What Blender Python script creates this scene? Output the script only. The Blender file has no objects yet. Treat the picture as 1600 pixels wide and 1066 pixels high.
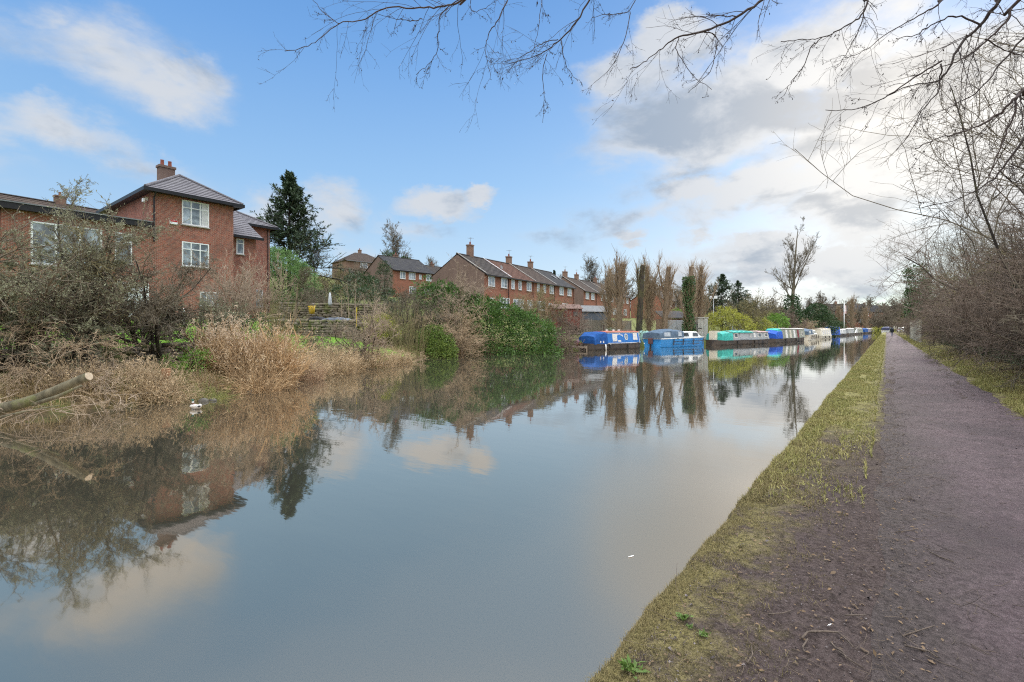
import bpy, math, random
import numpy as np
from mathutils import Vector, Matrix, Euler
random.seed(7)
RNG = np.random.default_rng(11)
R = math.radians
sc = bpy.context.scene
COL = sc.collection
# ------------------------------------------------------------------ viewpoint
EYE = Vector((0, 0, 1.6)); FOC = 760.0; YAW = R(37.6); HZ = 512.5
SN, CS = math.sin(YAW), math.cos(YAW)
WATER = -0.35
def G(px, d, z=0.0):
    """ground position seen in picture column px at depth d metres"""
    xc = (px - 800) / FOC * d
    return Vector((xc * CS - d * SN, xc * SN + d * CS, z))
def P(px, py, d):
    return G(px, d, 1.6 + (HZ - py) * d / FOC)
def zat(py, d): return 1.6 + (HZ - py) * d / FOC
# ------------------------------------------------------------------ helpers
def link(o, parent=None):
    COL.objects.link(o)
    if parent is not None: o.parent = parent
    return o
def tag(o, label=None, cat=None, group=None, kind=None):
    if label: o['label'] = label
    if cat: o['category'] = cat
    if group: o['group'] = group
    if kind: o['kind'] = kind
    return o
def thing(name, label, cat, loc=(0, 0, 0), rz=0.0, group=None, scale=1.0):
    o = bpy.data.objects.new(name, None); link(o)
    o.location = loc; o.rotation_euler = (0, 0, rz)
    o.scale = (scale,) * 3 if not hasattr(scale, '__len__') else scale
    o.empty_display_size = 0.3
    return tag(o, label, cat, group)
def copy_tree(root, loc, rz=0.0, scale=1.0, label=None, group=None):
    def cp(o, parent):
        c = o.copy(); link(c, parent)
        for ch in list(o.children): cp(ch, c)
        return c
    r = cp(root, None); r.location = loc; r.rotation_euler = (0, 0, rz)
    r.scale = (scale,) * 3 if not hasattr(scale, '__len__') else scale
    if label: r['label'] = label
    if group: r['group'] = group
    return r
def mesh_np(name, V, F, mat, parent=None, smooth=False):
    V = np.asarray(V, dtype=np.float32).reshape(-1, 3); Fs = F if isinstance(F, list) else [F]
    Fs = [np.asarray(f, dtype=np.int32) for f in Fs if len(f)]
    me = bpy.data.meshes.new(name)
    me.vertices.add(len(V)); me.vertices.foreach_set('co', V.ravel())
    if Fs:
        loops = np.concatenate([f.ravel() for f in Fs])
        tot = np.concatenate([np.full(len(f), f.shape[1], np.int32) for f in Fs])
        st = np.concatenate([[0], np.cumsum(tot)[:-1]]).astype(np.int32)
        me.loops.add(len(loops)); me.loops.foreach_set('vertex_index', loops)
        me.polygons.add(len(tot)); me.polygons.foreach_set('loop_start', st)
        if smooth: me.polygons.foreach_set('use_smooth', np.ones(len(tot), bool))
    me.update(calc_edges=True)
    o = bpy.data.objects.new(name, me); link(o, parent)
    if mat: me.materials.append(mat)
    return o
class MB:
    def __init__(s): s.v = []; s.f = []
    def poly(s, pts):
        n = len(s.v); s.v += [tuple(p) for p in pts]; s.f.append(tuple(range(n, n + len(pts)))); return s
    def hexa(s, p):
        n = len(s.v); s.v += [tuple(q) for q in p]
        for f in ((0, 3, 2, 1), (4, 5, 6, 7), (0, 1, 5, 4), (1, 2, 6, 5), (2, 3, 7, 6), (3, 0, 4, 7)):
            s.f.append(tuple(n + i for i in f))
        return s
    def box(s, x0, x1, y0, y1, z0, z1):
        return s.hexa([(x0, y0, z0), (x1, y0, z0), (x1, y1, z0), (x0, y1, z0), (x0, y0, z1), (x1, y0, z1), (x1, y1, z1), (x0, y1, z1)])
    def obox(s, o, u, n, a0, a1, b0, b1, z0, z1):
        """box in a frame: u along, n outward, z up"""
        o = Vector(o); u = Vector(u); n = Vector(n)
        q = lambda a, b, z: o + u * a + n * b + Vector((0, 0, z))
        return s.hexa([q(a0, b0, z0), q(a1, b0, z0), q(a1, b1, z0), q(a0, b1, z0), q(a0, b0, z1), q(a1, b0, z1), q(a1, b1, z1), q(a0, b1, z1)])
    def prism(s, prof, axis_pts):
        """profile list of loops -> loft, closed with caps"""
        return s
    def loft(s, rings, caps=True, close=True):
        n = len(s.v); k = len(rings[0])
        for r in rings: s.v += [tuple(p) for p in r]
        for i in range(len(rings) - 1):
            for j in range(k if close else k - 1):
                a = n + i * k + j; b = n + i * k + (j + 1) % k
                s.f.append((a, b, b + k, a + k))
        if caps:
            s.f.append(tuple(n + j for j in reversed(range(k)))); m = n + (len(rings) - 1) * k
            s.f.append(tuple(m + j for j in range(k)))
        return s
    def tube(s, pts, r, k=8, caps=True):
        pts = [Vector(p) for p in pts]; rr = r if hasattr(r, '__len__') else [r] * len(pts)
        rings = []
        for i, p in enumerate(pts):
            t = (pts[min(i + 1, len(pts) - 1)] - pts[max(i - 1, 0)]).normalized()
            ref = Vector((0, 0, 1)) if abs(t.z) < .9 else Vector((1, 0, 0))
            a = t.cross(ref).normalized(); b = t.cross(a)
            rings.append([p + (a * math.cos(2 * math.pi * j / k) + b * math.sin(2 * math.pi * j / k)) * rr[i] for j in range(k)])
        return s.loft(rings, caps)
    def build(s, name, mat, parent=None, smooth=False, bevel=0):
        me = bpy.data.meshes.new(name); me.from_pydata(s.v, [], s.f); me.update()
        o = bpy.data.objects.new(name, me); link(o, parent)
        me.materials.append(mat)
        if smooth: me.polygons.foreach_set('use_smooth', np.ones(len(me.polygons), bool))
        if bevel:
            m = o.modifiers.new('bevel', 'BEVEL'); m.width = bevel; m.segments = 2; m.limit_method = 'ANGLE'
        return o
# ---- vectorised tubes / growth
def unit(a): return a / np.maximum(np.linalg.norm(a, axis=-1, keepdims=True), 1e-9)
def tubes(pts, rad, k=3):
    """pts (N,m,3) rad (N,m) -> verts, quads"""
    N, m, _ = pts.shape
    t = np.empty_like(pts); t[:, 1:-1] = pts[:, 2:] - pts[:, :-2]; t[:, 0] = pts[:, 1] - pts[:, 0]; t[:, -1] = pts[:, -1] - pts[:, -2]
    t = unit(t)
    ref = np.where(np.abs(t.mean(1)[:, 2:3]) < .8, np.array([[0, 0, 1.]]), np.array([[1., 0, 0]]))[:, None, :]
    a = unit(np.cross(t, ref)); b = np.cross(t, a)
    ang = np.arange(k) * 2 * np.pi / k
    V = pts[:, :, None, :] + rad[:, :, None, None] * (a[:, :, None, :] * np.cos(ang)[None, None, :, None] + b[:, :, None, :] * np.sin(ang)[None, None, :, None])
    base = (np.arange(N) * m * k)[:, None, None] + (np.arange(m - 1) * k)[None, :, None]
    j = np.arange(k)[None, None, :]; j2 = (j + 1) % k
    F = np.stack([base + j, base + j2, base + j2 + k, base + j + k], -1).reshape(-1, 4)
    return V.reshape(-1, 3), F
def join(parts):
    Vs, Fs, n = [], {}, 0
    for V, F in parts:
        Vs.append(V); Fs.setdefault(F.shape[1], []).append(F + n); n += len(V)
    return np.concatenate(Vs), [np.concatenate(f) for f in Fs.values()]
def extend(p, d, L, r, n, wob, trop, taper, rng):
    """grow N branches of n segments"""
    N = len(p); pts = np.empty((N, n + 1, 3)); pts[:, 0] = p; rad = np.empty((N, n + 1)); rad[:, 0] = r
    d = d.copy(); step = (L / n)[:, None]
    for i in range(n):
        d = unit(d + rng.normal(0, wob, (N, 3)) + np.array([0, 0, trop]))
        pts[:, i + 1] = pts[:, i] + d * step
        rad[:, i + 1] = r * (1 - (1 - taper) * (i + 1) / n)
    return pts, rad
def kids(pts, rad, k, t0, t1, ang, angsd, lr, lrsd, rr, rmin, rng, Lpar):
    N, m, _ = pts.shape
    idx = np.repeat(np.arange(N), k); M = len(idx)
    t = (t0 + (t1 - t0) * rng.random(M)) * (m - 1); i0 = np.minimum(t.astype(int), m - 2); f = (t - i0)[:, None]
    p = pts[idx, i0] * (1 - f) + pts[idx, i0 + 1] * f
    dirp = unit(pts[idx, i0 + 1] - pts[idx, i0])
    r = (rad[idx, i0] * (1 - f[:, 0]) + rad[idx, i0 + 1] * f[:, 0])
    rv = unit(np.cross(dirp, unit(rng.normal(0, 1, (M, 3)))))
    a = np.abs(rng.normal(ang, angsd, M))[:, None]
    d = unit(dirp * np.cos(a) + rv * np.sin(a))
    L = Lpar[idx] * lr * (1 - .45 * t / (m - 1)) * np.clip(rng.normal(1, lrsd, M), .35, 1.8)
    return p, d, L, np.maximum(r * rr, rmin)
def grow(rng, p, d, L, r, levels):
    """levels: dicts; returns [(pts, rad)]"""
    out = []
    p = np.asarray(p, float); d = unit(np.asarray(d, float)); L = np.asarray(L, float); r = np.asarray(r, float)
    for i, lv in enumerate(levels):
        if i:
            p, d, L, r = kids(out[-1][0], out[-1][1], lv['k'], lv.get('t0', .2), lv.get('t1', 1.), lv.get('ang', .8), lv.get('asd', .25), lv.get('lr', .5), .3, lv.get('rr', .6), lv.get('rmin', .004), rng, Lp)
        out.append(extend(p, d, L, r, lv.get('n', 4), lv.get('wob', .15), lv.get('trop', .0), lv.get('taper', .5), rng)); Lp = L
    return out
def leaves(pos, dirs, size, wid, rng, up=.0, curl=.18):
    """rhombic leaf quads; dirs = growing direction"""
    N = len(pos); d = unit(dirs); nrm = unit(rng.normal(0, 1, (N, 3)) + np.array([0, 0, up])); s = unit(np.cross(d, nrm)); n2 = np.cross(s, d)
    sz = np.asarray(size).reshape(-1, 1) * np.ones((N, 1)); w = sz * wid * .5
    V = np.stack([pos, pos + d * sz * .5 + s * w + n2 * sz * curl * .3, pos + d * sz - n2 * sz * curl * .4, pos + d * sz * .5 - s * w + n2 * sz * curl * .3], 1)
    return V.reshape(-1, 3), np.arange(N * 4, dtype=np.int32).reshape(-1, 4)
def blades(pos, h, w, lean, rng):
    N = len(pos); az = rng.random(N) * 2 * np.pi; ld = np.stack([np.cos(az), np.sin(az), np.zeros(N)], 1)
    s = np.stack([-np.sin(az + rng.normal(0, .8, N)), np.cos(az), np.zeros(N)], 1)
    h = h.reshape(-1, 1); l = (lean * np.abs(rng.normal(.6, .35, N)))[:, None]; up = np.array([0, 0, 1.])
    tip = pos + h * (up * np.cos(l) + ld * np.sin(l)); mid = pos + .5 * h * (up * np.cos(l * .5) + ld * np.sin(l * .5)); w = np.asarray(w).reshape(-1, 1)
    V = np.stack([pos - s * w, pos + s * w, mid + s * w * .7, tip, mid - s * w * .7], 1).reshape(-1, 3)
    b = (np.arange(N) * 5)[:, None]
    return V, [np.concatenate([b, b + 1, b + 2, b + 4], 1), np.concatenate([b + 4, b + 2, b + 3], 1)]
# ------------------------------------------------------------------ materials
class NT:
    def __init__(s, tree): s.t = tree; s.n = tree.nodes; s.l = tree.links
    def new(s, ty, **kw):
        nd = s.n.new(ty)
        for k, v in kw.items():
            if k.startswith('_'): setattr(nd, k[1:], v)
            else: s.set(nd, k, v)
        return nd
    def set(s, nd, k, v):
        sock = nd.inputs[int(k[1:])] if k[0] == 'i' and k[1:].isdigit() else nd.inputs[k.replace('__', ' ')]
        if isinstance(v, bpy.types.NodeSocket): s.l.new(v, sock)
        else:
            if hasattr(v, '__len__') and sock.type == 'RGBA' and len(v) == 3: v = (*v, 1)
            sock.default_value = v
    def math(s, op, a, b=0.0, c=0.0, clamp=False):
        nd = s.n.new('ShaderNodeMath'); nd.operation = op; nd.use_clamp = clamp
        for i, v in enumerate((a, b, c)):
            if isinstance(v, bpy.types.NodeSocket): s.l.new(v, nd.inputs[i])
            else: nd.inputs[i].default_value = v
        return nd.outputs[0]
    def mix(s, f, a, b, mode='MIX'):
        nd = s.n.new('ShaderNodeMix'); nd.data_type = 'RGBA'; nd.blend_type = mode
        for i, v in ((0, f), (6, a), (7, b)):
            if isinstance(v, bpy.types.NodeSocket): s.l.new(v, nd.inputs[i])
            else: nd.inputs[i].default_value = (*v, 1) if hasattr(v, '__len__') and len(v) == 3 else v
        return nd.outputs[2]
    def noise(s, vec, scale, detail=4, rough=.55, dist=0.0):
        nd = s.new('ShaderNodeTexNoise', Scale=scale, Detail=detail, Roughness=rough, Distortion=dist)
        if vec is not None: s.l.new(vec, nd.inputs['Vector'])
        return nd.outputs['Fac']
    def step(s, v, a, b, lo=0.0, hi=1.0):
        nd = s.n.new('ShaderNodeMapRange'); nd.interpolation_type = 'SMOOTHSTEP'; nd.clamp = True
        for i, x in enumerate((v, a, b, lo, hi)):
            if isinstance(x, bpy.types.NodeSocket): s.l.new(x, nd.inputs[i])
            else: nd.inputs[i].default_value = x
        return nd.outputs[0]
    def bump(s, h, strength=.3, dist=.02):
        nd = s.new('ShaderNodeBump', Strength=strength, Distance=dist, Height=h); return nd.outputs[0]
def newmat(name):
    m = bpy.data.materials.new(name); m.use_nodes = True; n = NT(m.node_tree); b = m.node_tree.nodes['Principled BSDF']
    return m, n, b
def obj_co(n): return n.new('ShaderNodeTexCoord').outputs['Object']
def geo_pos(n): return n.new('ShaderNodeNewGeometry').outputs['Position']
def M_plain(name, c1, c2=None, scale=3.0, rough=.8, bump=.0, bscale=40, metal=0.0, spec=.3, coat=0, world=False):
    m, n, b = newmat(name); co = geo_pos(n) if world else obj_co(n)
    c2 = c2 or tuple(x * .7 for x in c1)
    f = n.step(n.noise(co, scale, 6, .65), .3, .7); n.set(b, 'Base Color', n.mix(f, c1, c2))
    n.set(b, 'Roughness', rough); n.set(b, 'Metallic', metal); n.set(b, 'Specular IOR Level', spec)
    if coat: n.set(b, 'Coat Weight', coat)
    if bump: n.set(b, 'Normal', n.bump(n.noise(co, bscale, 5, .6), bump, .02))
    return m
def M_leaf(name, c1, c2, c3=None, rough=.5, trans=.25, spec=.35):
    """foliage / twigs: colour differs leaf by leaf and patch by patch"""
    m, n, b = newmat(name); g = n.new('ShaderNodeNewGeometry'); rnd = g.outputs['Random Per Island']
    col = n.mix(rnd, c1, c2)
    big = n.step(n.noise(obj_co(n), .9, 3), .35, .65)
    col = n.mix(n.math('MULTIPLY', big, .55), col, c3 or c1)
    n.set(b, 'Base Color', col); n.set(b, 'Roughness', rough); n.set(b, 'Specular IOR Level', spec)
    if trans:
        tr = n.new('ShaderNodeBsdfTranslucent', Color=col); mx = n.new('ShaderNodeMixShader', i0=trans)
        n.l.new(b.outputs[0], mx.inputs[1]); n.l.new(tr.outputs[0], mx.inputs[2])
        n.l.new(mx.outputs[0], n.n['Material Output'].inputs[0])
    return m
def M_brick(name, c1, c2, mortar, bw=.225, bh=.075, stain=(.09, .06, .05)):
    m, n, b = newmat(name); sp = n.new('ShaderNodeSeparateXYZ', Vector=obj_co(n))
    u = n.math('ADD', sp.outputs[0], sp.outputs[1]); cv = n.new('ShaderNodeCombineXYZ', X=u, Y=sp.outputs[2])
    bt = n.n.new('ShaderNodeTexBrick'); n.l.new(cv.outputs[0], bt.inputs['Vector'])
    for k, v in (('Color1', (*c1, 1)), ('Color2', (*c2, 1)), ('Mortar', (*mortar, 1)), ('Scale', 1.0), ('Mortar Size', .011), ('Mortar Smooth', .3), ('Brick Width', bw), ('Row Height', bh), ('Bias', -.1)): bt.inputs[k].default_value = v
    big = n.step(n.noise(obj_co(n), .55, 6, .7), .42, .75); col = n.mix(n.math('MULTIPLY', big, .55), bt.outputs['Color'], stain)
    fine = n.step(n.noise(cv.outputs[0], 5.5, 3, .7), .5, .72); col = n.mix(n.math('MULTIPLY', fine, .4), col, tuple(x * 1.25 for x in c1))
    n.set(b, 'Base Color', col); n.set(b, 'Roughness', .9); n.set(b, 'Specular IOR Level', .15)
    n.set(b, 'Normal', n.bump(n.math('SUBTRACT', 1.0, bt.outputs['Fac']), .35, .01))
    return m
def M_glass(name, tint=(.03, .035, .04), rough=.06):
    m, n, b = newmat(name); co = obj_co(n)
    f = n.step(n.noise(co, 1.3, 3), .4, .7); n.set(b, 'Base Color', n.mix(f, tint, tuple(min(1, x * 4 + .02) for x in tint)))
    n.set(b, 'Roughness', rough); n.set(b, 'Specular IOR Level', .9); n.set(b, 'IOR', 1.6)
    n.set(b, 'Normal', n.bump(n.noise(co, 1.1, 1), .06, .03)); return m
def M_tiles(name, c1, c2, moss=(.10, .10, .05), rough=.75):
    m, n, b = newmat(name); co = obj_co(n); sp = n.new('ShaderNodeSeparateXYZ', Vector=co)
    br = n.n.new('ShaderNodeTexBrick'); u = n.math('ADD', sp.outputs[0], sp.outputs[1]); n.l.new(n.new('ShaderNodeCombineXYZ', X=u, Y=sp.outputs[2]).outputs[0], br.inputs['Vector'])
    for k, v in (('Color1', (*c1, 1)), ('Color2', (*c2, 1)), ('Mortar', (*tuple(x * .5 for x in c2), 1)), ('Scale', 1.), ('Mortar Size', .012), ('Brick Width', .33), ('Row Height', .19)): br.inputs[k].default_value = v
    col = n.mix(n.math('MULTIPLY', n.step(n.noise(co, 1.1, 6, .7), .5, .75), .5), br.outputs['Color'], moss)
    n.set(b, 'Base Color', col); n.set(b, 'Roughness', rough); n.set(b, 'Specular IOR Level', .12)
    n.set(b, 'Normal', n.bump(n.noise(co, 25, 4), .2, .02)); return m
def M_bark(name, c1, c2, sc_=6, moss=None, bump=.5):
    m, n, b = newmat(name); co = obj_co(n); mp = n.new('ShaderNodeMapping', Vector=co, Scale=(1, 1, .25)); f = n.step(n.noise(mp.outputs[0], sc_, 6, .7), .35, .68)
    col = n.mix(f, c1, c2)
    if moss: col = n.mix(n.step(n.noise(co, 1.7, 5, .7), .48, .62), col, moss)
    n.set(b, 'Base Color', col); n.set(b, 'Roughness', .9); n.set(b, 'Specular IOR Level', .2)
    n.set(b, 'Normal', n.bump(n.noise(mp.outputs[0], sc_ * 3, 5, .7), bump, .03)); return m
EXPOSURE = 0.0; SKY_STRENGTH = 0.1; SUN_E = 1.7
SKY_RAMP = [(0.0, (.68, .83, .97)), (1.0, (.07, .23, .64)), (.10, (.57, .78, .98)), (.28, (.34, .61, .97)), (.48, (.19, .44, .89)), (.62, (.12, .34, .78))]
SKY_GAIN = 10.5; OVERHEAD_FILL = 47.0
WATER_BODY = (.046, .047, .036); WATER_IOR = 1.9; WATER_BUMP = .12; WATER_TINT = (1.0, .79, .56); WATER_MIN = .42; DENOISE = False
# ------------------------------------------------------------------ camera
cam = bpy.data.cameras.new('camera'); co_ = bpy.data.objects.new('camera', cam); COL.objects.link(co_)
co_.location = EYE; co_.rotation_euler = (R(90), 0, YAW)
cam.sensor_width = 36; cam.lens = 36 * FOC / 1600; cam.shift_y = -(533 - HZ) / 1600
cam.clip_start = .05; cam.clip_end = 4000; sc.camera = co_
sc.view_settings.view_transform = 'Standard'; sc.view_settings.look = 'None'; sc.view_settings.gamma = 1
sc.view_settings.exposure = EXPOSURE
sc.cycles.max_bounces = 6; sc.cycles.diffuse_bounces = 3; sc.cycles.glossy_bounces = 3; sc.cycles.transparent_max_bounces = 8
sc.cycles.use_denoising = DENOISE; sc.cycles.filter_width = 1.15; sc.cycles.sample_clamp_indirect = 4; sc.cycles.sample_clamp_direct = 12
# ------------------------------------------------------------------ sky
def pdir(px, py): return (P(px, py, 100.) - EYE).normalized()
SUN = pdir(1425, 150)
SUN_EL = math.asin(SUN.z); SUN_AZ = math.atan2(SUN.x, SUN.y)
w = bpy.data.worlds.new('World'); sc.world = w; w.use_nodes = True
def build_sky():
    n = NT(w.node_tree); bg = n.n['Background']
    sky = n.new('ShaderNodeTexSky', _sky_type='NISHITA', _sun_disc=False, _sun_elevation=SUN_EL, _sun_rotation=SUN_AZ, _air_density=1.0, _dust_density=1.2, _ozone_density=2.0)
    D = n.new('ShaderNodeTexCoord').outputs['Generated']
    vm = n.n.new('ShaderNodeVectorMath'); vm.operation = 'NORMALIZE'; n.l.new(D, vm.inputs[0]); D = vm.outputs[0]
    st = n.new('ShaderNodeMapping', Vector=D, Scale=(1, 1, 1.9)).outputs[0]
    f1 = n.noise(st, 5.2, 9, .6, .35); f2 = n.noise(st, 2.1, 5, .55, .2); f3 = n.noise(st, 13, 7, .62)
    def warp(scale, amt, rough):
        w_ = n.new('ShaderNodeTexNoise', Vector=st, Scale=scale, Detail=9, Roughness=rough); v = n.n.new('ShaderNodeVectorMath'); v.operation = 'MULTIPLY_ADD'
        n.l.new(w_.outputs['Color'], v.inputs[0]); v.inputs[1].default_value = (amt, amt, amt); v.inputs[2].default_value = (-amt / 2,) * 3
        o = n.n.new('ShaderNodeVectorMath'); n.l.new(v.outputs[0], o.inputs[0]); n.l.new(D, o.inputs[1]); return o.outputs[0]
    DW = [warp(3.0, .30, .60), warp(7.0, .11, .66)]
    lit = n.n.new('ShaderNodeVectorMath'); n.l.new(D, lit.inputs[0]); lit.inputs[1].default_value = SUN * .035 + Vector((0, 0, .02))
    st2 = n.new('ShaderNodeMapping', Vector=lit.outputs[0], Scale=(1, 1, 1.9)).outputs[0]
    relief = n.math('SUBTRACT', f1, n.noise(st2, 5.2, 9, .6, .35))
    def blob(px, py, hw, hh, D):
        C = pdir(px, py); r = Vector((C.y, -C.x, 0)).normalized(); u = r.cross(C)
        sx = (pdir(px + hw, py) - pdir(px - hw, py)).length / 2; sz = (pdir(px, py + hh) - pdir(px, py - hh)).length / 2
        m3 = Matrix((r, C, u)).transposed()
        mp = n.new('ShaderNodeMapping', _vector_type='TEXTURE', Vector=D, Location=tuple(C), Rotation=tuple(m3.to_euler('XYZ')), Scale=(sx, max(sx, sz), sz))
        ln = n.n.new('ShaderNodeVectorMath'); ln.operation = 'LENGTH'; n.l.new(mp.outputs[0], ln.inputs[0])
        return n.math('SUBTRACT', 1.0, ln.outputs['Value'])
    def union(lst, wi):
        acc = None
        for (px, py, hw, hh, wt) in lst:
            b = n.math('MULTIPLY', blob(px, py, hw, hh, DW[wi]), wt, clamp=True)
            acc = b if acc is None else n.math('MAXIMUM', acc, b)
        return acc
    clouds = union(CLOUDS, 0); dark = union(CLOUD_GREY, 0); hard = union(CLOUD_FIRM, 1)
    fb = n.math('ADD', n.math('MULTIPLY', n.math('SUBTRACT', f1, .5), 1.5), n.math('MULTIPLY', n.math('SUBTRACT', f3, .5), .45))
    dens = n.step(n.math('ADD', clouds, n.math('MULTIPLY', fb, n.step(clouds, .0, .35, 0, .8))), .06, .72)
    densh = n.step(n.math('ADD', hard, n.math('MULTIPLY', fb, n.step(hard, .0, .2, 0, .5))), .10, .50)
    cover = n.math('MAXIMUM', dens, densh)
    g = n.math('ADD', dark, n.math('MULTIPLY', n.math('SUBTRACT', f2, .52), .9)); g = n.math('ADD', g, n.math('MULTIPLY', n.math('SUBTRACT', f1, .5), .55))
    g = n.math('ADD', g, n.math('MULTIPLY', relief, 1.9)); grey = n.step(g, .02, .75)
    sd = n.n.new('ShaderNodeVectorMath'); sd.operation = 'DOT_PRODUCT'; n.l.new(D, sd.inputs[0]); sd.inputs[1].default_value = SUN
    glow = n.math('POWER', n.math('MAXIMUM', sd.outputs['Value'], 0.0), 34.0)
    white = n.mix(glow, tuple(x * CLOUD_W for x in (.86, .90, .96)), tuple(x * CLOUD_W for x in (1.42, 1.36, 1.26)))
    gcol = n.mix(glow, tuple(x * CLOUD_W for x in (.46, .56, .70)), tuple(x * CLOUD_W for x in (1.0, .96, .90)))
    col = n.mix(grey, white, gcol)
    el = n.new('ShaderNodeSeparateXYZ', Vector=D).outputs[2]
    rp = n.n.new('ShaderNodeValToRGB'); n.l.new(el, rp.inputs[0]); cr = rp.color_ramp
    for i, (e, c) in enumerate(SKY_RAMP):
        k = cr.elements[i] if i < 2 else cr.elements.new(e)
        k.position = e; k.color = (*c, 1)
    grad = n.mix(1.0, rp.outputs[0], (SKY_GAIN,) * 3, 'MULTIPLY')
    nish = n.mix(1.0, sky.outputs[0], (30, 30, 30), 'DARKEN')
    skyc = n.mix(.78, nish, grad)
    out = n.mix(n.math('MULTIPLY', cover, .93), skyc, col)
    # broken bright cloud added out of view, overhead and behind, to light the scene
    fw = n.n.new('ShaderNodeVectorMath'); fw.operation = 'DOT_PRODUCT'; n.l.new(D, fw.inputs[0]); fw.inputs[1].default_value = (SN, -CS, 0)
    br = n.math('ADD', n.math('MULTIPLY', n.step(el, .60, .92), OVERHEAD_FILL), n.math('MULTIPLY', n.math('MULTIPLY', n.step(fw.outputs['Value'], .05, .6), n.step(el, .02, .3)), OVERHEAD_FILL * .4))
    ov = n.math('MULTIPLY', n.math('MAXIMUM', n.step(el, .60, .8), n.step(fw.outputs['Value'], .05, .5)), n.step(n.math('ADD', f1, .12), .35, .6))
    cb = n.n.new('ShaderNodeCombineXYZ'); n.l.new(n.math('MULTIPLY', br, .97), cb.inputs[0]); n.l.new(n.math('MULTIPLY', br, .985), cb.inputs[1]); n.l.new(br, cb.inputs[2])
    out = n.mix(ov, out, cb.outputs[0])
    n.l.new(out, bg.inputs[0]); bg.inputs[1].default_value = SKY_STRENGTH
CLOUD_W = 8.0
CLOUDS = [(1085, 195, 270, 125, 1.25), (1230, 115, 230, 100, 1.0), (1410, 215, 300, 190, 1.5), (1180, 312, 300, 66, 1.0), (1340, 335, 190, 80, 1.1), (1000, 335, 200, 45, .65), (1590, 190, 220, 190, 1.1), (1480, 95, 230, 70, .7),
          (110, 95, 260, 110, .6), (240, 145, 170, 70, .75), (30, 40, 120, 80, .6), (90, 240, 280, 60, .7), (230, 268, 150, 45, .6),
          (420, 325, 190, 55, .7), (510, 335, 70, 60, .8), (890, 330, 110, 40, .5), (1130, 405, 180, 65, .7), (1300, 430, 300, 60, .6), (640, 345, 100, 30, .5), (20, 300, 150, 45, .4), (560, 400, 120, 30, .5), (1700, 250, 300, 300, 1.2)]
CLOUD_FIRM = [(680, 322, 92, 40, .62), (745, 308, 40, 22, .8), (1215, 408, 120, 62, 1.2), (1320, 420, 110, 55, 1.1), (1165, 385, 60, 35, .8), (985, 362, 45, 20, .8), (990, 380, 28, 12, .7), (1090, 370, 40, 18, .6),
              (1050, 60, 110, 70, .9), (1230, 75, 110, 55, .9), (955, 120, 80, 70, .6), (1085, 300, 90, 40, .8), (515, 330, 40, 28, .6)]
CLOUD_GREY = [(1060, 185, 270, 95, .95), (1240, 165, 230, 60, .8), (1160, 265, 330, 42, .6), (1330, 330, 180, 35, .9), (1170, 425, 95, 45, .8), (690, 345, 110, 32, .9), (1310, 460, 120, 28, .6), (1450, 90, 160, 70, .7), (900, 335, 150, 40, .7), (545, 360, 60, 40, .7), (110, 270, 170, 40, .35), (1320, 245, 70, 12, .7)]
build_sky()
sl = bpy.data.lights.new('sun', 'SUN'); sl.energy = SUN_E; sl.angle = R(10); sl.color = (1, .93, .83)
so = bpy.data.objects.new('sun', sl); COL.objects.link(so); so.rotation_euler = (-SUN).to_track_quat('-Z', 'Y').to_euler()
# ------------------------------------------------------------------ terrain
FB = np.array([(-80, -12.5), (-8, -12.6), (-2, -14.2), (1.6, -15.5), (4.3, -14.9), (5.7, -15.7), (8.5, -17.4), (11.6, -19.4), (16.5, -21.6), (25, -25.2), (31, -24.8), (34.7, -23.6), (38, -23.2), (46, -21.6), (55, -18.4), (67, -14.4), (75, -13.2), (88, -12.9), (120, -13.2), (147, -13.2), (180, -9.5), (216, -6.5), (300, -5)])
def Xl(Y): return np.interp(Y, FB[:, 0], FB[:, 1]) + .12 * np.sin(Y * 2.1) + .1 * np.sin(Y * 5.3 + 1)
def Xr(Y): return -1.15 + .012 * np.sin(Y * 1.7) + .014 * np.sin(Y * .61 + 2) + .01 * np.sin(Y * 6.1) + .006 * np.sin(Y * 17)
def hill(X, Y):
    z = np.interp(-X, [-50, 0, 14, 18, 24, 32, 37, 42, 72, 105, 150, 220, 350, 700], [.3, .3, .5, .75, 1.0, 1.45, 2.15, 3.3, 7.1, 13.2, 19, 24, 27, 28])
    z = z * np.interp(Y, [-40, 80, 120, 200, 400], [1, 1, .9, .55, .5])
    return z + np.interp(Y, [180, 260, 400, 700], [0, 1.2, 6, 12])
def hl(X, Y):
    s = Xl(Y) - X
    b1 = np.interp(s, [-.01, .15, .6, 1.5, 3.0, 3.5, 6, 20, 40], [-.37, -.2, -.02, .14, .28, .86, 1.05, 3, 40])
    b2 = np.interp(s, [-.01, .2, .8, 2, 4, 6, 10, 20, 40], [-.37, -.12, .08, .3, .55, .8, 1.2, 3, 40])
    b3 = np.interp(s, [-.01, .05, .2, 1, 6, 14, 40], [-.6, -.1, .1, .2, .35, .9, 40])
    k = np.clip((Y - 9) / 4, 0, 1); k2 = np.clip((Y - 33) / 4, 0, 1)
    b = b1 * (1 - k) + b2 * k; b = b * (1 - k2) + b3 * k2
    z = np.minimum(hill(X, Y), b)
    return z + np.clip(s, 0, 1) * (.05 * np.sin(X * 1.9 + Y) * np.sin(Y * 1.3) + .03 * np.sin(X * 4.1) * np.sin(Y * 3.7 + X))
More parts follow.
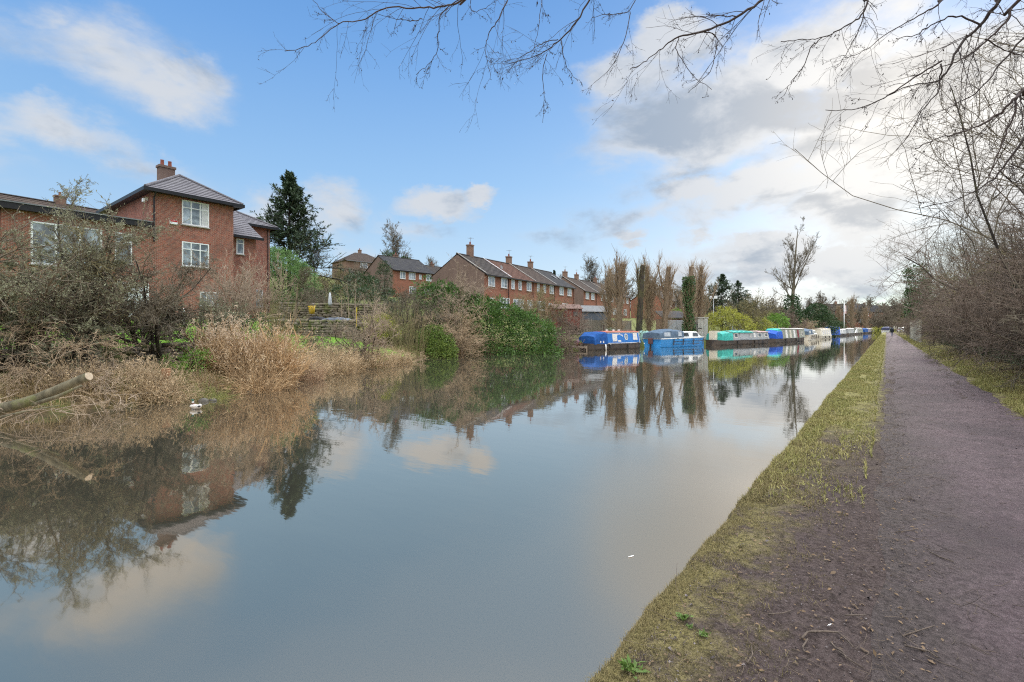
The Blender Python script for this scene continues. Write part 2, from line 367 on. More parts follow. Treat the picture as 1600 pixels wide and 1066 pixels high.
def hr(X, Y):
    s = X - Xr(Y)
    z = np.interp(s, [0, .02, .08, .3, 1.0, 3.0, 3.4, 4.5, 6, 30, 300], [-.42, -.12, -.045, -.02, 0, 0, .05, .25, .45, .8, 3])
    nz = .012 * np.sin(X * 9 + Y * 3) * np.sin(Y * 7.3) + .008 * np.sin(X * 23 + 1) * np.sin(Y * 19 + X * 4)
    return z + nz * np.clip(s * 6, 0, 1) * np.clip(1.6 - np.abs(s - 1.2) * .25, .4, 1)
def H(X, Y):
    X = np.asarray(X, float); Y = np.asarray(Y, float)
    return np.where(X < Xl(Y), hl(X, Y), np.where(X > Xr(Y), hr(X, Y), -1.3))
def gz(x, y): return float(H(x, y))
def on(px, d, dz=0.0):
    p = G(px, d); p.z = gz(p.x, p.y) + dz; return p
def build_ground():
    ys = np.concatenate([np.arange(-80, -4, 4), np.arange(-4, 1.2, .4), np.arange(1.2, 6, .06), np.arange(6, 14, .16), np.arange(14, 34, .5), np.arange(34, 140, 2.), np.arange(140, 320, 8), np.arange(320, 1600, 80)])
    so_ = np.array([0, .1, .2, .4, .7, 1, 1.5, 2, 2.5, 3, 3.25, 3.5, 4, 5, 6, 8, 10, 13, 16, 20, 24, 28, 32, 36, 42, 50, 60, 75, 95, 120, 160, 220, 320, 500, 900])[::-1]
    ro = np.concatenate([[0, .01, .025, .05, .08], np.arange(.12, 1.5, .06), np.arange(1.6, 3.6, .12), [3.8, 4.2, 5, 6, 8, 11, 16, 25, 40, 70, 120, 250, 500, 900]])
    nl = len(so_); nr = len(ro); rows = []
    for y in ys:
        xl = Xl(y); xr = Xr(y); X = np.concatenate([xl - so_, [xl + .3, xl + 1.5, xr - 1.5, xr - .02], xr + ro])
        Z = np.concatenate([hl(xl - so_, y), [-.9, -1.3, -1.3, -1.0], hr(xr + ro, y)])
        rows.append(np.stack([X, np.full(len(X), y), Z], 1))
    V = np.array(rows); m = V.shape[1]; k = len(ys)
    i = (np.arange(k - 1) * m)[:, None]; j = np.arange(m - 1)[None]
    F = np.stack([i + j, i + j + 1, i + m + j + 1, i + m + j], -1).reshape(-1, 4)
    m_, n, b = newmat('ground_soil'); pos = geo_pos(n); sp = n.new('ShaderNodeSeparateXYZ', Vector=pos); x, y = sp.outputs[0], sp.outputs[1]
    nb = n.noise(pos, .7, 5, .6); nm = n.noise(pos, 3.2, 6, .7); nf = n.noise(pos, 26, 6, .7); nv = n.noise(pos, 95, 3, .7)
    litter = n.mix(n.step(nm, .35, .65), (.055, .038, .025), (.17, .12, .06)); litter = n.mix(n.step(nf, .4, .7), litter, (.10, .075, .04))
    grassd = n.mix(n.step(nm, .35, .65), (.075, .105, .022), (.14, .14, .05))
    lawn = n.mix(n.step(nm, .3, .7), (.10, .23, .022), (.15, .26, .04))
    wob = n.math('MULTIPLY', n.math('SUBTRACT', nb, .5), 2.2)
    xl_ = n.math('ADD', x, wob); yl_ = n.math('ADD', y, wob)
    mk = n.math('MULTIPLY', n.step(xl_, -37.5, -36.8), n.step(xl_, -18.8, -18.2, 1, 0)); mk = n.math('MULTIPLY', mk, n.math('MULTIPLY', n.step(yl_, 0, .6), n.step(yl_, 19, 20, 1, 0)))
    left = n.mix(n.step(n.math('ADD', nb, n.math('MULTIPLY', x, -.004)), .5, .68), litter, grassd); left = n.mix(mk, left, lawn)
    left = n.mix(n.step(y, 32, 36), left, n.mix(n.step(nm, .3, .6), (.10, .17, .03), (.15, .14, .06)))
    mud = n.mix(n.step(nf, .32, .66), (.030, .021, .019), (.082, .061, .057)); mud = n.mix(n.step(nv, .5, .75), mud, (.12, .095, .088))
    moss = n.mix(n.step(n.math('ADD', n.math('MULTIPLY', nf, .55), n.math('MULTIPLY', nv, .45)), .38, .62), (.05, .042, .018), (.23, .195, .08)); moss = n.mix(n.step(nm, .50, .66), moss, mud); gr = n.mix(n.step(nf, .3, .7), (.11, .11, .035), (.27, .24, .09))
    edge = n.step(n.math('ADD', x, n.math('ADD', n.math('MULTIPLY', n.math('SUBTRACT', nm, .5), 1.5), n.math('MULTIPLY', n.math('SUBTRACT', nf, .5), .9))), -1.08, -.38, 1, 0)
    far = n.step(n.math('ADD', y, n.math('MULTIPLY', n.math('SUBTRACT', nb, .5), 9)), 5.5, 12)
    vg = n.math('MAXIMUM', edge, n.math('MULTIPLY', far, n.step(n.math('ADD', x, n.math('MULTIPLY', n.math('SUBTRACT', nm, .5), .9)), -.4, .15, 1, 0)))
    right = n.mix(vg, mud, n.mix(far, moss, gr))
    rv = n.step(n.math('ADD', x, n.math('MULTIPLY', n.math('SUBTRACT', nm, .5), .9)), 1.75, 2.1)
    right = n.mix(rv, right, n.mix(n.step(nm, .42, .6), (.10, .075, .04), gr)); right = n.mix(n.step(n.math('ADD', x, wob), 3.2, 4.2), right, litter)
    n.set(b, 'Base Color', n.mix(n.step(x, -6, -5.9), left, right)); n.set(b, 'Roughness', .95); n.set(b, 'Specular IOR Level', .15)
    hh = n.math('ADD', n.math('MULTIPLY', nf, .7), n.math('MULTIPLY', nv, .35)); n.set(b, 'Normal', n.bump(hh, .9, .035))
    tag(mesh_np('ground', V.reshape(-1, 3), F, m_, smooth=True), kind='structure')
build_ground()
def build_towpath():
    ys = np.concatenate([np.arange(-2, 6, .06), np.arange(6, 14, .2), np.arange(14, 40, .6), np.arange(40, 200, 3.)])
    us = np.linspace(0, 1, 34); rows = []
    for y in ys:
        a = -.05 + .03 * math.sin(y * 1.9) + .02 * math.sin(y * 5.1); c = 1.93 + .06 * math.sin(y * 1.2 + 1) + .04 * math.sin(y * 4.3)
        X = a + (c - a) * us; rows.append(np.stack([X, np.full(34, y), hr(X, y) + .0025 + .014 * np.sin(us * math.pi)], 1))
    V = np.array(rows); m = 34; k = len(ys); i = (np.arange(k - 1) * m)[:, None]; j = np.arange(m - 1)[None]
    F = np.stack([i + j, i + j + 1, i + m + j + 1, i + m + j], -1).reshape(-1, 4)
    mt, n, b = newmat('path_gravel'); pos = geo_pos(n); sp = n.new('ShaderNodeSeparateXYZ', Vector=pos)
    nm = n.noise(pos, 1.6, 6, .65); nf = n.noise(pos, 30, 5, .7); nv = n.new('ShaderNodeTexVoronoi', Vector=pos, Scale=85.0); v2 = n.noise(pos, 140, 2, .6)
    c = n.mix(n.step(nf, .35, .68), (.074, .050, .055), (.150, .107, .117)); c = n.mix(n.step(n.noise(pos, .55, 5, .7), .42, .6), c, (.070, .050, .055))
    c = n.mix(n.math('MULTIPLY', n.step(nv.outputs['Distance'], .0, .28, 1, 0), .55), c, (.25, .22, .235)); c = n.mix(n.step(v2, .6, .74), c, (.05, .04, .042))
    ed = n.step(n.math('ADD', sp.outputs[0], n.math('MULTIPLY', n.math('SUBTRACT', nm, .5), 1.3)), -.05, .85, 1, 0)
    mud = n.mix(n.step(nf, .32, .66), (.035, .026, .024), (.095, .074, .070)); c = n.mix(n.math('MULTIPLY', ed, n.step(sp.outputs[1], 9, 18, 1.0, .4)), c, mud)
    n.set(b, 'Base Color', c); n.set(b, 'Roughness', .82); n.set(b, 'Specular IOR Level', .25)
    n.set(b, 'Normal', n.bump(n.math('ADD', n.math('MULTIPLY', nf, .8), n.math('MULTIPLY', v2, .35)), 1.0, .05))
    tag(mesh_np('towpath', V.reshape(-1, 3), F, mt, smooth=True), kind='structure')
build_towpath()
def build_water():
    V = [(-42, -70, WATER), (.2, -70, WATER), (.2, 330, WATER), (-42, 330, WATER)]
    m, n, b = newmat('canal_water'); n.n.remove(b); pos = geo_pos(n)
    body = n.new('ShaderNodeBsdfDiffuse', Color=n.mix(n.step(n.noise(pos, .25, 3), .35, .7), WATER_BODY, tuple(x * .85 for x in WATER_BODY)))
    mp = n.new('ShaderNodeMapping', Vector=pos, Rotation=(0, 0, YAW), Scale=(.55, 1.6, 1)).outputs[0]
    h = n.math('ADD', n.math('MULTIPLY', n.noise(mp, 1.1, 2, .5), .9), n.math('MULTIPLY', n.noise(mp, 5.5, 2, .5), .16))
    calm = n.step(n.noise(pos, .12, 2), .35, .65, .45, 1.2)
    nrm = n.new('ShaderNodeBump', Strength=n.math('MULTIPLY', calm, WATER_BUMP), Distance=.03, Height=h).outputs[0]
    wsp = n.new('ShaderNodeSeparateXYZ', Vector=pos); wn = n.math('MULTIPLY', n.math('SUBTRACT', n.noise(pos, .35, 3, .6), .5), 2.4)
    ruf = n.math('MULTIPLY_ADD', n.math('MULTIPLY', n.step(n.math('ADD', wsp.outputs[0], wn), -4.9, -2.4), n.step(n.math('ADD', wsp.outputs[1], wn), 6.2, 9.5, 1, 0)), .20, .03)
    fr = n.new('ShaderNodeFresnel', IOR=WATER_IOR, Normal=nrm); gl = n.new('ShaderNodeBsdfGlossy', Color=n.mix(n.step(fr.outputs[0], .04, .6), WATER_TINT, (1, .98, .95)), Roughness=ruf, Normal=nrm)
    mx = n.new('ShaderNodeMixShader', i0=n.math('MULTIPLY_ADD', fr.outputs[0], 1 - WATER_MIN, WATER_MIN), i1=body.outputs[0], i2=gl.outputs[0]); n.l.new(mx.outputs[0], n.n['Material Output'].inputs[0])
    tag(mesh_np('canal_water', V, np.array([[0, 1, 2, 3]]), m), kind='structure')
build_water()
# ------------------------------------------------------------------ verge grass and litter
def build_verge():
    rng = np.random.default_rng(3)
    mg = M_leaf('verge_grass', (.085, .08, .028), (.29, .235, .115), (.21, .165, .075), .7, .2, .2)
    mg2 = M_leaf('green_grass', (.14, .155, .04), (.35, .32, .12), (.31, .26, .11), .6, .25, .2)
    def strip(name, y0, y1, n, hgt, wid, fx, mat, pw=1.0):
        y = y0 + (y1 - y0) * (rng.beta(1.7, 2.4, n) if pw > 1.35 else rng.random(n) ** pw); x = fx(y, n); z = hr(x, y) + .002
        V, F = blades(np.stack([x, y, z], 1), hgt * np.clip(rng.lognormal(0, .45, n), .3, 2.6), wid * (.6 + .8 * rng.random(n)), 1.25, rng)
        o = mesh_np(name, V, F, mat); tag(o, kind='stuff'); return o
    cl = lambda x, y: np.sin(x * 5 + y * 2.3) + np.sin(y * 4.1 - x * 3) + np.sin(x * 11 + 2) * .6
    def near(y, n):
        x = Xr(y) - .01 + np.abs(rng.normal(0, .17 + .012 * y, n)); p = rng.random(n) < .33; x = np.where(p, Xr(y) + rng.random(n) * (.75 + .03 * y), x)
        bad = (cl(x * 2.2, y * 2.2) < -.1) & (x > Xr(y) + .22); return np.where(bad, Xr(y) + .01 + np.abs(rng.normal(0, .13, n)), x)
    strip('verge_grass', 1.2, 6, 24000, .021, .0012, near, mg, 1.15)
    strip('verge_grass', 5, 14, 26000, .032, .0022, near, mg, 1.2)
    def far(y, n):
        x = Xr(y) + np.minimum(np.abs(rng.normal(0, .55, n)), .98); bad = (np.sin(x * 7 + y * 1.1) + np.sin(y * 2.3 - x * 5) + .7 * np.sin(y * 5.1 + x * 9) < -.35 - .03 * y) & (x > Xr(y) + .3)
        return np.where(bad, Xr(y) + .35 * rng.random(n), x)
    strip('verge_grass', 5.0, 34, 52000, .040, .0050, far, mg2, 1.4); strip('verge_grass', 20, 150, 30000, .06, .018, far, mg2, 1.9)
    rt = lambda y, n: 1.93 + np.abs(rng.normal(0, .5, n)) + .25 * np.maximum(0, np.sin(y * 1.3))
    strip('verge_grass', 7, 30, 26000, .07, .005, rt, mg2, 1.3); strip('verge_grass', 30, 150, 16000, .09, .018, rt, mg2, 1.6)
    # crumbs of soil and stone, dead leaves and small twigs
    n = 46000; y = 1.0 + 11 * rng.random(n) ** 1.6; x = -1.0 + 3.2 * rng.random(n) ** 1.15; z = hr(x, y) + .006
    s = (.0024 * rng.lognormal(0, .6, n))[:, None, None]; tet = rng.normal(0, 1, (n, 5, 3)) ; tet = unit(tet) * s; tet[:, :, 2] = np.abs(tet[:, :, 2])
    V = (np.stack([x, y, z], 1)[:, None] + tet).reshape(-1, 3); b = (np.arange(n) * 5)[:, None]
    F = np.concatenate([b + np.array([[i, j, k]]) for i, j, k in ((0, 1, 2), (0, 2, 3), (0, 3, 4), (1, 3, 2), (1, 4, 3))])
    tag(mesh_np('gravel_crumbs', V, F, M_leaf('crumbs', (.05, .04, .038), (.22, .19, .19), (.09, .07, .07), .9, 0)), kind='stuff')
    n = 5200; y = 1.0 + 24 * rng.random(n) ** 1.9; x = np.where(rng.random(n) < .6, -.95 + 1.2 * rng.random(n), 2.0 + 1.6 * rng.random(n)); pos = np.stack([x, y, hr(x, y) + .012], 1)
    d = rng.normal(0, 1, (n, 3)); d[:, 2] *= .18; V, F = leaves(pos, d, .022 * rng.lognormal(0, .35, n), .5, rng, up=3.5)
    tag(mesh_np('leaf_litter', V, F, M_leaf('dead_leaf', (.06, .04, .025), (.2, .13, .07), (.11, .075, .045), .8, 0)), kind='stuff')
    n = 5200; y = 1.0 + 17 * rng.random(n) ** 1.5; x = np.where(rng.random(n) < .5, -.95 + 1.1 * rng.random(n), -.1 + 2.1 * rng.random(n)); d = rng.normal(0, 1, (n, 3)); d[:, 2] *= .05
    g = extend(np.stack([x, y, hr(x, y) + .014], 1), unit(d), .055 * rng.lognormal(0, .65, n), np.full(n, .0013) + .0006 * rng.random(n), 3, .22, 0, .5, rng); g[0][:, :, 2] = np.maximum(g[0][:, :, 2], hr(g[0][:, :, 0], g[0][:, :, 1]) + .012)
    V, F = tubes(g[0], g[1], 4)
    tag(mesh_np('twig_litter', V, F, M_leaf('dead_twig', (.035, .028, .025), (.16, .12, .09), (.07, .055, .045), .9, 0)), kind='stuff')
    # larger fallen twigs you could pick up, one by one
    mt = M_bark('twig_bark', (.16, .125, .10), (.07, .055, .045), 30)
    TW = [([(1253, 1000), (1262, 992), (1290, 991), (1310, 994), (1325, 1010), (1333, 1022)], .006, 'thick curved brown twig arched like a hook on the mud'),
          ([(1410, 1000), (1440, 990), (1460, 983)], .004, ''), ([(1262, 1002), (1254, 1012), (1257, 1020)], .005, ''), ([(1453, 866), (1470, 872), (1490, 880)], .005, 'straight dark twig lying alone on the purple gravel'),
          ([(1400, 833), (1430, 833)], .004, 'short pale stick lying across the gravel'), ([(1310, 1025), (1330, 1040), (1350, 1052)], .004, ''), ([(1200, 960), (1222, 962), (1235, 958)], .004, ''), ([(1105, 932), (1130, 938), (1152, 946)], .0035, 'thin twig lying along the mossy verge'),
          ([(1168, 1040), (1176, 1026), (1174, 1010)], .004, 'bent brown twig on bare mud beside the verge'), ([(1413, 1016), (1450, 1026), (1465, 1035)], .005, ''), ([(1298, 1008), (1306, 1020), (1316, 1026), (1322, 1036)], .005, ''), ([(1320, 963), (1340, 966), (1353, 966)], .004, '')]
    for pts, r, lab in TW:
        W = []
        for (px, py) in pts:
            d = FOC * 1.6 / (py - HZ); q = G(px, d); q.z = gz(q.x, q.y) + .014 + r; W.append(q)
        c = W[len(W) // 2].copy(); W = [q - c for q in W]; m2 = MB(); m2.tube(W, [r * (1 - .5 * i / len(W)) for i in range(len(W))], 7); o = m2.build('fallen_twig', mt, None, True)
        o.location = c; tag(o, lab or 'small brown twig among the scattered twigs on the near mud', 'twig', 'fallen twigs on the towpath')
    # dandelion-like weeds
    mw = M_leaf('weed_leaf', (.06, .12, .022), (.14, .22, .05), (.10, .16, .035), .5, .2)
    for k, (px, py, s, lab) in enumerate([(987, 1040, .055, 'bright green leafy weed at the very edge of the bank'), (1066, 963, .038, 'flat green weed rosette in the mossy verge'), (1100, 992, .03, 'smallest green weed, on bare mud'), (1078, 978, .02, 'tiny green seedling beside the weed rosette')]):
        d = FOC * 1.6 / (py - HZ); q = G(px, d); nl = 46; az = rng.random(nl) * 6.28; el = .15 + .8 * rng.random(nl)
        V, F = leaves(rng.normal(0, s * .35, (nl, 3)) * [1, 1, .1], np.stack([np.cos(az) * np.cos(el), np.sin(az) * np.cos(el), np.sin(el)], 1), s * (.5 + .6 * rng.random(nl)), .38, rng, up=2)
        o = mesh_np('weed', V, F, mw); o.location = (q.x, q.y, gz(q.x, q.y) + .012); tag(o, lab, 'weed', 'weeds in the near verge')
build_verge()
# ------------------------------------------------------------------ houses
BR_RED = M_brick('brick_red', (.33, .105, .068), (.17, .055, .042), (.36, .27, .22))
BR_TER = M_brick('brick_terrace', (.34, .115, .068), (.25, .085, .052), (.26, .19, .15))
BR_GAB = M_brick('brick_gable', (.19, .125, .10), (.14, .09, .075), (.2, .16, .14))
BR_DUN = M_brick('brick_dun', (.26, .15, .10), (.19, .11, .08), (.24, .19, .16))
TL_GREY = M_tiles('tiles_grey', (.175, .17, .185), (.135, .13, .145), (.16, .155, .16))
TL_DARK = M_tiles('tiles_dark', (.07, .06, .057), (.05, .044, .042), (.12, .11, .075)); TL_BRN = M_tiles('tiles_brown', (.088, .066, .056), (.062, .047, .041), (.13, .11, .075)); TL_RED = M_tiles('tiles_pantile', (.14, .072, .052), (.09, .048, .037), (.12, .09, .06)); TL_SLT = M_tiles('tiles_slate', (.062, .062, .068), (.046, .046, .05), (.13, .125, .09))
UPVC = M_plain('white_upvc', (.80, .81, .82), (.72, .73, .74), 2, .35); FASC = M_plain('black_fascia', (.012, .012, .014), (.02, .02, .022), 3, .4); GLASS = M_glass('window_glass', (.10, .115, .13)); GLASS2 = M_glass('dark_glass', (.03, .033, .036))
GREYM = M_plain('grey_lead', (.2, .21, .22), (.15, .155, .165), 3, .6); STONE = M_plain('stone_sill', (.42, .40, .37), (.32, .30, .27), 4, .9, .2); CURT = M_plain('net_curtain', (.62, .62, .62), (.5, .5, .51), 5, .9); POT = M_plain('clay_pot', (.30, .10, .07), (.22, .07, .05), 5, .85); MORT = M_plain('cement', (.42, .40, .37), (.3, .29, .27), 6, .9)
def roof_slope(mb, e0, e1, r0, r1, n, lift=.035, th=.09):
    e0, e1, r0, r1 = map(Vector, (e0, e1, r0, r1)); nr = (e1 - e0).cross(((r0 + r1) / 2) - e0).normalized()
    if nr.z < 0: nr = -nr
    for i in range(n):
        t0, t1 = i / n, (i + 1) / n
        a, b = e0.lerp(r0, t0), e1.lerp(r1, t0); c, d = e1.lerp(r1, t1), e0.lerp(r0, t1)
        a2, b2 = a + nr * lift, b + nr * lift; c2, d2 = c + nr * .004, d + nr * .004
        if (c - d).length < .02: mb.poly([a2, b2, c2])
        else: mb.poly([a2, b2, c2, d2])
        lo = th if i == 0 else 0
        mb.poly([a - nr * lo, b - nr * lo, b2, a2])
    mb.poly([e1 - nr * th, e0 - nr * th, r0 - nr * th, r1 - nr * th] if (r1 - r0).length > .02 else [e1 - nr * th, e0 - nr * th, r0 - nr * th])
def window(par, o, u, n, w, h, lights=3, fan=True, glass=None, fw=.07, name='window', curtain=False, sill=True):
    """o = lower left corner on the wall face, u along, n outward"""
    f = MB(); D0, D1 = .012, .065
    f.obox(o, u, n, 0, w, D0, D1, 0, fw).obox(o, u, n, 0, w, D0, D1, h - fw, h)
    f.obox(o, u, n, 0, fw, D0, D1, fw, h - fw).obox(o, u, n, w - fw, w, D0, D1, fw, h - fw)
    for i in range(1, lights): c = w * i / lights; f.obox(o, u, n, c - fw * .5, c + fw * .5, D0, D1 - .004, fw, h - fw)
    if fan:
        tz = h * .70
        for i in range(lights): f.obox(o, u, n, w * i / lights + fw * .5, w * (i + 1) / lights - fw * .5, D0, D1 - .008, tz - .03, tz + .03)
    fr = f.build(name, UPVC, par)
    g = MB().obox(o, u, n, fw * .8, w - fw * .8, .014, .03, fw * .8, h - fw * .8); g.build('pane', glass or GLASS, fr)
    if sill: MB().obox(o, u, n, -.06, w + .06, .002, .11, -.07, -.002).build('sill', STONE, fr)
    if curtain: MB().obox(o, u, n, w * .72, w - fw, .031, .036, fw, h - fw).build('curtain', CURT, fr)
    return fr
def chimney(par, x, y, z0, z1, w, d, brick, pots=2):
    m = MB().box(x - w / 2, x + w / 2, y - d / 2, y + d / 2, z0, z1 - .16).box(x - w / 2 - .06, x + w / 2 + .06, y - d / 2 - .06, y + d / 2 + .06, z1 - .16, z1)
    c = m.build('chimney', brick, par)
    for i in range(pots):
        px = x + (i - (pots - 1) / 2) * (w * .5); t = MB().tube([(px, y, z1 - .005), (px, y, z1 + .08), (px, y, z1 + .38), (px, y, z1 + .42)], [.13, .12, .105, .13], 10); t.build('chimney_pot', POT, c, True)
    return c
X_, Y_ = Vector((1, 0, 0)), Vector((0, 1, 0))
# --- the big red house, local x = along the canal, y = away from it
def big_house():
    t = thing('detached_house', 'large red brick house with grey hipped roof, white windows and flat roofed wing', 'house', (-37, 10.5, 2.2), R(90))
    EZ = 8.2
    for bx in ((0, 4.9, 0, 10, -1.5, EZ), (4.902, 10.4, 6.0, 13, -1.5, EZ - .004), (4.905, 7.2, 1.6, 5.995, -1.5, 6.35), (-6.6, -.005, .03, 9, -1.5, 5.75), (-6.95, -6.605, .5, 8.9, -1.5, 5.6)): MB().box(*bx).build('wall', BR_RED, t)
    o = .45; m = MB(); rz = EZ + 1.98
    a, b, c, d = (-o, -o, EZ), (4.9 + o, -o, EZ), (4.9 + o, 10 + o, EZ), (-o, 10 + o, EZ); r0, r1 = (2.45, 2.75, rz), (2.45, 7.3, rz)
    for e in ((a, b, r0, r0), (b, c, r0, r1), (c, d, r1, r1), (d, a, r1, r0)): roof_slope(m, *e, 11)
    # lean-to sweeping down in front of the set-back wing
    roof_slope(m, (5.0, 1.15, 6.3), (7.5, 1.15, 6.3), (5.0, 6.2, 9.3), (7.5, 6.2, 9.3), 14)
    w0, w1, y0, y1, zz = 4.6, 10.4 + o, 6 - o, 13 + o, EZ + 2.0
    roof_slope(m, (5.36, y0, EZ), (w1, y0, EZ), (5.36, 9.5, zz), (7.6, 9.5, zz), 12); roof_slope(m, (w1, y0, EZ), (w1, y1, EZ), (7.6, 9.5, zz), (7.6, 9.6, zz), 12); roof_slope(m, (w1, y1, EZ), (w0, y1, EZ), (7.6, 9.6, zz), (w0, 9.6, zz), 12)
    rf = m.build('roof', TL_GREY, t)
    for p, q in ((a, r0), (b, r0), (r0, r1), ((w1, y0, EZ), (7.6, 9.5, zz)), ((5.4, 9.5, zz), (7.6, 9.5, zz))): MB().tube([Vector(p) + Vector((0, 0, .06)), Vector(q) + Vector((0, 0, .06))], .085, 6).build('ridge_tile', TL_GREY, rf)
    chimney(rf, 2.2, 4.6, 9.6, 11.15, .95, .6, BR_GAB, 2)
    f = MB(); f.box(-o, 4.9 + o, -o - .1, -o, EZ - .2, EZ + .02).box(-o - .1, -o, -o - .1, 10 + o, EZ - .2, EZ + .02).box(4.9 + o, 4.9 + o + .1, -o - .1, 5.5, EZ - .2, EZ + .02).box(5.46, w1 + .1, y0 - .1, y0, EZ - .2, EZ + .02).box(w1, w1 + .1, y0, y1, EZ - .2, EZ + .02).box(5.0, 7.55, 1.03, 1.14, 6.12, 6.3)
    f.box(-o, 4.9 + o, -o, -.004, EZ - .18, EZ - .12).box(-o, -.004, -.003, 10, EZ - .18, EZ - .12); f.build('fascia', FASC, t)
    e = MB().box(-6.98, -.02, -.32, 9.2, 5.72, 6.05); e.build('flat_roof', FASC, t); MB().box(-7.03, -.02, -.37, 9.2, 6.055, 6.12).build('roof_edge_trim', GREYM, t)
    MB().tube([(.12, -.52, EZ - .15), (.12, -.30, EZ - .35), (.12, -.09, EZ - .5), (.12, -.09, 4.9)], .045, 8).box(.02, .24, -.18, -.004, 5.2, 5.45).build('downpipe', FASC, t)
    MB().tube([(10.2, 5.9, EZ - .2), (10.2, 5.9, .0)], .045, 8).build('downpipe', FASC, t)
    fl = MB().box(-.22, -.006, .55, .67, EZ - .62, EZ - .5).box(-.3, -.2, .47, .75, EZ - .74, EZ - .52); fl.build('security_light', UPVC, t)
    ab = MB().box(.98, 1.42, -.1, -.004, 6.17, 6.43).build('alarm_box', UPVC, t, bevel=.02); MB().box(1.0, 1.4, -.108, -.101, 6.33, 6.42).build('red_stripe', M_plain('alarm_red', (.5, .03, .03), rough=.4), ab)
    F = -Y_
    window(t, (1.68, 0, 6.28), X_, F, 1.62, 1.62, 3, True, curtain=True); window(t, (1.68, 0, 3.52), X_, F, 1.62, 1.62, 3, True); window(t, (2.75, 0, .92), X_, F, 1.2, .95, 3, False)
    window(t, (5.75, 1.6, 4.95), X_, F, .55, 1.15, 1, True); window(t, (9.0, 6, 1.2), X_, F, .8, 1.5, 1, True, fw=.06)
    window(t, (-5.5, .03, 2.9), X_, F, 3.05, 2.35, 3, False, fw=.09); window(t, (-1.85, .03, 3.35), X_, F, .85, 1.85, 1, True); window(t, (-1.75, .03, .1), X_, F, 1.62, 2.1, 2, False, name='glazed_door', sill=False, glass=M_plain('door_white_panel', (.7, .72, .74), (.55, .57, .6), 4, .4), fw=.12)
    MB().obox((1.55, 0, 5.16), X_, F, 0, 1.88, .002, .02, 0, .21).build('lintel', M_brick('brick_soldier', (.36, .10, .06), (.27, .08, .05), (.33, .25, .2), .075, .23), t)
    MB().box(4.2, 4.75, -2.6, -2.5, 0, 1.1).build('gate_post', UPVC, t) if False else None
    return t
big_house()
def gable_house(label, cat, loc, rz, L, D, eave, rise, brick, tile, wins, chim=None, group=None, gable=None, hip=False, base=-2.0, name='terraced_house', verge=None, door=None, ntile=13, extra=None):
    """one house; local x along its front, -y the front"""
    t = thing(name, label, cat, loc, rz, group)
    y0, y1, yr = 0, D, D / 2
    m = MB(); g = MB()
    if hip:
        m.box(0, L, 0, D, base, eave)
    else:
        b0 = len(m.v); m.v += [(0, 0, base), (L, 0, base), (L, 0, eave), (0, 0, eave), (L, D, base), (0, D, base), (0, D, eave), (L, D, eave)]; m.f += [(b0, b0 + 1, b0 + 2, b0 + 3), (b0 + 4, b0 + 5, b0 + 6, b0 + 7), (b0 + 3, b0 + 2, b0 + 7, b0 + 6)]
        for x in ((0, L) if gable else ()): MB().poly([(x, 0, base), (x, 0, eave), (x, yr, eave + rise), (x, D, eave), (x, D, base)]).build('gable_wall', gable, t)
        for x in (() if gable else (0, L)): m.poly([(x, 0, base), (x, 0, eave), (x, yr, eave + rise), (x, D, eave), (x, D, base)])
    m.build('wall', brick, t)
    o = .32; s = MB(); k = rise / yr; ze = eave - o * k + .10
    if hip:
        h = yr; a, b, c, d = (-o, -o, ze), (L + o, -o, ze), (L + o, D + o, ze), (-o, D + o, ze); r0, r1 = (h, yr, eave + rise), (L - h, yr, eave + rise)
        for e in ((a, b, r0, r1), (b, c, r1, r1), (c, d, r1, r0), (d, a, r0, r0)): roof_slope(s, *e, ntile)
    else:
        e = .10 if verge is None else verge
        roof_slope(s, (-e, -o, ze), (L + e, -o, ze), (-e, yr, eave + rise + .1), (L + e, yr, eave + rise + .1), ntile, .04, .08); roof_slope(s, (L + e, D + o, ze), (-e, D + o, ze), (L + e, yr, eave + rise + .1), (-e, yr, eave + rise + .1), ntile, .04, .08)
    rf = s.build('roof', tile, t)
    if not hip: MB().tube([(-.09, yr, eave + rise + .14), (L + .09, yr, eave + rise + .14)], .11, 6).build('ridge_tile', TL_DARK, rf)
    if chim:
        for c in chim: chimney(rf, c[0], yr + c[1], eave + rise - .6, eave + rise + c[2], c[3], .7, c[4] if len(c) > 4 else BR_DUN, 1)
    MB().box(0, L, -o - .1, -o - .005, ze - .14, ze + .0).build('gutter', FASC if brick is not BR_DUN else GREYM, t)
    for (x, z, w, h, nl, fan) in wins: window(t, (x, 0, z), X_, -Y_, w, h, nl, fan, fw=.11)
    if name == 'terraced_house':
        MB().tube([(L - .35, -.06, eave - .25), (L - .35, -.06, 0)], .045, 6).build('downpipe', FASC, t)
        k2 = rise / yr; MB().hexa([(-.05, -.3, ze + .14), (.07, -.3, ze + .14), (.07, yr, eave + rise + .24), (-.05, yr, eave + rise + .24), (-.05, -.3, ze + .2), (.07, -.3, ze + .2), (.07, yr, eave + rise + .3), (-.05, yr, eave + rise + .3)]).build('verge_flashing', UPVC if tile is TL_RED else MORT, rf)
        if chim:
            c = chim[0]; zt = eave + rise + c[2]; a_ = MB().tube([(c[0] + .1, yr + c[1], zt - .2), (c[0] + .1, yr + c[1], zt + 1.0)], .025, 5)
            for q in range(3): a_.tube([(c[0] - .3, yr + c[1] - .25 + .25 * q, zt + .95), (c[0] + .5, yr + c[1] - .25 + .25 * q, zt + .95)], .015, 4)
            a_.build('aerial', GREYM, rf)
    if door: window(t, (door[0], 0, .05), X_, -Y_, .95, 2.05, 1, True, name='door', sill=False, glass=GLASS2, fw=.12)
    if extra: extra(t, rf)
    return t
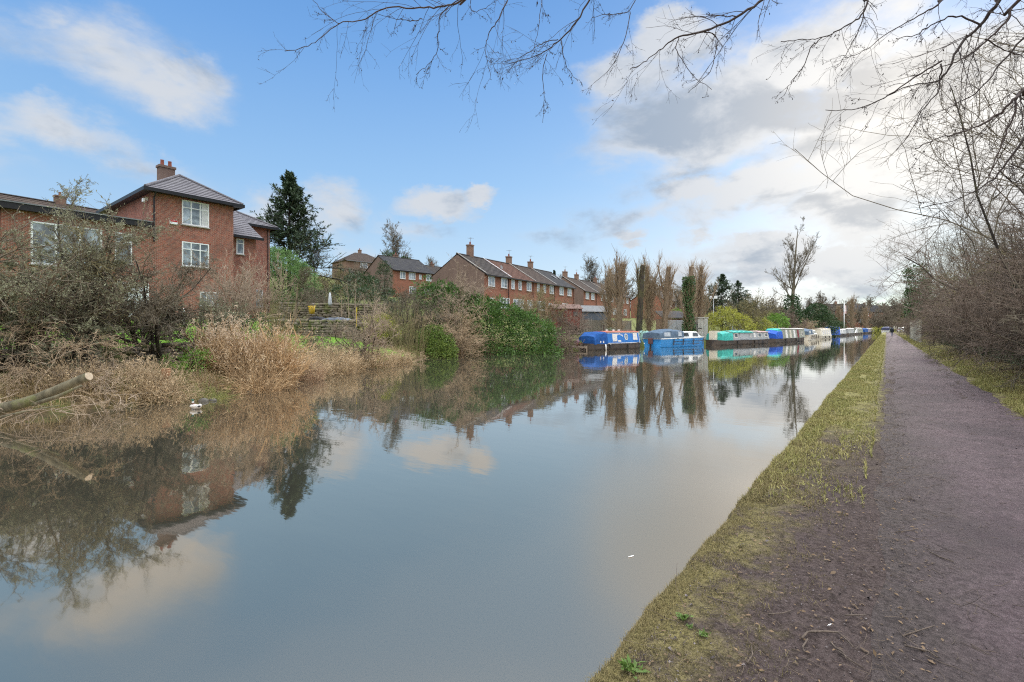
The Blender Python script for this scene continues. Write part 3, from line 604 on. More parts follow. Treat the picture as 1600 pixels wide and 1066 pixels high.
def terrace():
    a = R(94.8); u = Vector((math.cos(a), math.sin(a), 0)); grp = 'terraced houses in a row above the canal'
    o = Vector((-41.5, 48, 3.5)); E, RI, D = 5.2, 2.85, 9.2
    up = lambda xs, w=1.35: [(x - .08, 3.62, w * 1.12, 1.36, 2, False) for x in xs]
    lo = lambda x, w, n=2: [(x - .08, .85, w * 1.08, 1.4, n, False)]
    def skyl(t, rf):
        for x in (4.2, 5.9):
            m = MB(); k = RI / (D / 2); yy = lambda s: 1.2 + s
            m.poly([(x, 2.1, E + 2.1 * k + .28), (x + .7, 2.1, E + 2.1 * k + .28), (x + .7, 3.1, E + 3.1 * k + .28), (x, 3.1, E + 3.1 * k + .28)]); m.obox((x - .05, 2.05, E + 2.05 * k + .1), X_, Y_, 0, .8, 0, .05, 0, .15); m.build('skylight', GREYM, rf)
    def dish(t, rf): MB().tube([(5.4, 1.25, E + .9), (5.4, 1.2, E + 1.35), (5.4, 1.0, E + 1.42), (5.4, .95, E + 1.43)], [.03, .03, .05, .3], 10).build('satellite_dish', GREYM, rf)
    W = [(6.0, TL_DARK, up([.9, 3.9]) + lo(3.6, 2.2, 3), [(3.1, .15, 1.75, .8)], 'end terraced house with brown gable wall and tall brick chimney', BR_GAB, dish, (1.2,)),
         (6.85, TL_RED, up([.5, 2.4], .75) + up([4.7], 1.2) + lo(1.0, 2.6, 3) + lo(4.9, 1.3), None, 'terraced house with reddish ribbed tiles between two plain dark roofs', None, None, None),
         (6.85, TL_BRN, up([.9, 2.9], .75) + up([5.0], 1.2) + lo(1.0, 2.3, 3), [(.3, .2, 1.35, .75)], 'third terraced house along, two narrow upper windows and plain brown roof', None, None, (4.6,)),
         (7.3, TL_SLT, up([1.6, 4.6]) + lo(2.6, 1.9, 3), [(.15, .2, 1.3, .7)], 'end terraced house with two skylights in its slate grey roof', BR_GAB, skyl, (5.6,))]
    x = 0
    for L, tl, wn, ch, lab, gb, ex, dr in W:
        p = o + u * x; gable_house(lab, 'house', p, a, L - .02, D, E, RI, BR_TER, tl, wn, ch, grp, gb, verge=.0 if gb is None else .01, door=dr, extra=ex); x += L
    # white verge line between the first two roofs, a strip of flashing on the roof joint
    o2 = Vector((-47, 84, 3.7)); x = 0; a2 = R(94); u2 = Vector((math.cos(a2), math.sin(a2), 0))
    W2 = [(6.3, TL_BRN, up([1.0, 3.6]) + lo(1.2, 1.0) + lo(3.6, 1.7, 2), [(1.2, .1, 1.3, 1.0)], 'brown gabled terraced house just behind the grey garden shed', BR_GAB), (6.6, TL_DARK, up([2.2, 4.6], .8) + lo(2.2, 1.8), [(.2, .1, 1.2, .8)], 'terraced house with dark roof half hidden by the first pollarded tree', None), (6.6, TL_BRN, up([1.2, 4.0], 1.1) + lo(2.2, 1.8), [(3.3, .1, 1.2, .8)], 'brown roofed terraced house seen between pollarded trunks', None), (6.6, TL_DARK, up([1.2, 4.0], 1.1) + lo(2.2, 1.8), [(3.3, .1, 1.2, .8)], 'last terraced house before the gap behind the pollarded trees', BR_GAB)]
    for L, tl, wn, ch, lab, gb in W2:
        gable_house(lab, 'house', o2 + u2 * x, a2, L - .02, D, E, RI, BR_TER, tl, wn, ch, grp, gb, verge=.0, door=None); x += L
    o3 = Vector((-45, 122, 3.6)); x = 0
    for L, lab in ((7, 'brick house behind the slim pollard with bare shoots'), (7, 'brick house behind the ivy covered pollard')):
        gable_house(lab, 'house', o3 + Vector((0, 1, 0)) * x, R(90), L - .02, 9, E, RI, BR_TER, TL_DARK, up([1.2, 4.2]) + lo(2.2, 1.8), [(3.3, .1, 1.2, .8)], grp); x += L
terrace()
def hill_houses():
    grp = 'houses on the hillside'
    def wz(lst): return lst
    # semi pair above the garden hedge
    p = Vector((-72, 57.5, 7.2)); a = R(86)
    gable_house('brick hillside house with brown gable seen over the dark garden hedge', 'house', p, a, 9.6, 9.4, 5.2, 2.9, BR_TER, TL_SLT, [(1.6, 3.6, 1.2, 1.35, 2, False), (3.6, 3.6, 1.5, 1.35, 3, False), (6.0, 3.8, .6, .9, 1, False), (7.7, 3.6, 1.3, 1.35, 3, False), (3.7, .9, 1.6, 1.4, 3, False), (7.3, 1.0, 1.5, 1.3, 3, False)], [(4.8, 1.2, .9, .8)], grp, BR_GAB, name='hillside_house')
    gable_house('dark roofed house tucked behind the brown gabled hillside house', 'house', Vector((-84, 78, 8.6)), R(88), 9, 9, 5.2, 2.8, BR_DUN, TL_DARK, [(1.6, 3.6, 1.3, 1.2, 2, False), (5.6, 3.6, 1.3, 1.2, 2, False)], [(4.5, .2, .8, .8)], grp, name='hillside_house')
    gable_house('farther dark roof on the skyline left of the terrace chimney', 'house', Vector((-98, 98, 11.5)), R(88), 10, 9, 5.0, 2.6, BR_DUN, TL_BRN, [(1.6, 3.4, 1.3, 1.2, 2, False)], [(3, .2, .9, .8)], grp, name='hillside_house')
    def porch(t, rf):
        MB().box(4.4, 9.6, -1.5, -.01, 2.35, 2.6).build('porch_roof', UPVC, t); MB().box(4.5, 4.62, -1.45, -1.33, 0, 2.34).box(7, 7.12, -1.45, -1.33, 0, 2.34).box(9.4, 9.52, -1.45, -1.33, 0, 2.34).build('porch_post', UPVC, t)
    gable_house('brown hipped roof house with white porch highest on the hillside', 'house', Vector((-105.5, 70, 13.4)), R(80), 11.5, 8.5, 5.0, 2.7, BR_DUN, TL_BRN, [(.8, .7, 1.6, 1.7, 2, False), (3.6, 3.3, 2.0, 1.3, 3, False), (8.6, 3.3, 1.2, 1.2, 2, False), (5, .7, 1.7, 1.4, 3, False), (7.6, .7, 1.4, 1.4, 2, False)], [(5.8, .6, .9, .7)], grp, hip=True, name='hillside_house', extra=porch)
    # roof glimpsed over the flat roofed wing at the left edge
    gable_house('brown roofed house glimpsed over the flat roof of the brick wing', 'house', Vector((-66, 4.5, 6.6)), R(96), 12, 9, 5.6, 2.8, BR_DUN, TL_BRN, [(2, 3.4, 1.4, 1.2, 2, False), (7, 3.4, 1.4, 1.2, 2, False)], [(1.5, .2, 1.2, .9), (8, .2, 1.0, .9)], grp, name='hillside_house')
    # far end of the canal
    far = [(1318, 205, 3.0, 9, 'tall far brick house with grey roof behind the flag pole', BR_TER, TL_SLT, 24), (1346, 225, 3.4, 9, 'far brick house with slate roof behind the columnar trees', BR_TER, TL_SLT, 30), (1296, 215, 3.6, 12, 'far brown house behind the dark ivy tree', BR_DUN, TL_DARK, 30), (1368, 260, 4.6, 14, 'far dark roofed house at the end of the canal', BR_DUN, TL_DARK, 20)]
    for px, d, z, L, lab, br, tl, rz in far:
        gable_house(lab, 'house', G(px, d, z), R(rz), L, 9, 5.6, 3.0, br, tl, [(1.5, 3.8, 1.6, 1.3, 2, False), (L - 3.5, 3.8, 1.6, 1.3, 2, False), (1.5, .9, 1.8, 1.4, 2, False), (L - 3.5, .9, 1.6, 1.4, 2, False)], [(L * .4, .1, 1.3, .9)], 'brick houses at the far end of the canal', name='far_house')
hill_houses()
# ------------------------------------------------------------------ boats
def paint(name, c, r=.35): return M_plain(name, c, tuple(x * .82 for x in c), 1.4, r, .08, 12, coat=.2)
BLK = M_plain('hull_black', (.018, .018, .02), (.075, .058, .045), 1.6, .6, .2, 9); BLUE = paint('narrowboat_blue', (.035, .17, .50)); NAVY = M_plain('cover_blue', (.012, .085, .30), (.008, .055, .21), 3, .8, .5, 4); CRM = paint('cream_paint', (.66, .62, .52)); REDO = paint('roof_red_oxide', (.50, .17, .11), .7); WHT = paint('boat_white', (.74, .75, .74)); CYAN = paint('cruiser_blue', (.04, .27, .66)); CANV = M_plain('canvas_slate', (.10, .15, .21), (.065, .10, .15), 3, .9, .4, 5); TEAL = M_plain('tarp_teal', (.05, .42, .36), (.035, .30, .27), 3, .7, .5, 4); SAGE = paint('boat_grey', (.33, .35, .36)); OLIV = paint('boat_sage', (.27, .29, .24)); WINF = paint('window_cream', (.75, .73, .66)); DKW = GLASS2; BTARP = M_plain('tarp_blue', (.02, .10, .50), (.015, .07, .36), 3, .7, .5, 4); MINT = M_plain('tarp_mint', (.28, .46, .42), (.16, .30, .28), 4, .8, .5, 4); PURP = M_plain('dull_navy', (.05, .06, .13), None, 3, .7)
METAL = M_plain('galvanised', (.35, .36, .37), (.25, .26, .27), 5, .45, metal=.6); WOODG = M_plain('weathered_wood', (.24, .20, .16), (.16, .13, .10), 5, .9, .3, 30)
def hull_rings(L, B, fb, bow=1.6, stern=.8, rise=.25, draft=.25):
    rings = []; N = 22
    for i in range(N + 1):
        x = L * i / N; tb = min(1, x / stern) if stern > 0 else 1; tf = min(1, (L - x) / bow); w = B / 2 * min((1 - (1 - tb) ** 2.2) * .88 + .12 if tb < 1 else 1, (1 - (1 - tf) ** 2.0) * .96 + .04 if tf < 1 else 1)
        z = fb + rise * max(0, 1 - (L - x) / (bow * 1.6)) ** 2 + rise * .35 * max(0, 1 - x / (stern * 2)) ** 2
        rings.append([(x, -w * .86, -draft), (x, -w, .12), (x, -w, z - .1), (x, -w * 1.015, z - .08), (x, -w * 1.015, z), (x, w * 1.015, z), (x, w * 1.015, z - .08), (x, w, z - .1), (x, w, .12), (x, w * .86, -draft)])
    return rings
def narrowboat(label, px0, d0, px1, d1, cabin, roofm, hull=BLK, cab=(.2, .84), wins=(), B=2.05, ch=1.05, fb=.52, details=None, flip=False, group='boats moored along the far bank', name='narrowboat'):
    a = G(px0, d0, WATER); b = G(px1, d1, WATER); L = (b - a).length; ang = math.atan2(b.y - a.y, b.x - a.x)
    t = thing(name, label, 'boat', a, ang, group)   # local +x away along the bank, -y faces the towpath
    MB().loft(hull_rings(L, B, fb)).build('hull', hull, t)
    MB().box(L * .03, L * .97, -B * .45, B * .45, fb - .05, fb + .012).build('deck', M_plain('deck_grey', (.16, .15, .14), None, 4, .9), t) if False else None
    x0, x1 = L * cab[0], L * cab[1]; w0, w1 = B * .43, B * .36; z0, z1 = fb + .005, fb + ch
    m = MB(); m.hexa([(x0, -w0, z0), (x1, -w0, z0), (x1, w0, z0), (x0, w0, z0), (x0, -w1, z1), (x1 - .12, -w1, z1), (x1 - .12, w1, z1), (x0, w1, z1)]); cb = m.build('cabin', cabin, t)
    rr = [[(x, -w1 - .05, z1 + .004), (x, -w1 - .05, z1 + .05), (x, -w1 * .5, z1 + .11), (x, 0, z1 + .13), (x, w1 * .5, z1 + .11), (x, w1 + .05, z1 + .05), (x, w1 + .05, z1 + .004)] for x in (x0 - .06, x1 - .04)]
    MB().loft(rr).build('roof', roofm, t)
    side = Vector((0, -(1), (w1 - w0) / (z1 - z0) * -1)); lean = (w1 - w0) / (z1 - z0)
    def onside(x, z, out): return Vector((x, -(w0 + lean * (z - z0)) - out, z))
    def plate(nm, xa, xb, za, zb, mat, out=.015, par=None, th=.02):
        q = MB(); q.hexa([onside(xa, za, 0.002), onside(xb, za, .002), onside(xb, za, out), onside(xa, za, out), onside(xa, zb, .002), onside(xb, zb, .002), onside(xb, zb, out), onside(xa, zb, out)]); return q.build(nm, mat, par or cb)
    def oval(nm, xc, zc, rx, rz, mat, out, par):
        q = MB(); q.loft([[onside(xc + rx * math.cos(k * .3927), zc + rz * math.sin(k * .3927), oo) for k in range(16)] for oo in (.003, out)]); return q.build(nm, mat, par)
    for wdef in wins:
        if wdef[0] == 'o': f = oval('porthole', wdef[1] * L, wdef[2] + fb, wdef[3], wdef[4], WINF, .03, cb); oval('pane', wdef[1] * L, wdef[2] + fb, wdef[3] * .74, wdef[4] * .78, GLASS, .04, f)
        else:
            _, c, zc, w, h, gm = wdef; f = plate('window', c * L - w / 2, c * L + w / 2, fb + zc - h / 2, fb + zc + h / 2, WINF, .028); plate('pane', c * L - w / 2 + .07, c * L + w / 2 - .07, fb + zc - h / 2 + .07, fb + zc + h / 2 - .07, gm, .034, f)
    rg = random.Random(int(px0)); zt = z1 + .12; cl = MB()
    for k in range(3): xx = x0 + (x1 - x0) * rg.uniform(.12, .88); cl.box(xx, xx + rg.uniform(.3, .8), -.25, rg.uniform(.05, .3), zt - .03, zt + rg.uniform(.08, .3))
    cl.build('roof_clutter', WOODG, t) if cabin is not BLUE else None
    xx = x0 + (x1 - x0) * .2; MB().tube([(xx, .3, zt - .05), (xx, .3, zt + .5), (xx, .3, zt + .52)], [.06, .06, .09], 8).build('stove_flue', BLK, t)
    MB().tube([(L * .95, -B * .2, fb + .2), (L * .99, B * .8, fb + .1), (L * 1.02, B * 1.3, fb - .05)], .02, 5).build('mooring_rope', WOODG, t)
    for fx in (.3, .62): MB().tube([(L * fx, -B / 2 - .07, fb - .05), (L * fx, -B / 2 - .07, fb - .4)], .06, 7).build('fender', M_plain('fender_black', (.03, .03, .03), None, 8, .8), t)
    if details: details(t, cb, L, plate, onside, oval, (x0, x1, w0, w1, z0, z1))
    return t
def cover(t, name, mat, x0, x1, w, z0, z1, slope0=.3, slope1=.0, arch=.12, seed=0, n=9):
    rg = random.Random(seed); rings = []
    for i in range(n + 1):
        f = i / n; x = x0 + (x1 - x0) * f; s = 1 - slope0 * max(0, 1 - f * 3) - slope1 * max(0, 1 - (1 - f) * 3); zt = z0 + (z1 - z0) * s; j = lambda: rg.uniform(-.03, .03)
        rings.append([(x, -w, z0), (x + j(), -w * .97 + j(), z0 + (zt - z0) * .55), (x, -w * .90 + j(), z0 + (zt - z0) * .90 + j()), (x, -w * .78 + j(), zt + j()), (x + j(), 0, zt + arch + j()), (x, w * .78, zt), (x, w * .90, z0 + (zt - z0) * .9), (x, w * .97, z0 + (zt - z0) * .55), (x, w, z0)])
    return MB().loft(rings).build(name, mat, t, False)
LINE = paint('coach_line', (.72, .70, .66))
def blue_details(t, cb, L, plate, onside, oval, c):
    x0, x1, w0, w1, z0, z1 = c
    for i, (a, b, e, f) in enumerate(((x0 + .04, x1 - .10, z0 + .02, z0 + .075), (x0 + .04, x1 - .16, z1 - .075, z1 - .02), (x0 + .04, x0 + .10, z0 + .08, z1 - .08), (x1 - .2, x1 - .14, z0 + .08, z1 - .08))): plate('coach_line', a, b, e, f, LINE, .012)
    xc, zc = (x0 + x1) / 2 - .65, z0 + .62
    q = MB()
    for k in range(9):
        an = math.pi * (.78 - .56 * k / 8); xx = xc + .62 * math.cos(an); zz = zc - .26 + .42 * math.sin(an); h = .10 + .03 * ((k * 7) % 3)
        q.hexa([onside(xx - .035, zz, .002), onside(xx + .035, zz, .002), onside(xx + .035, zz, .012), onside(xx - .035, zz, .012), onside(xx - .035, zz + h, .002), onside(xx + .035, zz + h, .002), onside(xx + .035, zz + h, .012), onside(xx - .035, zz + h, .012)])
    q.build('name_lettering', LINE, cb); plate('name_plate', xc - .2, xc + .2, z0 + .16, z0 + .3, LINE, .014)
    cover(t, 'pram_cover', NAVY, L * .06, L * .275, 1.0, 0.5, 1.56, .36, 0, .06, 1)
    for dx in (.14, .19): MB().box(L * dx, L * dx + .1, -1.03, -.985, .62, .8).build('cover_tie', WHT, t)
    for i, fx in enumerate((.42, .54, .64, .9)): MB().tube([(L * fx, .1, z1 + .12), (L * fx, .1, z1 + .2), (L * fx, .1, z1 + .24)], [.1, .14, .1], 8).build('roof_vent', WHT, t, True)
    MB().box(L * .66, L * .86, -.3, .3, z1 + .13, z1 + .24).build('roof_box', WOODG, t)
    MB().tube([(L * .215, -1.12, .5), (L * .22, -1.14, .0)], .06, 8).build('fender', WHT, t, True)
    for fx in (.30, .93): MB().box(L * fx, L * fx + .09, -1.1, -1.05, .42, .52).build('mooring_stud', WHT, t)
narrowboat('blue narrowboat with white lettering, blue stern cover and red edged roof', 911, 42.6, 997, 47.6, BLUE, REDO, cab=(.27, .90), ch=1.02, wins=[('r', .42, .55, .62, .66, CURT), ('o', .63, .6, .24, .30, 0), ('r', .80, .62, .62, .62, CURT)], details=blue_details)
def grey_details(t, cb, L, plate, onside, oval, c):
    cover(t, 'tarpaulin', TEAL, L * .05, L * .24, .98, .48, 1.42, .1, 0, .14, 2); cover(t, 'roof_tarpaulin', TEAL, L * .24, L * .62, .9, c[5] - .05, c[5] + .13, .2, .3, .1, 3); cover(t, 'roof_cover', M_plain('tarp_pink', (.5, .33, .34), None, 3, .8), L * .72, L * .96, .84, c[5] - .02, c[5] + .1, 0, .6, .05, 4)
    plate('side_panel', L * .38, L * .54, c[4] + .1, c[5] - .1, SAGE, .03); MB().tube([(L * .4, .2, c[5]), (L * .4, .2, c[5] + .75)], .05, 8).build('stove_flue', METAL, t)
    MB().box(L * .02, L * .1, -.4, .4, .5, 1.62).build('stern_locker', CRM, t)
narrowboat('grey narrowboat under teal tarpaulins with black hull', 1111, 54.8, 1195, 62.5, SAGE, OLIV, cab=(.22, .95), ch=.92, wins=[('r', .31, .55, .8, .5, DKW), ('r', .585, .55, .3, .55, DKW), ('r', .66, .55, .4, .5, CURT), ('r', .76, .55, .9, .55, GLASS), ('r', .89, .55, .7, .5, GLASS)], details=grey_details)
def tent_details(t, cb, L, plate, onside, oval, c):
    cover(t, 'tarpaulin', BTARP, L * .05, L * .24, 1.0, .55, 1.5, .35, 0, .12, 5); cover(t, 'bow_tarpaulin', TEAL, L * .14, L * .26, .8, 1.4, 1.85, .5, .4, .05, 6)
    for k in range(4): plate('side_curtain', L * (.36 + .12 * k), L * (.41 + .12 * k), c[4] + .05, c[5] - .08, (WHT, CRM, WHT, M_plain('maroon', (.22, .04, .05), None, 3, .6))[k], .03)
narrowboat('sage green narrowboat with blue bow tarpaulin and pale side curtains', 1197, 63.2, 1249, 73, OLIV, SAGE, cab=(.22, .98), ch=1.25, wins=[('r', .88, .6, .8, .5, DKW)], details=tent_details)
def cream_details(t, cb, L, plate, onside, oval, c):
    for k in range(4): plate('window_curtain', L * (.2 + .18 * k), L * (.29 + .18 * k), c[4] + .25, c[5] - .2, CURT, .03)
    MB().box(L * .3, L * .36, -.3, .3, c[5] + .12, c[5] + .3).box(L * .55, L * .6, -.2, .2, c[5] + .12, c[5] + .34).build('roof_clutter', WOODG, t)
narrowboat('cream narrowboat between the small white cruiser and the tall blue one', 1273, 85.5, 1292, 95.5, CRM, CRM, hull=M_plain('hull_cream', (.38, .36, .3), None, 3, .5), cab=(.08, .92), ch=1.15, details=cream_details)
def tall_details(t, cb, L, plate, onside, oval, c):
    cover(t, 'wheelhouse_cover', BTARP, L * .0, L * .42, 1.05, .3, 2.25, .05, .05, .06, 7)
    MB().box(-.03, -.005, -.32, .12, 1.3, 1.95).build('clear_panel', WHT, t); plate('side_panel', L * .5, L * .56, c[4] + .1, c[5] - .1, WHT, .03); plate('side_panel', L * .64, L * .7, c[4] + .1, c[5] - .1, WHT, .03)
narrowboat('tall bright blue covered narrowboat, end on to the towpath', 1295.5, 112, 1317, 124, SAGE, SAGE, cab=(.4, .96), ch=1.0, details=tall_details)
narrowboat('plain light grey narrowboat in front of the flag pole', 1318.5, 127, 1330, 140, SAGE, WHT, cab=(.12, .95), ch=1.2, wins=[('r', .4, .6, 1.2, .5, GLASS)])
narrowboat('dark green narrowboat with a sloping white bow', 1331, 143, 1344, 160, OLIV, SAGE, cab=(.2, .95), ch=1.3, wins=[('r', .5, .6, .9, .5, DKW)], details=lambda t, cb, L, *a: MB().hexa([(L * .02, -.9, .5), (L * .25, -.9, .5), (L * .25, -.7, .5), (L * .02, -.7, .5), (L * .06, -.8, .9), (L * .25, -.8, 1.9), (L * .25, -.7, 1.9), (L * .06, -.7, .9)]).build('sloping_screen', WHT, t))
narrowboat('last narrowboat in the line, purple grey with navy cover', 1345.5, 163, 1365, 192, M_plain('purple_grey', (.26, .25, .33), None, 3, .5), SAGE, cab=(.25, .96), ch=1.2, wins=[('r', .45, .6, 1.2, .5, GLASS), ('r', .6, .6, 1.2, .5, GLASS), ('r', .75, .6, 1.2, .5, GLASS)], details=lambda t, cb, L, *a: cover(t, 'stern_cover', NAVY, L * .02, L * .25, 1.0, .5, 1.75, .2, 0, .1, 8))
def cruiser(label, px0, d0, px1, d1, hullm, topm, canopy, B=2.3, scale=1.0, detail=True, cov=True):
    a = G(px0, d0, WATER); b = G(px1, d1, WATER); L = (b - a).length; ang = math.atan2(b.y - a.y, b.x - a.x)
    t = thing('cabin_cruiser', label, 'boat', a, ang, 'boats moored along the far bank'); s = scale
    rings = []; N = 20
    for i in range(N + 1):
        x = L * i / N; f = i / N; w = B / 2 * (1 if f < .55 else max(.03, 1 - ((f - .55) / .45) ** 2.2)); z = (.82 + .12 * f) * s; k = .80 if f < .6 else .80 - .4 * (f - .6)
        rings.append([(x, -w * k * .8, -.25), (x, -w * k - .02, .05), (x, -w, z), (x, w, z), (x, w * k + .02, .05), (x, w * k * .8, -.25)])
    hl_ = MB().loft(rings).build('hull', hullm, t)
    g = []
    for i in range(N + 1):
        x = L * i / N; f = i / N; w = B / 2 * (1 if f < .55 else max(.03, 1 - ((f - .55) / .45) ** 2.2)) + .03; z = (.82 + .12 * f) * s + .003
        g.append([(x, -w, z), (x, -w, z + .09), (x, w, z + .09), (x, w, z)])
    MB().loft(g).build('gunwale', topm, t)
    if detail:
        # rope-side fender rails along the hull
        for z, x0, x1 in ((.58, .22, .80), (.28, .22, .72)): MB().tube([(L * x0, -B / 2 * .97 - .02, z), (L * x1, -B / 2 * .93 - .02, z + .03)], .022, 6).build('rubbing_rope', BLK, t)
        for fx in (.22, .40, .60, .79): MB().tube([(L * fx, -B / 2 - .05, .84), (L * fx, -B / 2 * .92 - .06, .2)], .045, 6).build('fender', BLK, t)
    zc = .93 * s; cr = []
    for f, h, w in ((.40, .66, .80), (.42, .68, .80), (.60, .67, .78), (.74, .62, .72), (.80, .32, .62), (.90, .10, .36)): x = L * f; cr.append([(x, -B / 2 * w, zc), (x, -B / 2 * w * .9, zc + h * .9 * s), (x, -B / 2 * w * .75, zc + h * s), (x, B / 2 * w * .75, zc + h * s), (x, B / 2 * w * .9, zc + h * .9 * s), (x, B / 2 * w, zc)])
    cb = MB().loft(cr).build('cabin', topm, t)
    for (x0, x1) in ((.425, .55), (.63, .745)):
        q = lambda x, z, o: Vector((x, -(B / 2) * (.80 - .06 * max(0, x / L - .6) / .15) * (1 - .1 * (z - zc) / (.9 * s)) - o, z))
        m = MB(); za, zb = zc + .17 * s, zc + .50 * s; X0, X1 = L * x0, L * x1; m.hexa([q(X0, za, -.03), q(X1, za, -.03), q(X1, za, .025), q(X0, za, .025), q(X0 + .1, zb, -.03), q(X1 - .14, zb, -.03), q(X1 - .14, zb, .025), q(X0 + .1, zb, .025)]); m.build('cabin_window', GLASS2, cb)
    if cov:
        cv = cover(t, 'canopy', canopy, L * -.02, L * .43, B * .47, .9 * s, 1.70 * s, .36, .10, .13, 9)
        for (x0, x1, z0, z1) in ((.06, .17, 1.1, 1.5), (.315, .38, 1.12, 1.58)): MB().hexa([(L * x0, -B * .475, z0), (L * x1, -B * .475, z0), (L * x1, -B * .40, z0), (L * x0, -B * .40, z0), (L * x0 + .05, -B * .455, z1), (L * x1, -B * .455, z1), (L * x1, -B * .38, z1), (L * x0 + .05, -B * .38, z1)]).build('clear_panel', M_plain('vinyl_panel', (.45, .5, .54), (.3, .34, .4), 5, .2), cv)
    if detail:
        m = MB(); 
        for fx in (.86, .92, .985): m.tube([(L * fx, -B / 2 * (1.0 - ((fx - .55) / .45) ** 2.2) - .0, .95), (L * fx, -B / 2 * (1.0 - ((fx - .55) / .45) ** 2.2), 1.4)], .016, 5)
        m.tube([(L * .86, -B / 2 * .58, 1.4), (L * .92, -B / 2 * .38, 1.4), (L * .985, -B / 2 * .06, 1.4), (L * .92, B / 2 * .38, 1.4), (L * .86, B / 2 * .58, 1.4)], .018, 5); m.build('bow_rail', METAL, t)
        e = MB().box(-.42, -.1, -.2, .2, .35, .95).build('outboard_motor', M_plain('outboard_maroon', (.15, .06, .06), (.08, .05, .05), 5, .4), t, bevel=.06); MB().box(-.34, -.2, -.06, .06, -.3, .345).build('motor_leg', BLK, e)
        MB().box(L * .27, L * .31, -B / 2 - .045, -B / 2 - .034, .84, .9).build('name_plate', BLK, t)
    return t
cruiser('bright blue hulled cabin cruiser with white top and slate canvas canopy', 1019, 48.6, 1099, 53.6, CYAN, WHT, CANV)
cruiser('small scruffy white cruiser beyond the sage narrowboat', 1252, 75, 1271, 83.5, CRM, WHT, CANV, 2.1)
cruiser('white cruiser moored far off beside the walker', 1383, 175, 1393, 186, WHT, WHT, PURP, 2.4, 1.35, False)
# ------------------------------------------------------------------ vegetation materials
TWG = M_leaf('twig_grey_brown', (.11, .09, .065), (.205, .175, .13), (.15, .13, .095), .85, 0, .15); TWP = M_leaf('twig_pale', (.25, .19, .14), (.40, .32, .24), (.30, .24, .18), .85, 0, .15)
TWR = M_leaf('twig_reddish', (.125, .095, .075), (.215, .165, .13), (.165, .128, .10), .85, 0, .15); TWD = M_leaf('twig_dark', (.035, .027, .025), (.075, .055, .05), (.05, .04, .036), .8, 0, .2)
TWO = M_leaf('twig_olive', (.14, .125, .06), (.25, .21, .11), (.19, .165, .085), .85, 0, .15); TWT = M_leaf('twig_tan', (.26, .19, .125), (.38, .295, .20), (.31, .235, .155), .85, 0, .15)
BKD = M_bark('bark_dark', (.06, .05, .042), (.03, .025, .022), 7, (.075, .075, .04)); BKG = M_bark('bark_grey', (.19, .16, .125), (.10, .085, .068), 6, (.16, .15, .09)); BKB = M_bark('bark_brown', (.26, .195, .135), (.14, .105, .078), 6)
LF_SALLOW = M_leaf('sallow_leaf', (.17, .185, .105), (.36, .37, .24), (.22, .225, .14), .6, .25); LF_DARK = M_leaf('dark_evergreen', (.025, .055, .022), (.06, .10, .035), (.04, .075, .03), .4, .1); LF_RHODO = M_leaf('rhododendron_leaf', (.022, .062, .018), (.125, .22, .05), (.075, .15, .033), .5, .15, .3)
LF_LAUREL = M_leaf('laurel_leaf', (.05, .10, .02), (.22, .29, .065), (.10, .165, .035), .5, .15, .3); LF_YEL = M_leaf('yellow_leaf', (.27, .29, .045), (.42, .42, .08), (.33, .33, .06), .5, .25); LF_CONI = M_leaf('conifer_needle', (.028, .055, .03), (.075, .115, .055), (.045, .08, .04), .6, .05); LF_SOFT = M_leaf('soft_conifer', (.12, .24, .075), (.22, .36, .12), (.16, .28, .09), .6, .15)
LF_GREEN = M_leaf('garden_green', (.10, .22, .03), (.20, .33, .06), (.14, .26, .04), .5, .2); LF_IVY = M_leaf('ivy_leaf', (.035, .085, .028), (.10, .17, .06), (.06, .11, .04), .5, .1, .25); LF_HOLLY = M_leaf('holly_leaf', (.025, .06, .026), (.07, .12, .045), (.04, .08, .033), .55, .08, .25); REED = M_leaf('dry_reed', (.38, .245, .13), (.58, .42, .25), (.46, .31, .165), .8, .25, .15); SEDGE = M_leaf('pale_sedge', (.38, .28, .17), (.58, .46, .31), (.42, .32, .19), .8, .25, .15); GSEDGE = M_leaf('green_sedge', (.17, .20, .06), (.30, .30, .11), (.24, .24, .09), .7, .25, .15)
def tv(arr, k=3, flt=None):
    return join([tubes(p, r, k) for p, r in arr])
def put(name, arrs, mat, parent, k=3): V, F = tv(arrs, k); return mesh_np(name, V, F, mat, parent, smooth=k > 4)
def azdir(rng, n, tilt, tsd=.15):
    az = rng.random(n) * 6.283; t = np.abs(rng.normal(tilt, tsd, n)); return np.stack([np.cos(az) * np.sin(t), np.sin(az) * np.sin(t), np.cos(t)], 1)
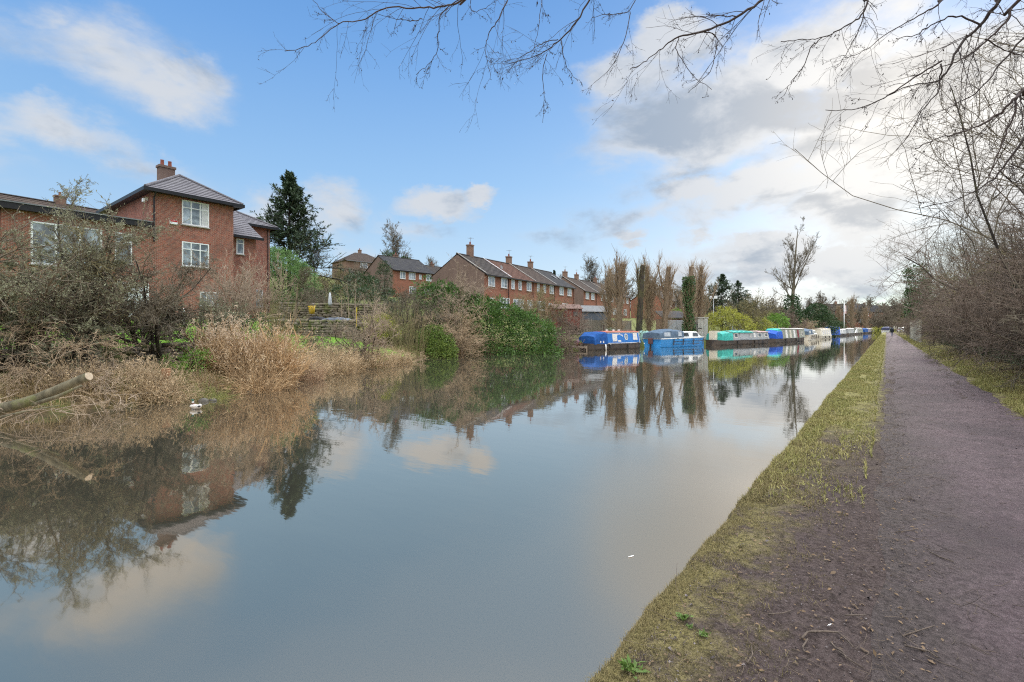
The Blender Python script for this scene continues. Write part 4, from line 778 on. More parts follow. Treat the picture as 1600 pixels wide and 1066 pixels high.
def bare_shrub(seed, hgt, wid, nstem=9, ks=(9, 8, 4), rmin=.006, r0=.035, tilt=None, wob=.14, trop=.04, mats=(TWG, TWG), lr=(.5, .5, .55), ang=.7, base=.25, name='shrub', label='', cat='shrub', loc=(0, 0, 0), group=None, leaf=None, sink=.15, rz=0, scale=1.0, k0=5):
    """bare twiggy shrub: stems > twigs (> foliage)"""
    rng = np.random.default_rng(seed); t = thing(name, label, cat, loc, rz, group, scale)
    tilt = tilt if tilt is not None else math.atan2(wid * .42, hgt)
    d = azdir(rng, nstem, tilt, tilt * .45); p = np.concatenate([rng.normal(0, base * wid * .5, (nstem, 2)), np.full((nstem, 1), -sink)], 1)
    L = hgt * np.clip(rng.normal(.95, .15, nstem), .6, 1.2); lv = [dict(n=8, wob=wob, trop=trop, taper=.3)]
    for i, k in enumerate(ks): lv.append(dict(n=5 if i == 0 else 4, k=k, wob=wob * 1.3, trop=trop, ang=ang, asd=.25, lr=lr[i], rr=.6 if i == 0 else .65, rmin=rmin, t0=.22 if i == 0 else .1, taper=.5))
    g = grow(rng, p, d, L, np.full(nstem, r0) * rng.uniform(.6, 1.2, nstem), lv)
    put('stem', g[:1], mats[0], t, k0); put('twigs', g[1:], mats[1], t, 3)
    if leaf:
        mat, per, size, widr = leaf; pts = g[-1][0]; N, m, _ = pts.shape; idx = rng.integers(0, N, int(N * per)); fi = rng.random(len(idx)) * (m - 1.001); i0 = fi.astype(int); f = (fi - i0)[:, None]
        pos = pts[idx, i0] * (1 - f) + pts[idx, i0 + 1] * f; dd = unit(pts[idx, i0 + 1] - pts[idx, i0]) + rng.normal(0, .8, (len(idx), 3))
        V, F = leaves(pos, dd, size * rng.lognormal(0, .3, len(idx)), widr, rng, up=.5); mesh_np('foliage', V, F, mat, t)
    return t
def lobes_pts(rng, lobes, ncl, nper, rc, flat=.85, inner=.25):
    """clumps over the outside of several ellipsoid lobes"""
    lob = np.array(lobes, float); vol = (lob[:, 3] * lob[:, 4] + lob[:, 5] * lob[:, 4]) ; pick = rng.choice(len(lob), ncl, p=vol / vol.sum()); u = unit(rng.normal(0, 1, (ncl, 3)))
    rad = np.where(rng.random(ncl) < inner, rng.uniform(.45, .9, ncl), rng.uniform(.86, 1.10, ncl))[:, None]
    c = lob[pick, :3] + u * rad * lob[pick, 3:6]; inside = np.zeros(ncl, bool)
    for j in range(len(lob)):
        q = ((c - lob[j, :3]) / lob[j, 3:6]); inside |= ((q ** 2).sum(1) < .55) & (pick != j)
    c = c[~inside]; u = u[~inside]; n = len(c); s = rc * rng.lognormal(0, .3, n)
    v = unit(rng.normal(0, 1, (n * nper, 3)) + np.repeat(u, nper, 0) * .7); pos = np.repeat(c, nper, 0) + v * (np.repeat(s, nper)[:, None]) * rng.uniform(.35, 1, (n * nper, 1)) * [1, 1, flat]
    return pos, unit(v + np.repeat(u, nper, 0) * .6 + rng.normal(0, .3, v.shape)), c
def bush(seed, lobes, ncl, nper, rc, size, widr, mat, name='shrub', label='', cat='shrub', loc=(0, 0, 0), group=None, up=.6, stem=BKD, inner=.25, rz=0, scale=1.0, zmin=None, nst=14, twig=0):
    rng = np.random.default_rng(seed); t = thing(name, label, cat, loc, rz, group, scale); pos, d, c = lobes_pts(rng, lobes, ncl, nper, rc, .85, inner)
    if zmin is not None: k = pos[:, 2] > zmin; pos, d = pos[k], d[k]
    V, F = leaves(pos, d, size * rng.lognormal(0, .25, len(pos)), widr, rng, up=up); mesh_np('foliage', V, F, mat, t)
    tg = c[rng.integers(0, len(c), nst)]; p0 = np.stack([tg[:, 0] * .25, tg[:, 1] * .25, np.full(nst, -.15)], 1); s = np.linspace(0, 1, 6)[None, :, None]
    pts = p0[:, None] * (1 - s) + tg[:, None] * s; pts[:, 1:-1] += rng.normal(0, .08, pts[:, 1:-1].shape) * np.linalg.norm(tg - p0, axis=1)[:, None, None] * .4; pts[:, :, 2] += .12 * np.sin(s[:, :, 0] * np.pi) * (tg[:, 2:3])
    rad = np.linspace(1, .3, 6)[None] * (.012 * np.linalg.norm(tg - p0, axis=1) + .01)[:, None]; put('stem', [(pts, rad)], stem, t, 5)
    return t
def stems_clump(seed, n, rx, ry, h, r, mat, name, label, cat, loc, lean=.18, wob=.07, plume=0, group=None, hs=.2, rz=0, side=0, trop=-.02, kind=None, pm=None, leafy=0, scale=1.0):
    rng = np.random.default_rng(seed); t = thing(name, label, cat, loc, rz, group, scale); a = rng.random(n) * 6.283; q = np.sqrt(rng.random(n)); off = np.stack([np.cos(a) * q * rx, np.sin(a) * q * ry, np.full(n, -.1)], 1)
    X = np.cos(rz) * off[:, 0] - np.sin(rz) * off[:, 1] + loc[0]; Y = np.sin(rz) * off[:, 0] + np.cos(rz) * off[:, 1] + loc[1]; off[:, 2] = np.maximum(H(X, Y), WATER) - loc[2] - .08
    d = azdir(rng, n, lean, lean * .6); d[:, :2] += off[:, :2] / max(rx, ry) * lean; L = h * np.clip(rng.normal(1, hs, n), .35, 1.5) * (1 - .35 * q)
    g = extend(off, unit(d), L, np.full(n, r) * rng.uniform(.7, 1.3, n), 5, wob, trop, .35, rng); V, F = tubes(g[0], g[1], 3); parts = [(V, F)]
    if leafy:
        idx = rng.integers(0, n, n * leafy); i0 = rng.integers(1, 5, n * leafy); pos = g[0][idx, i0]; dd = unit(g[0][idx, i0] - g[0][idx, i0 - 1]) + rng.normal(0, .45, (len(idx), 3)); lv = leaves(pos, dd, h * .17 * rng.lognormal(0, .3, len(idx)), .07, rng); parts.append(lv)
    V, F = join(parts); mesh_np('stems', V, F, mat, t)
    if plume:
        idx = rng.integers(0, n, int(n * plume)); tip = g[0][idx, -1]; np_ = 9; pos = np.repeat(tip, np_, 0) + rng.normal(0, .035, (len(idx) * np_, 3)) * [1, 1, 2.4]; V, F = leaves(pos, rng.normal(0, .6, pos.shape) + [0, 0, -.3], .07, .35, rng); mesh_np('seed_heads', V, F, pm or SEDGE, t)
    if kind: t['kind'] = kind
    return t
def on_bank(px, d, dz=0): p = on(px, d); p.z = max(p.z, WATER) + dz; return p
# ------------------------------------------------------------------ left bank, from the left edge along the water
def left_bank():
    rng = np.random.default_rng(5); gS = 'bushes on the near left bank'
    # big grey-green sallow bushes in front of the house
    bare_shrub(21, 4.2, 3.8, 8, (13, 12, 6), .0048, .075, None, .17, .03, (BKD, TWG), (.5, .45, .5), .75, .12, 'sallow_bush', 'large sallow bush with dark trunks and grey-green leaves before the big window', 'bush', on(118, 13.8), gS, (LF_SALLOW, 5.5, .048, .36))
    bare_shrub(22, 3.1, 3.1, 8, (12, 11, 6), .0048, .06, None, .19, .0, (BKD, TWG), (.5, .45, .5), .8, .14, 'sallow_bush', 'spreading purplish brown bush in front of the white glazed door', 'bush', on(240, 16.2), gS, (M_leaf('sallow_brown', (.15, .125, .09), (.25, .22, .15), None, .6, .2), 3.6, .042, .34))
    bare_shrub(23, 2.6, 3.2, 8, (12, 10, 6), .0048, .055, None, .18, .0, (BKD, TWG), (.5, .45, .5), .8, .14, 'sallow_bush', 'dense dull green bush at the left edge of the picture', 'bush', on(8, 12.8), gS, (LF_SALLOW, 7, .046, .36))
    bare_shrub(24, 2.7, 3.8, 9, (10, 9, 5), .005, .04, None, .2, -.01, (BKD, TWG), (.5, .5, .5), .85, .2, 'sallow_bush', 'low straggling bush drooping over the dry stone wall', 'bush', on(165, 18), gS, (LF_SALLOW, 5.0, .055, .34))
    bare_shrub(25, 2, 2.6, 9, (11, 9, 5), .005, .045, None, .17, .0, (BKD, TWG), (.5, .5, .5), .8, .2, 'sallow_bush', 'brown twiggy bush between the sallows and the golden reeds', 'bush', on(300, 18), gS, (LF_SALLOW, 3.5, .055, .34))
    bare_shrub(26, 3.0, 3.6, 12, (11, 9, 5), .0055, .03, None, .2, -.02, (TWG, TWO), (.5, .5, .5), .8, .35, 'bramble', 'olive brown bramble tangle at the left edge above the log', 'bramble', on(-20, 14.2), 'brambles along the near bank')
    bare_shrub(27, 2.3, 3.4, 14, (8, 7, 4), .0055, .018, .75, .22, -.07, (TWP, TWT), (.5, .5, .5), .8, .35, 'bramble', 'pale arching bramble stems right behind the sawn log', 'bramble', on(70, 13.4), 'brambles along the near bank')
    bare_shrub(28, 1.7, 3.0, 14, (7, 6, 4), .005, .015, .85, .22, -.08, (TWP, TWT), (.5, .5, .5), .85, .4, 'bramble', 'low straw coloured bramble heap at the foot of the stone wall', 'bramble', on(130, 13.2), 'brambles along the near bank')
    bare_shrub(29, 1.5, 3.0, 14, (7, 6, 4), .005, .014, .9, .22, -.09, (TWP, TWT), (.5, .5, .5), .85, .4, 'bramble', 'tangle of pale dead stems hanging over the water by the log', 'bramble', on_bank(20, 11.7), 'brambles along the near bank')
    bare_shrub(30, 1.2, 2.4, 12, (6, 6, 4), .005, .012, .9, .22, -.09, (TWP, TWP), (.5, .5, .5), .85, .4, 'bramble', 'thin dead brush along the water left of the stump', 'bramble', on_bank(178, 12.3), 'brambles along the near bank')
    # dry sedges on the water margin
    E = [(215, 12.9, 260, .5, .45, .75, SEDGE, 'pale dead sedge tussock left of the sawn stump'), (250, 12.9, 340, .55, .45, .95, SEDGE, 'tallest pale sedge tussock leaning around the sawn stump'), (290, 13.2, 240, .6, .4, .6, SEDGE, 'broad pale sedge tussock right of the stump'), (328, 13.4, 260, .5, .4, .6, GSEDGE, 'greenish sedge tussock at the foot of the golden reeds'), (185, 12.7, 200, .5, .4, .5, GSEDGE, 'short greenish sedge tussock below the stone wall'), (150, 12.4, 200, .5, .4, .5, SEDGE, 'short straw tussock beside the sawn log end'), (270, 14.0, 200, .6, .4, .55, GSEDGE, 'green tinged tussock on the slope above the stump'), (310, 14.6, 220, .6, .4, .6, SEDGE, 'straw tussock on the slope left of the golden reeds')]
    for i, (px, d, n, rx, ry, h, m, lab) in enumerate(E): stems_clump(40 + i, n, rx, ry, h, .005, m, 'sedge_tussock', lab, 'tussock', on_bank(px, d), .6, .14, 0, 'sedge tussocks at the water edge', .3, 0, 0, -.16, leafy=2)
    PL = M_leaf('plume', (.42, .31, .2), (.62, .50, .36), None, .9, .3); RD2 = M_leaf('reed_mixed', (.28, .18, .10), (.60, .45, .28), (.48, .34, .19), .8, .25, .15)
    stems_clump(60, 620, .85, .6, 2.0, .006, REED, 'reed_clump', 'golden brown reeds leaning over the water, biggest and rightmost golden clump', 'reeds', on_bank(428, 16.5), .26, .09, .3, 'dry reed clumps', .32, leafy=3, pm=PL)
    stems_clump(65, 520, .8, .6, 1.7, .006, RD2, 'reed_clump', 'mixed brown reeds in the middle of the golden clumps', 'reeds', on_bank(392, 16.1), .3, .10, .35, 'dry reed clumps', .35, leafy=3, pm=PL)
    stems_clump(66, 420, .7, .45, 1.1, .006, RD2, 'reed_clump', 'low broken reeds hanging over the water before the golden clumps', 'reeds', on_bank(405, 15.0), .55, .12, .1, 'dry reed clumps', .35, trop=-.10, leafy=3)
    stems_clump(61, 420, .8, .6, 1.75, .006, REED, 'reed_clump', 'golden reeds with fluffy pale heads, leftmost of the golden clumps', 'reeds', on_bank(352, 16.6), .22, .09, 1.0, 'dry reed clumps', .3, leafy=2, pm=M_leaf('plume', (.5, .38, .27), (.68, .57, .43), None, .9, .3))
    stems_clump(62, 600, 1.1, .7, .9, .0065, M_leaf('pink_reed', (.40, .27, .17), (.55, .41, .29), None, .8, .25), 'reed_clump', 'pale pinkish reed clump just right of the golden reeds', 'reeds', on_bank(470, 18.6), .3, .09, .6, 'dry reed clumps', .25, leafy=2)
    stems_clump(63, 650, 1.3, .8, 1.15, .007, SEDGE, 'reed_clump', 'pale reed clump before the bare twiggy bush', 'reeds', on_bank(520, 21.2), .3, .09, .5, 'dry reed clumps', .25, leafy=2)
    stems_clump(64, 500, 1.2, .8, .95, .007, SEDGE, 'reed_clump', 'low pale reed clump nearest the green laurel', 'reeds', on_bank(588, 24.5), .35, .09, .4, 'dry reed clumps', .25, leafy=2)
    for k, (px, d, lab) in enumerate(((548, 23.7, 'pale straw reeds at the water line under the low bare bush'), (622, 27.2, 'last pale straw reeds before the laurel'), (497, 20.3, 'pale straw reeds at the water line right of the pinkish clump'), (120, 12.6, 'pale straw reeds behind the sawn log end'), (228, 13.1, 'pale straw reeds crowding the left of the stump'))): stems_clump(67 + k, 420, .85, .45, .8, .0065, SEDGE, 'reed_clump', lab, 'reeds', on_bank(px, d), .5, .12, .3, 'dry reed clumps', .3, trop=-.1, leafy=3)
    # bushes above the reeds
    bare_shrub(70, 3.1, 2.4, 16, (10, 8, 4), .0065, .025, None, .10, .05, (TWP, TWP), (.5, .5, .5), .5, .3, 'osier', 'pale fuzzy bare bush in front of the right corner of the brick house', 'bush', on(365, 20.5), gS)
    bush(71, [(0, 0, .7, .7, .7, .9), (.3, 0, 1.3, .5, .5, .6)], 130, 26, .24, .075, .35, LF_DARK, 'evergreen_shrub', 'small dark evergreen bush behind the golden reeds', 'bush', on(392, 19), gS)
    stems_clump(72, 90, .8, .6, 3.6, .012, TWO, 'osier', 'upright olive stems rising beside the house corner', 'bush', on(425, 21.5), .2, .05, 0, gS, .22)
    bare_shrub(73, 2.6, 3.0, 12, (9, 8, 4), .007, .04, None, .17, .02, (BKD, TWP), (.5, .5, .5), .75, .25, 'bare_shrub', 'greyish bare bush spreading low over the reeds', 'bush', on(562, 24.5), gS)
    bare_shrub(74, 1.8, 2.6, 12, (8, 7, 4), .007, .02, .7, .18, -.02, (TWG, TWG), (.5, .5, .5), .8, .3, 'bare_shrub', 'dark low thicket right under the lawn edge', 'bush', on(505, 22.8), gS)
    bare_shrub(75, 1.7, 3.4, 12, (8, 7, 4), .008, .02, .8, .18, -.03, (TWG, TWT), (.5, .5, .5), .8, .3, 'bare_shrub', 'brown brush on the bank left of the light green laurel', 'bush', on(625, 28), gS)
    bush(76, [(0, 0, .35, .55, .4, .4), (.5, .2, .3, .4, .4, .3)], 60, 22, .2, .07, .4, LF_GREEN, 'fern_clump', 'small bright green clump growing at the wall foot', 'plant', on(285, 15.6), None)
    # thicket, laurel, rhododendron
    stems_clump(80, 190, 2.2, 1.0, 3.1, .014, TWO, 'thicket', 'tall olive thicket of straight stems left of the laurel', 'thicket', on(628, 32), .16, .05, 0, None, .25)
    bare_shrub(81, 3.5, 4.6, 14, (10, 9, 4), .009, .04, None, .13, .03, (TWG, TWG), (.5, .5, .5), .7, .3, 'bare_shrub', 'broad brown bare bush above the laurel', 'bush', on(650, 36), gS)
    bush(82, [(0, 0, 1.1, 1.25, 1.0, 1.15), (-.5, .2, 2.0, .8, .8, .75), (.6, -.3, .8, .8, .7, .8)], 420, 34, .28, .115, .38, LF_LAUREL, 'laurel', 'light green laurel at the water edge left of the rhododendron', 'bush', on(682, 32.5), None, zmin=-.35, scale=1.08, nst=5)
    bare_shrub(83, 4.7, 6.0, 10, (12, 10, 5), .010, .07, None, .14, .02, (BKB, TWP), (.5, .5, .5), .75, .18, 'bare_tree', 'pinkish grey bare tree rising between laurel and rhododendron', 'tree', on(715, 38), None)
    bare_shrub(84, 4.2, 4.0, 12, (11, 9, 4), .010, .04, None, .16, .0, (BKB, TWT), (.5, .5, .5), .8, .25, 'bare_shrub', 'tan twiggy mass drooping in front of the rhododendron', 'bush', on(716, 34.5), gS)
    bush(85, [(0, 0, 1.6, 2.6, 1.8, 1.7), (-2.2, .6, 2.7, 1.5, 1.3, 1.5), (-2.4, -.2, .9, 1.6, 1.4, 1.2), (1.9, -.3, 1.3, 1.6, 1.4, 1.35), (-.8, .8, 2.6, 1.7, 1.3, 1.0), (2.7, -.5, .6, 1.1, 1.0, .8), (-3.3, 1.0, 3.6, .6, .6, .9)], 1500, 40, .27, .13, .36, LF_RHODO, 'rhododendron', 'big glossy dark green rhododendron overhanging the water', 'bush', on(757, 38), None, zmin=-.4, rz=YAW, scale=1.48, nst=4)
    bare_shrub(86, 3.0, 4.2, 16, (10, 9, 4), .010, .03, None, .15, .0, (TWR, TWR), (.5, .5, .5), .7, .35, 'bare_shrub', 'reddish brown bare bush between rhododendron and blue narrowboat', 'bush', on(868, 41.5), gS)
    bare_shrub(87, 4.6, 5.0, 12, (9, 8, 4), .011, .04, None, .14, .02, (TWG, TWO), (.5, .5, .5), .75, .3, 'bare_shrub', 'olive brown bush behind the top of the rhododendron', 'bush', on(842, 45), gS)
    bare_shrub(88, 3.3, 3.4, 14, (9, 8, 4), .010, .025, None, .15, .0, (TWR, TWR), (.5, .5, .5), .7, .35, 'bare_shrub', 'rusty brush directly below the red garden shed', 'bush', on(890, 45.5), gS)
    bare_shrub(89, 5.4, 2.8, 7, (10, 9, 4), .010, .05, None, .15, .05, (BKB, TWT), (.4, .5, .5), .6, .12, 'bare_tree', 'slim climbing bare tree against the middle of the terrace', 'tree', on(838, 55), None)
left_bank()
def margin():
    """dead grass, roots and stones along the far water line"""
    rng = np.random.default_rng(9); n = 16000; y = np.concatenate([-3 + 20 * rng.random(n), 14 + 22 * rng.random(n // 3)]); x = Xl(y) - .02 - np.abs(rng.normal(0, 1.5, len(y))); V, F = blades(np.stack([x, y, H(x, y) - .01], 1), .22 * rng.lognormal(0, .5, len(y)), .005 * np.ones(len(y)), 1.35, rng)
    tag(mesh_np('dead_grass', V, F, M_leaf('dead_grass', (.27, .18, .09), (.46, .34, .19), (.26, .21, .10), .8, .2, .15)), kind='stuff')
    n = 9000; y = 2 + 34 * rng.random(n); x = Xl(y) - 1.5 - 8 * rng.random(n); V, F = blades(np.stack([x, y, H(x, y) - .01], 1), .16 * rng.lognormal(0, .4, n), .006 * np.ones(n), 1.2, rng); tag(mesh_np('rough_grass', V, F, M_leaf('rough_grass', (.13, .17, .04), (.26, .26, .09), None, .7, .2, .15)), kind='stuff')
    n = 40000; x = -36.8 + 18.5 * rng.random(n); y = .5 + 27 * rng.random(n); k = H(x, y) > .85; x, y = x[k], y[k]; V, F = blades(np.stack([x, y, H(x, y) - .005], 1), .07 * rng.lognormal(0, .3, len(x)), .011 * np.ones(len(x)), .8, rng); tag(mesh_np('lawn_grass', V, F, M_leaf('lawn', (.10, .24, .02), (.18, .33, .04), None, .6, .25, .2)), kind='stuff')
    n = 14000; y = 36 + 50 * rng.random(n); x = Xl(y) - .1 - 3.5 * rng.random(n); V, F = blades(np.stack([x, y, H(x, y) - .01], 1), .13 * rng.lognormal(0, .4, n), .014 * np.ones(n), 1.0, rng); tag(mesh_np('rough_grass', V, F, M_leaf('mooring_grass', (.11, .20, .03), (.22, .27, .07), None, .7, .2, .15)), kind='stuff')
    ST = M_bark('wet_stone', (.14, .13, .11), (.06, .055, .048), 5)
    for px, d, s, lab in ((318, 12.9, .13, 'dark wet stone at the water edge above the duck'), (333, 13.0, .09, 'small grey stone beside the dark wet one'), (393, 14.7, .11, 'grey stone in the water under the golden reeds'), (420, 15.2, .12, 'dark clod at the water line below the golden reeds'), (505, 21.0, .28, 'flat dark slab at the water below the pale reeds'), (600, 26.0, .22, 'mossy stone on the bank before the low bare bush')):
        q = on_bank(px, d, .0); m = MB(); rr = random.Random(px); rings = []
        for i in range(6): a = -1.2 + 2.5 * i / 5; rings.append([(math.cos(a) * s * (1 + rr.uniform(-.15, .15)) * math.cos(k * .785) * 1.5, math.cos(a) * s * (1 + rr.uniform(-.15, .15)) * math.sin(k * .785), math.sin(a) * s * .7) for k in range(8)])
        m.loft(rings); o = m.build('bank_stone', ST, None, True); o.location = q; tag(o, lab, 'stone', 'stones at the water edge')
    # dry stone wall under the lawn
    SW = M_bark('wall_stone', (.21, .18, .14), (.12, .10, .08), 3.5, (.12, .125, .05)); V = []; Fq = []; 
    y0 = -4.0; z = .0
    for c in range(8):
        hh = rng.uniform(.09, .15); yy = y0 - rng.random() * .3
        while yy < 10.5:
            L = rng.uniform(.22, .62); ym = yy + L / 2; xb = Xl(ym) - 3.02 - .03 * c + rng.normal(0, .025); zb = float(hl(Xl(ym) - 2.9, ym)) - .15 + z; s = np.array([[.0, .012], [0, L - .012]]); dep = .3
            P8 = np.array([(xb, yy + .012, zb), (xb, yy + L - .012, zb), (xb - dep, yy + L - .012, zb), (xb - dep, yy + .012, zb), (xb, yy + .012, zb + hh), (xb, yy + L - .012, zb + hh), (xb - dep, yy + L - .012, zb + hh), (xb - dep, yy + .012, zb + hh)]) + rng.normal(0, .014, (8, 3)); P8[:, 0] -= 0
            b = len(V) * 8; V.append(P8); Fq += [(b + i, b + j, b + k, b + l) for i, j, k, l in ((0, 3, 2, 1), (4, 5, 6, 7), (0, 1, 5, 4), (1, 2, 6, 5), (2, 3, 7, 6), (3, 0, 4, 7))]; yy += L
        z += hh - .004
    o = mesh_np('dry_stone_wall', np.concatenate(V), np.array(Fq), SW); tag(o, 'low dry stone retaining wall below the lawn', 'wall')
    # sawn stump
    q = on_bank(259, 13.6); t = thing('tree_stump', 'short reddish sawn stump among the pale sedges', 'stump', q); MB().tube([(0, 0, -.2), (.01, 0, .1), (.0, .01, .46)], [.17, .125, .115], 12).build('trunk', M_bark('stump_bark', (.24, .12, .06), (.13, .07, .04), 9), t, True); MB().tube([(0, .01, .462), (0, .01, .468)], [.11, .108], 12).build('sawn_face', M_plain('sawn_wood', (.42, .27, .15), (.34, .2, .11), 8), t)
    # sawn log reaching over the water
    e = P(139, 588, 9.6); a = P(60, 622, 9.75); b = P(-10, 643, 9.9); c = P(-160, 672, 10.2); c2 = P(-300, 690, 10.6); c2.z = gz(c2.x, c2.y) - .1
    t = thing('sawn_log', 'mossy sawn log leaning out over the water with pale cut end', 'log', a); W = [p - a for p in (c2, c, b, a, e)]
    # finer path
    WW = []; 
    for i in range(4):
        for k in range(6): WW.append(W[i].lerp(W[i + 1], k / 6) + Vector((random.uniform(-.012, .012), 0, random.uniform(-.012, .012))))
    WW.append(W[4]); n = len(WW); LB = M_bark('log_bark', (.17, .15, .10), (.075, .068, .045), 7, (.125, .13, .055), .9)
    MB().tube(WW, [.16 - .08 * (i / (n - 1)) ** .8 for i in range(n)], 14).build('trunk', LB, t, True)
    dr = (W[4] - W[3]).normalized(); MB().tube([W[4] + dr * .001, W[4] + dr * .006], [.080, .078], 14).build('sawn_face', M_plain('fresh_sawn', (.46, .39, .29), (.33, .26, .18), 14), t)
    s0 = P(52, 632, 9.72) - a; s1 = P(90, 620, 9.5) - a; s2 = P(127, 603, 9.35) - a; MB().tube([s0, s1, s2], [.045, .036, .022], 9).build('side_branch', LB, t, True)
    s0 = P(-10, 655, 9.75) - a; MB().tube([s0, P(40, 643, 9.5) - a, P(92, 634, 9.3) - a], [.035, .022, .012], 8).build('side_branch', LB, t, True)
    p0 = np.array([P(px, 640, 9.7 + .4 * rng.random()) - a for px in rng.uniform(-60, 90, 16)]); g = grow(rng, p0, azdir(rng, 16, 1.5, .5), np.full(16, .8), np.full(16, .01), [dict(n=5, wob=.2, trop=-.08), dict(n=4, k=5, wob=.2, trop=-.05, lr=.5, rmin=.003), dict(n=3, k=3, wob=.2, lr=.5, rmin=.003)]); put('twigs', g, TWP, t)
    # mallard
    q = G(306, 11.75, WATER); t = thing('mallard_duck', 'drake mallard swimming near the far bank', 'duck', q, YAW + R(180) - R(38), None, .82)
    prof = [(-.29, .10, .012, .008), (-.24, .09, .045, .028), (-.15, .065, .085, .062), (-.03, .05, .105, .078), (.09, .05, .10, .08), (.17, .065, .075, .072), (.205, .11, .042, .045), (.215, .155, .030, .032), (.222, .185, .030, .032), (.235, .222, .036, .034), (.262, .235, .033, .030), (.29, .225, .020, .014), (.33, .215, .021, .008), (.355, .212, .012, .005)]
    m = MB(); rings = []
    for i, (x, z, ry, rz) in enumerate(prof):
        j0, j1 = prof[max(i - 1, 0)], prof[min(i + 1, len(prof) - 1)]; tx, tz = j1[0] - j0[0], j1[1] - j0[1]; l = math.hypot(tx, tz); nx, nz = -tz / l, tx / l
        rings.append([(x + nx * rz * math.sin(k * math.pi / 6), ry * math.cos(k * math.pi / 6), z + nz * rz * math.sin(k * math.pi / 6)) for k in range(12)])
    m.loft(rings); o = m.build('duck_body', M_plain('duck_grey', (.47, .46, .44), (.34, .33, .32), 30, .7), t, True)
    for nm, c in (('duck_breast', (.11, .05, .03)), ('duck_ring', (.75, .75, .74)), ('duck_head', (.012, .06, .035)), ('duck_bill', (.42, .38, .08)), ('duck_tail', (.03, .03, .032))): o.data.materials.append(M_plain(nm, c, None, 20, .5))
    for f in o.data.polygons:
        xs = [o.data.vertices[v].co for v in f.vertices]; i = min(v // 12 for v in f.vertices); f.material_index = 5 if i == 0 else 0 if i < 4 else 1 if i < 7 else 2 if i == 7 else 3 if i < 11 else 4
    for s in (-1, 1):
        MB().tube([(.12, s * .098, .07), (.02, s * .112, .085), (-.12, s * .085, .085), (-.22, s * .03, .10)], [.015, .045, .04, .008], 8).build('wing', M_plain('wing_grey', (.5, .48, .45), (.36, .33, .3), 25, .7), t, True)
        MB().tube([(.262, s * .030, .243), (.264, s * .036, .243)], [.006, .004], 6).build('eye', FASC, t)
margin()
# ------------------------------------------------------------------ trees
def conifer(seed, h, rad, label, loc, mat=None, n=130, name='conifer_tree', group=None, dens=1.0, lean=0, droop=-.02, top=.02, base=.12):
    rng = np.random.default_rng(seed); mat = mat or LF_CONI; t = thing(name, label, 'tree', loc, 0, group)
    MB().tube([(0, 0, -.4), (.02 * h * lean, 0, h * .5), (0, 0, h * .98)], [h * .018, h * .011, .02], 8).build('trunk', BKD, t, True)
    f = base + (1 - base) * rng.random(n) ** .85; z = f * h; L = rad * (1 - f) ** 1.0 * rng.uniform(.5, 1.2, n) + rad * .035; az = rng.random(n) * 6.283; el = .15 + .75 * f ** 2 + rng.normal(0, .15, n)
    d = np.stack([np.cos(az) * np.cos(el), np.sin(az) * np.cos(el), np.sin(el)], 1); g = grow(rng, np.stack([0 * z, 0 * z, z], 1), d, L, .012 * L + .012, [dict(n=6, wob=.10, trop=droop), dict(n=3, k=11, wob=.14, ang=.75, lr=.42, rmin=.007, t0=.15, trop=droop)])
    put('branch', g, BKD, t); pts = g[1][0]; per = int(15 * dens); N, m, _ = pts.shape; idx = np.repeat(np.arange(N), per); fi = rng.random(len(idx)) * (m - 1.001); i0 = fi.astype(int); q = (fi - i0)[:, None]
    pos = pts[idx, i0] * (1 - q) + pts[idx, i0 + 1] * q; dd = unit(unit(pts[idx, i0 + 1] - pts[idx, i0]) + rng.normal(0, .55, (len(idx), 3))); V, F = leaves(pos, dd, h * .018 * rng.lognormal(0, .3, len(idx)), .30, rng, up=.8); mesh_np('foliage', V, F, mat, t)
    return t
def bare_tree(seed, h, label, loc, trunk_r, nl=16, spread=.75, ks=(9, 8, 4), rmin=.012, mats=(BKG, TWG), t0=.35, lrs=(.42, .5, .5, .5), trop=.06, name='bare_tree', wob=.08, group=None, rz=0, scale=1.0, ivy=None, lead=1.0, upw=.06, rr=.38):
    rng = np.random.default_rng(seed); t = thing(name, label, 'tree', loc, rz, group, scale)
    lv = [dict(n=10, wob=.02, trop=.06, taper=.10), dict(n=7, k=nl, wob=wob, trop=upw, ang=spread, asd=.2, lr=lrs[0], rr=rr, rmin=rmin * 1.5, t0=t0, t1=.98, taper=.3)] + [dict(n=4, k=k, wob=.13, trop=trop, ang=.65, asd=.25, lr=lrs[i + 1], rr=.42, rmin=rmin, t0=.12, taper=.5) for i, k in enumerate(ks)]
    g = grow(rng, [(0, 0, -.3)], [(0, 0, 1)], [h * .86 * lead], [trunk_r], lv); V, F = tubes(*g[0], 10); mesh_np('trunk', V, F, mats[0], t, True); put('limb', g[1:2], mats[0], t, 6); put('twigs', g[2:], mats[1], t, 3)
    if ivy:
        z0, z1, r, n, mat, sz = ivy; f = rng.random(n); z = z0 + (z1 - z0) * f; az = rng.random(n) * 6.283; rr = r * (.5 + .5 * np.sin(f * np.pi) + .35 * rng.normal(0, 1, n) * .6); pos = np.stack([np.cos(az) * rr, np.sin(az) * rr, z], 1); V, F = leaves(pos, rng.normal(0, 1, (n, 3)) + np.stack([np.cos(az), np.sin(az), az * 0 - .4], 1), sz * rng.lognormal(0, .25, n), .8, rng); mesh_np('ivy', V, F, mat, t)
    return t
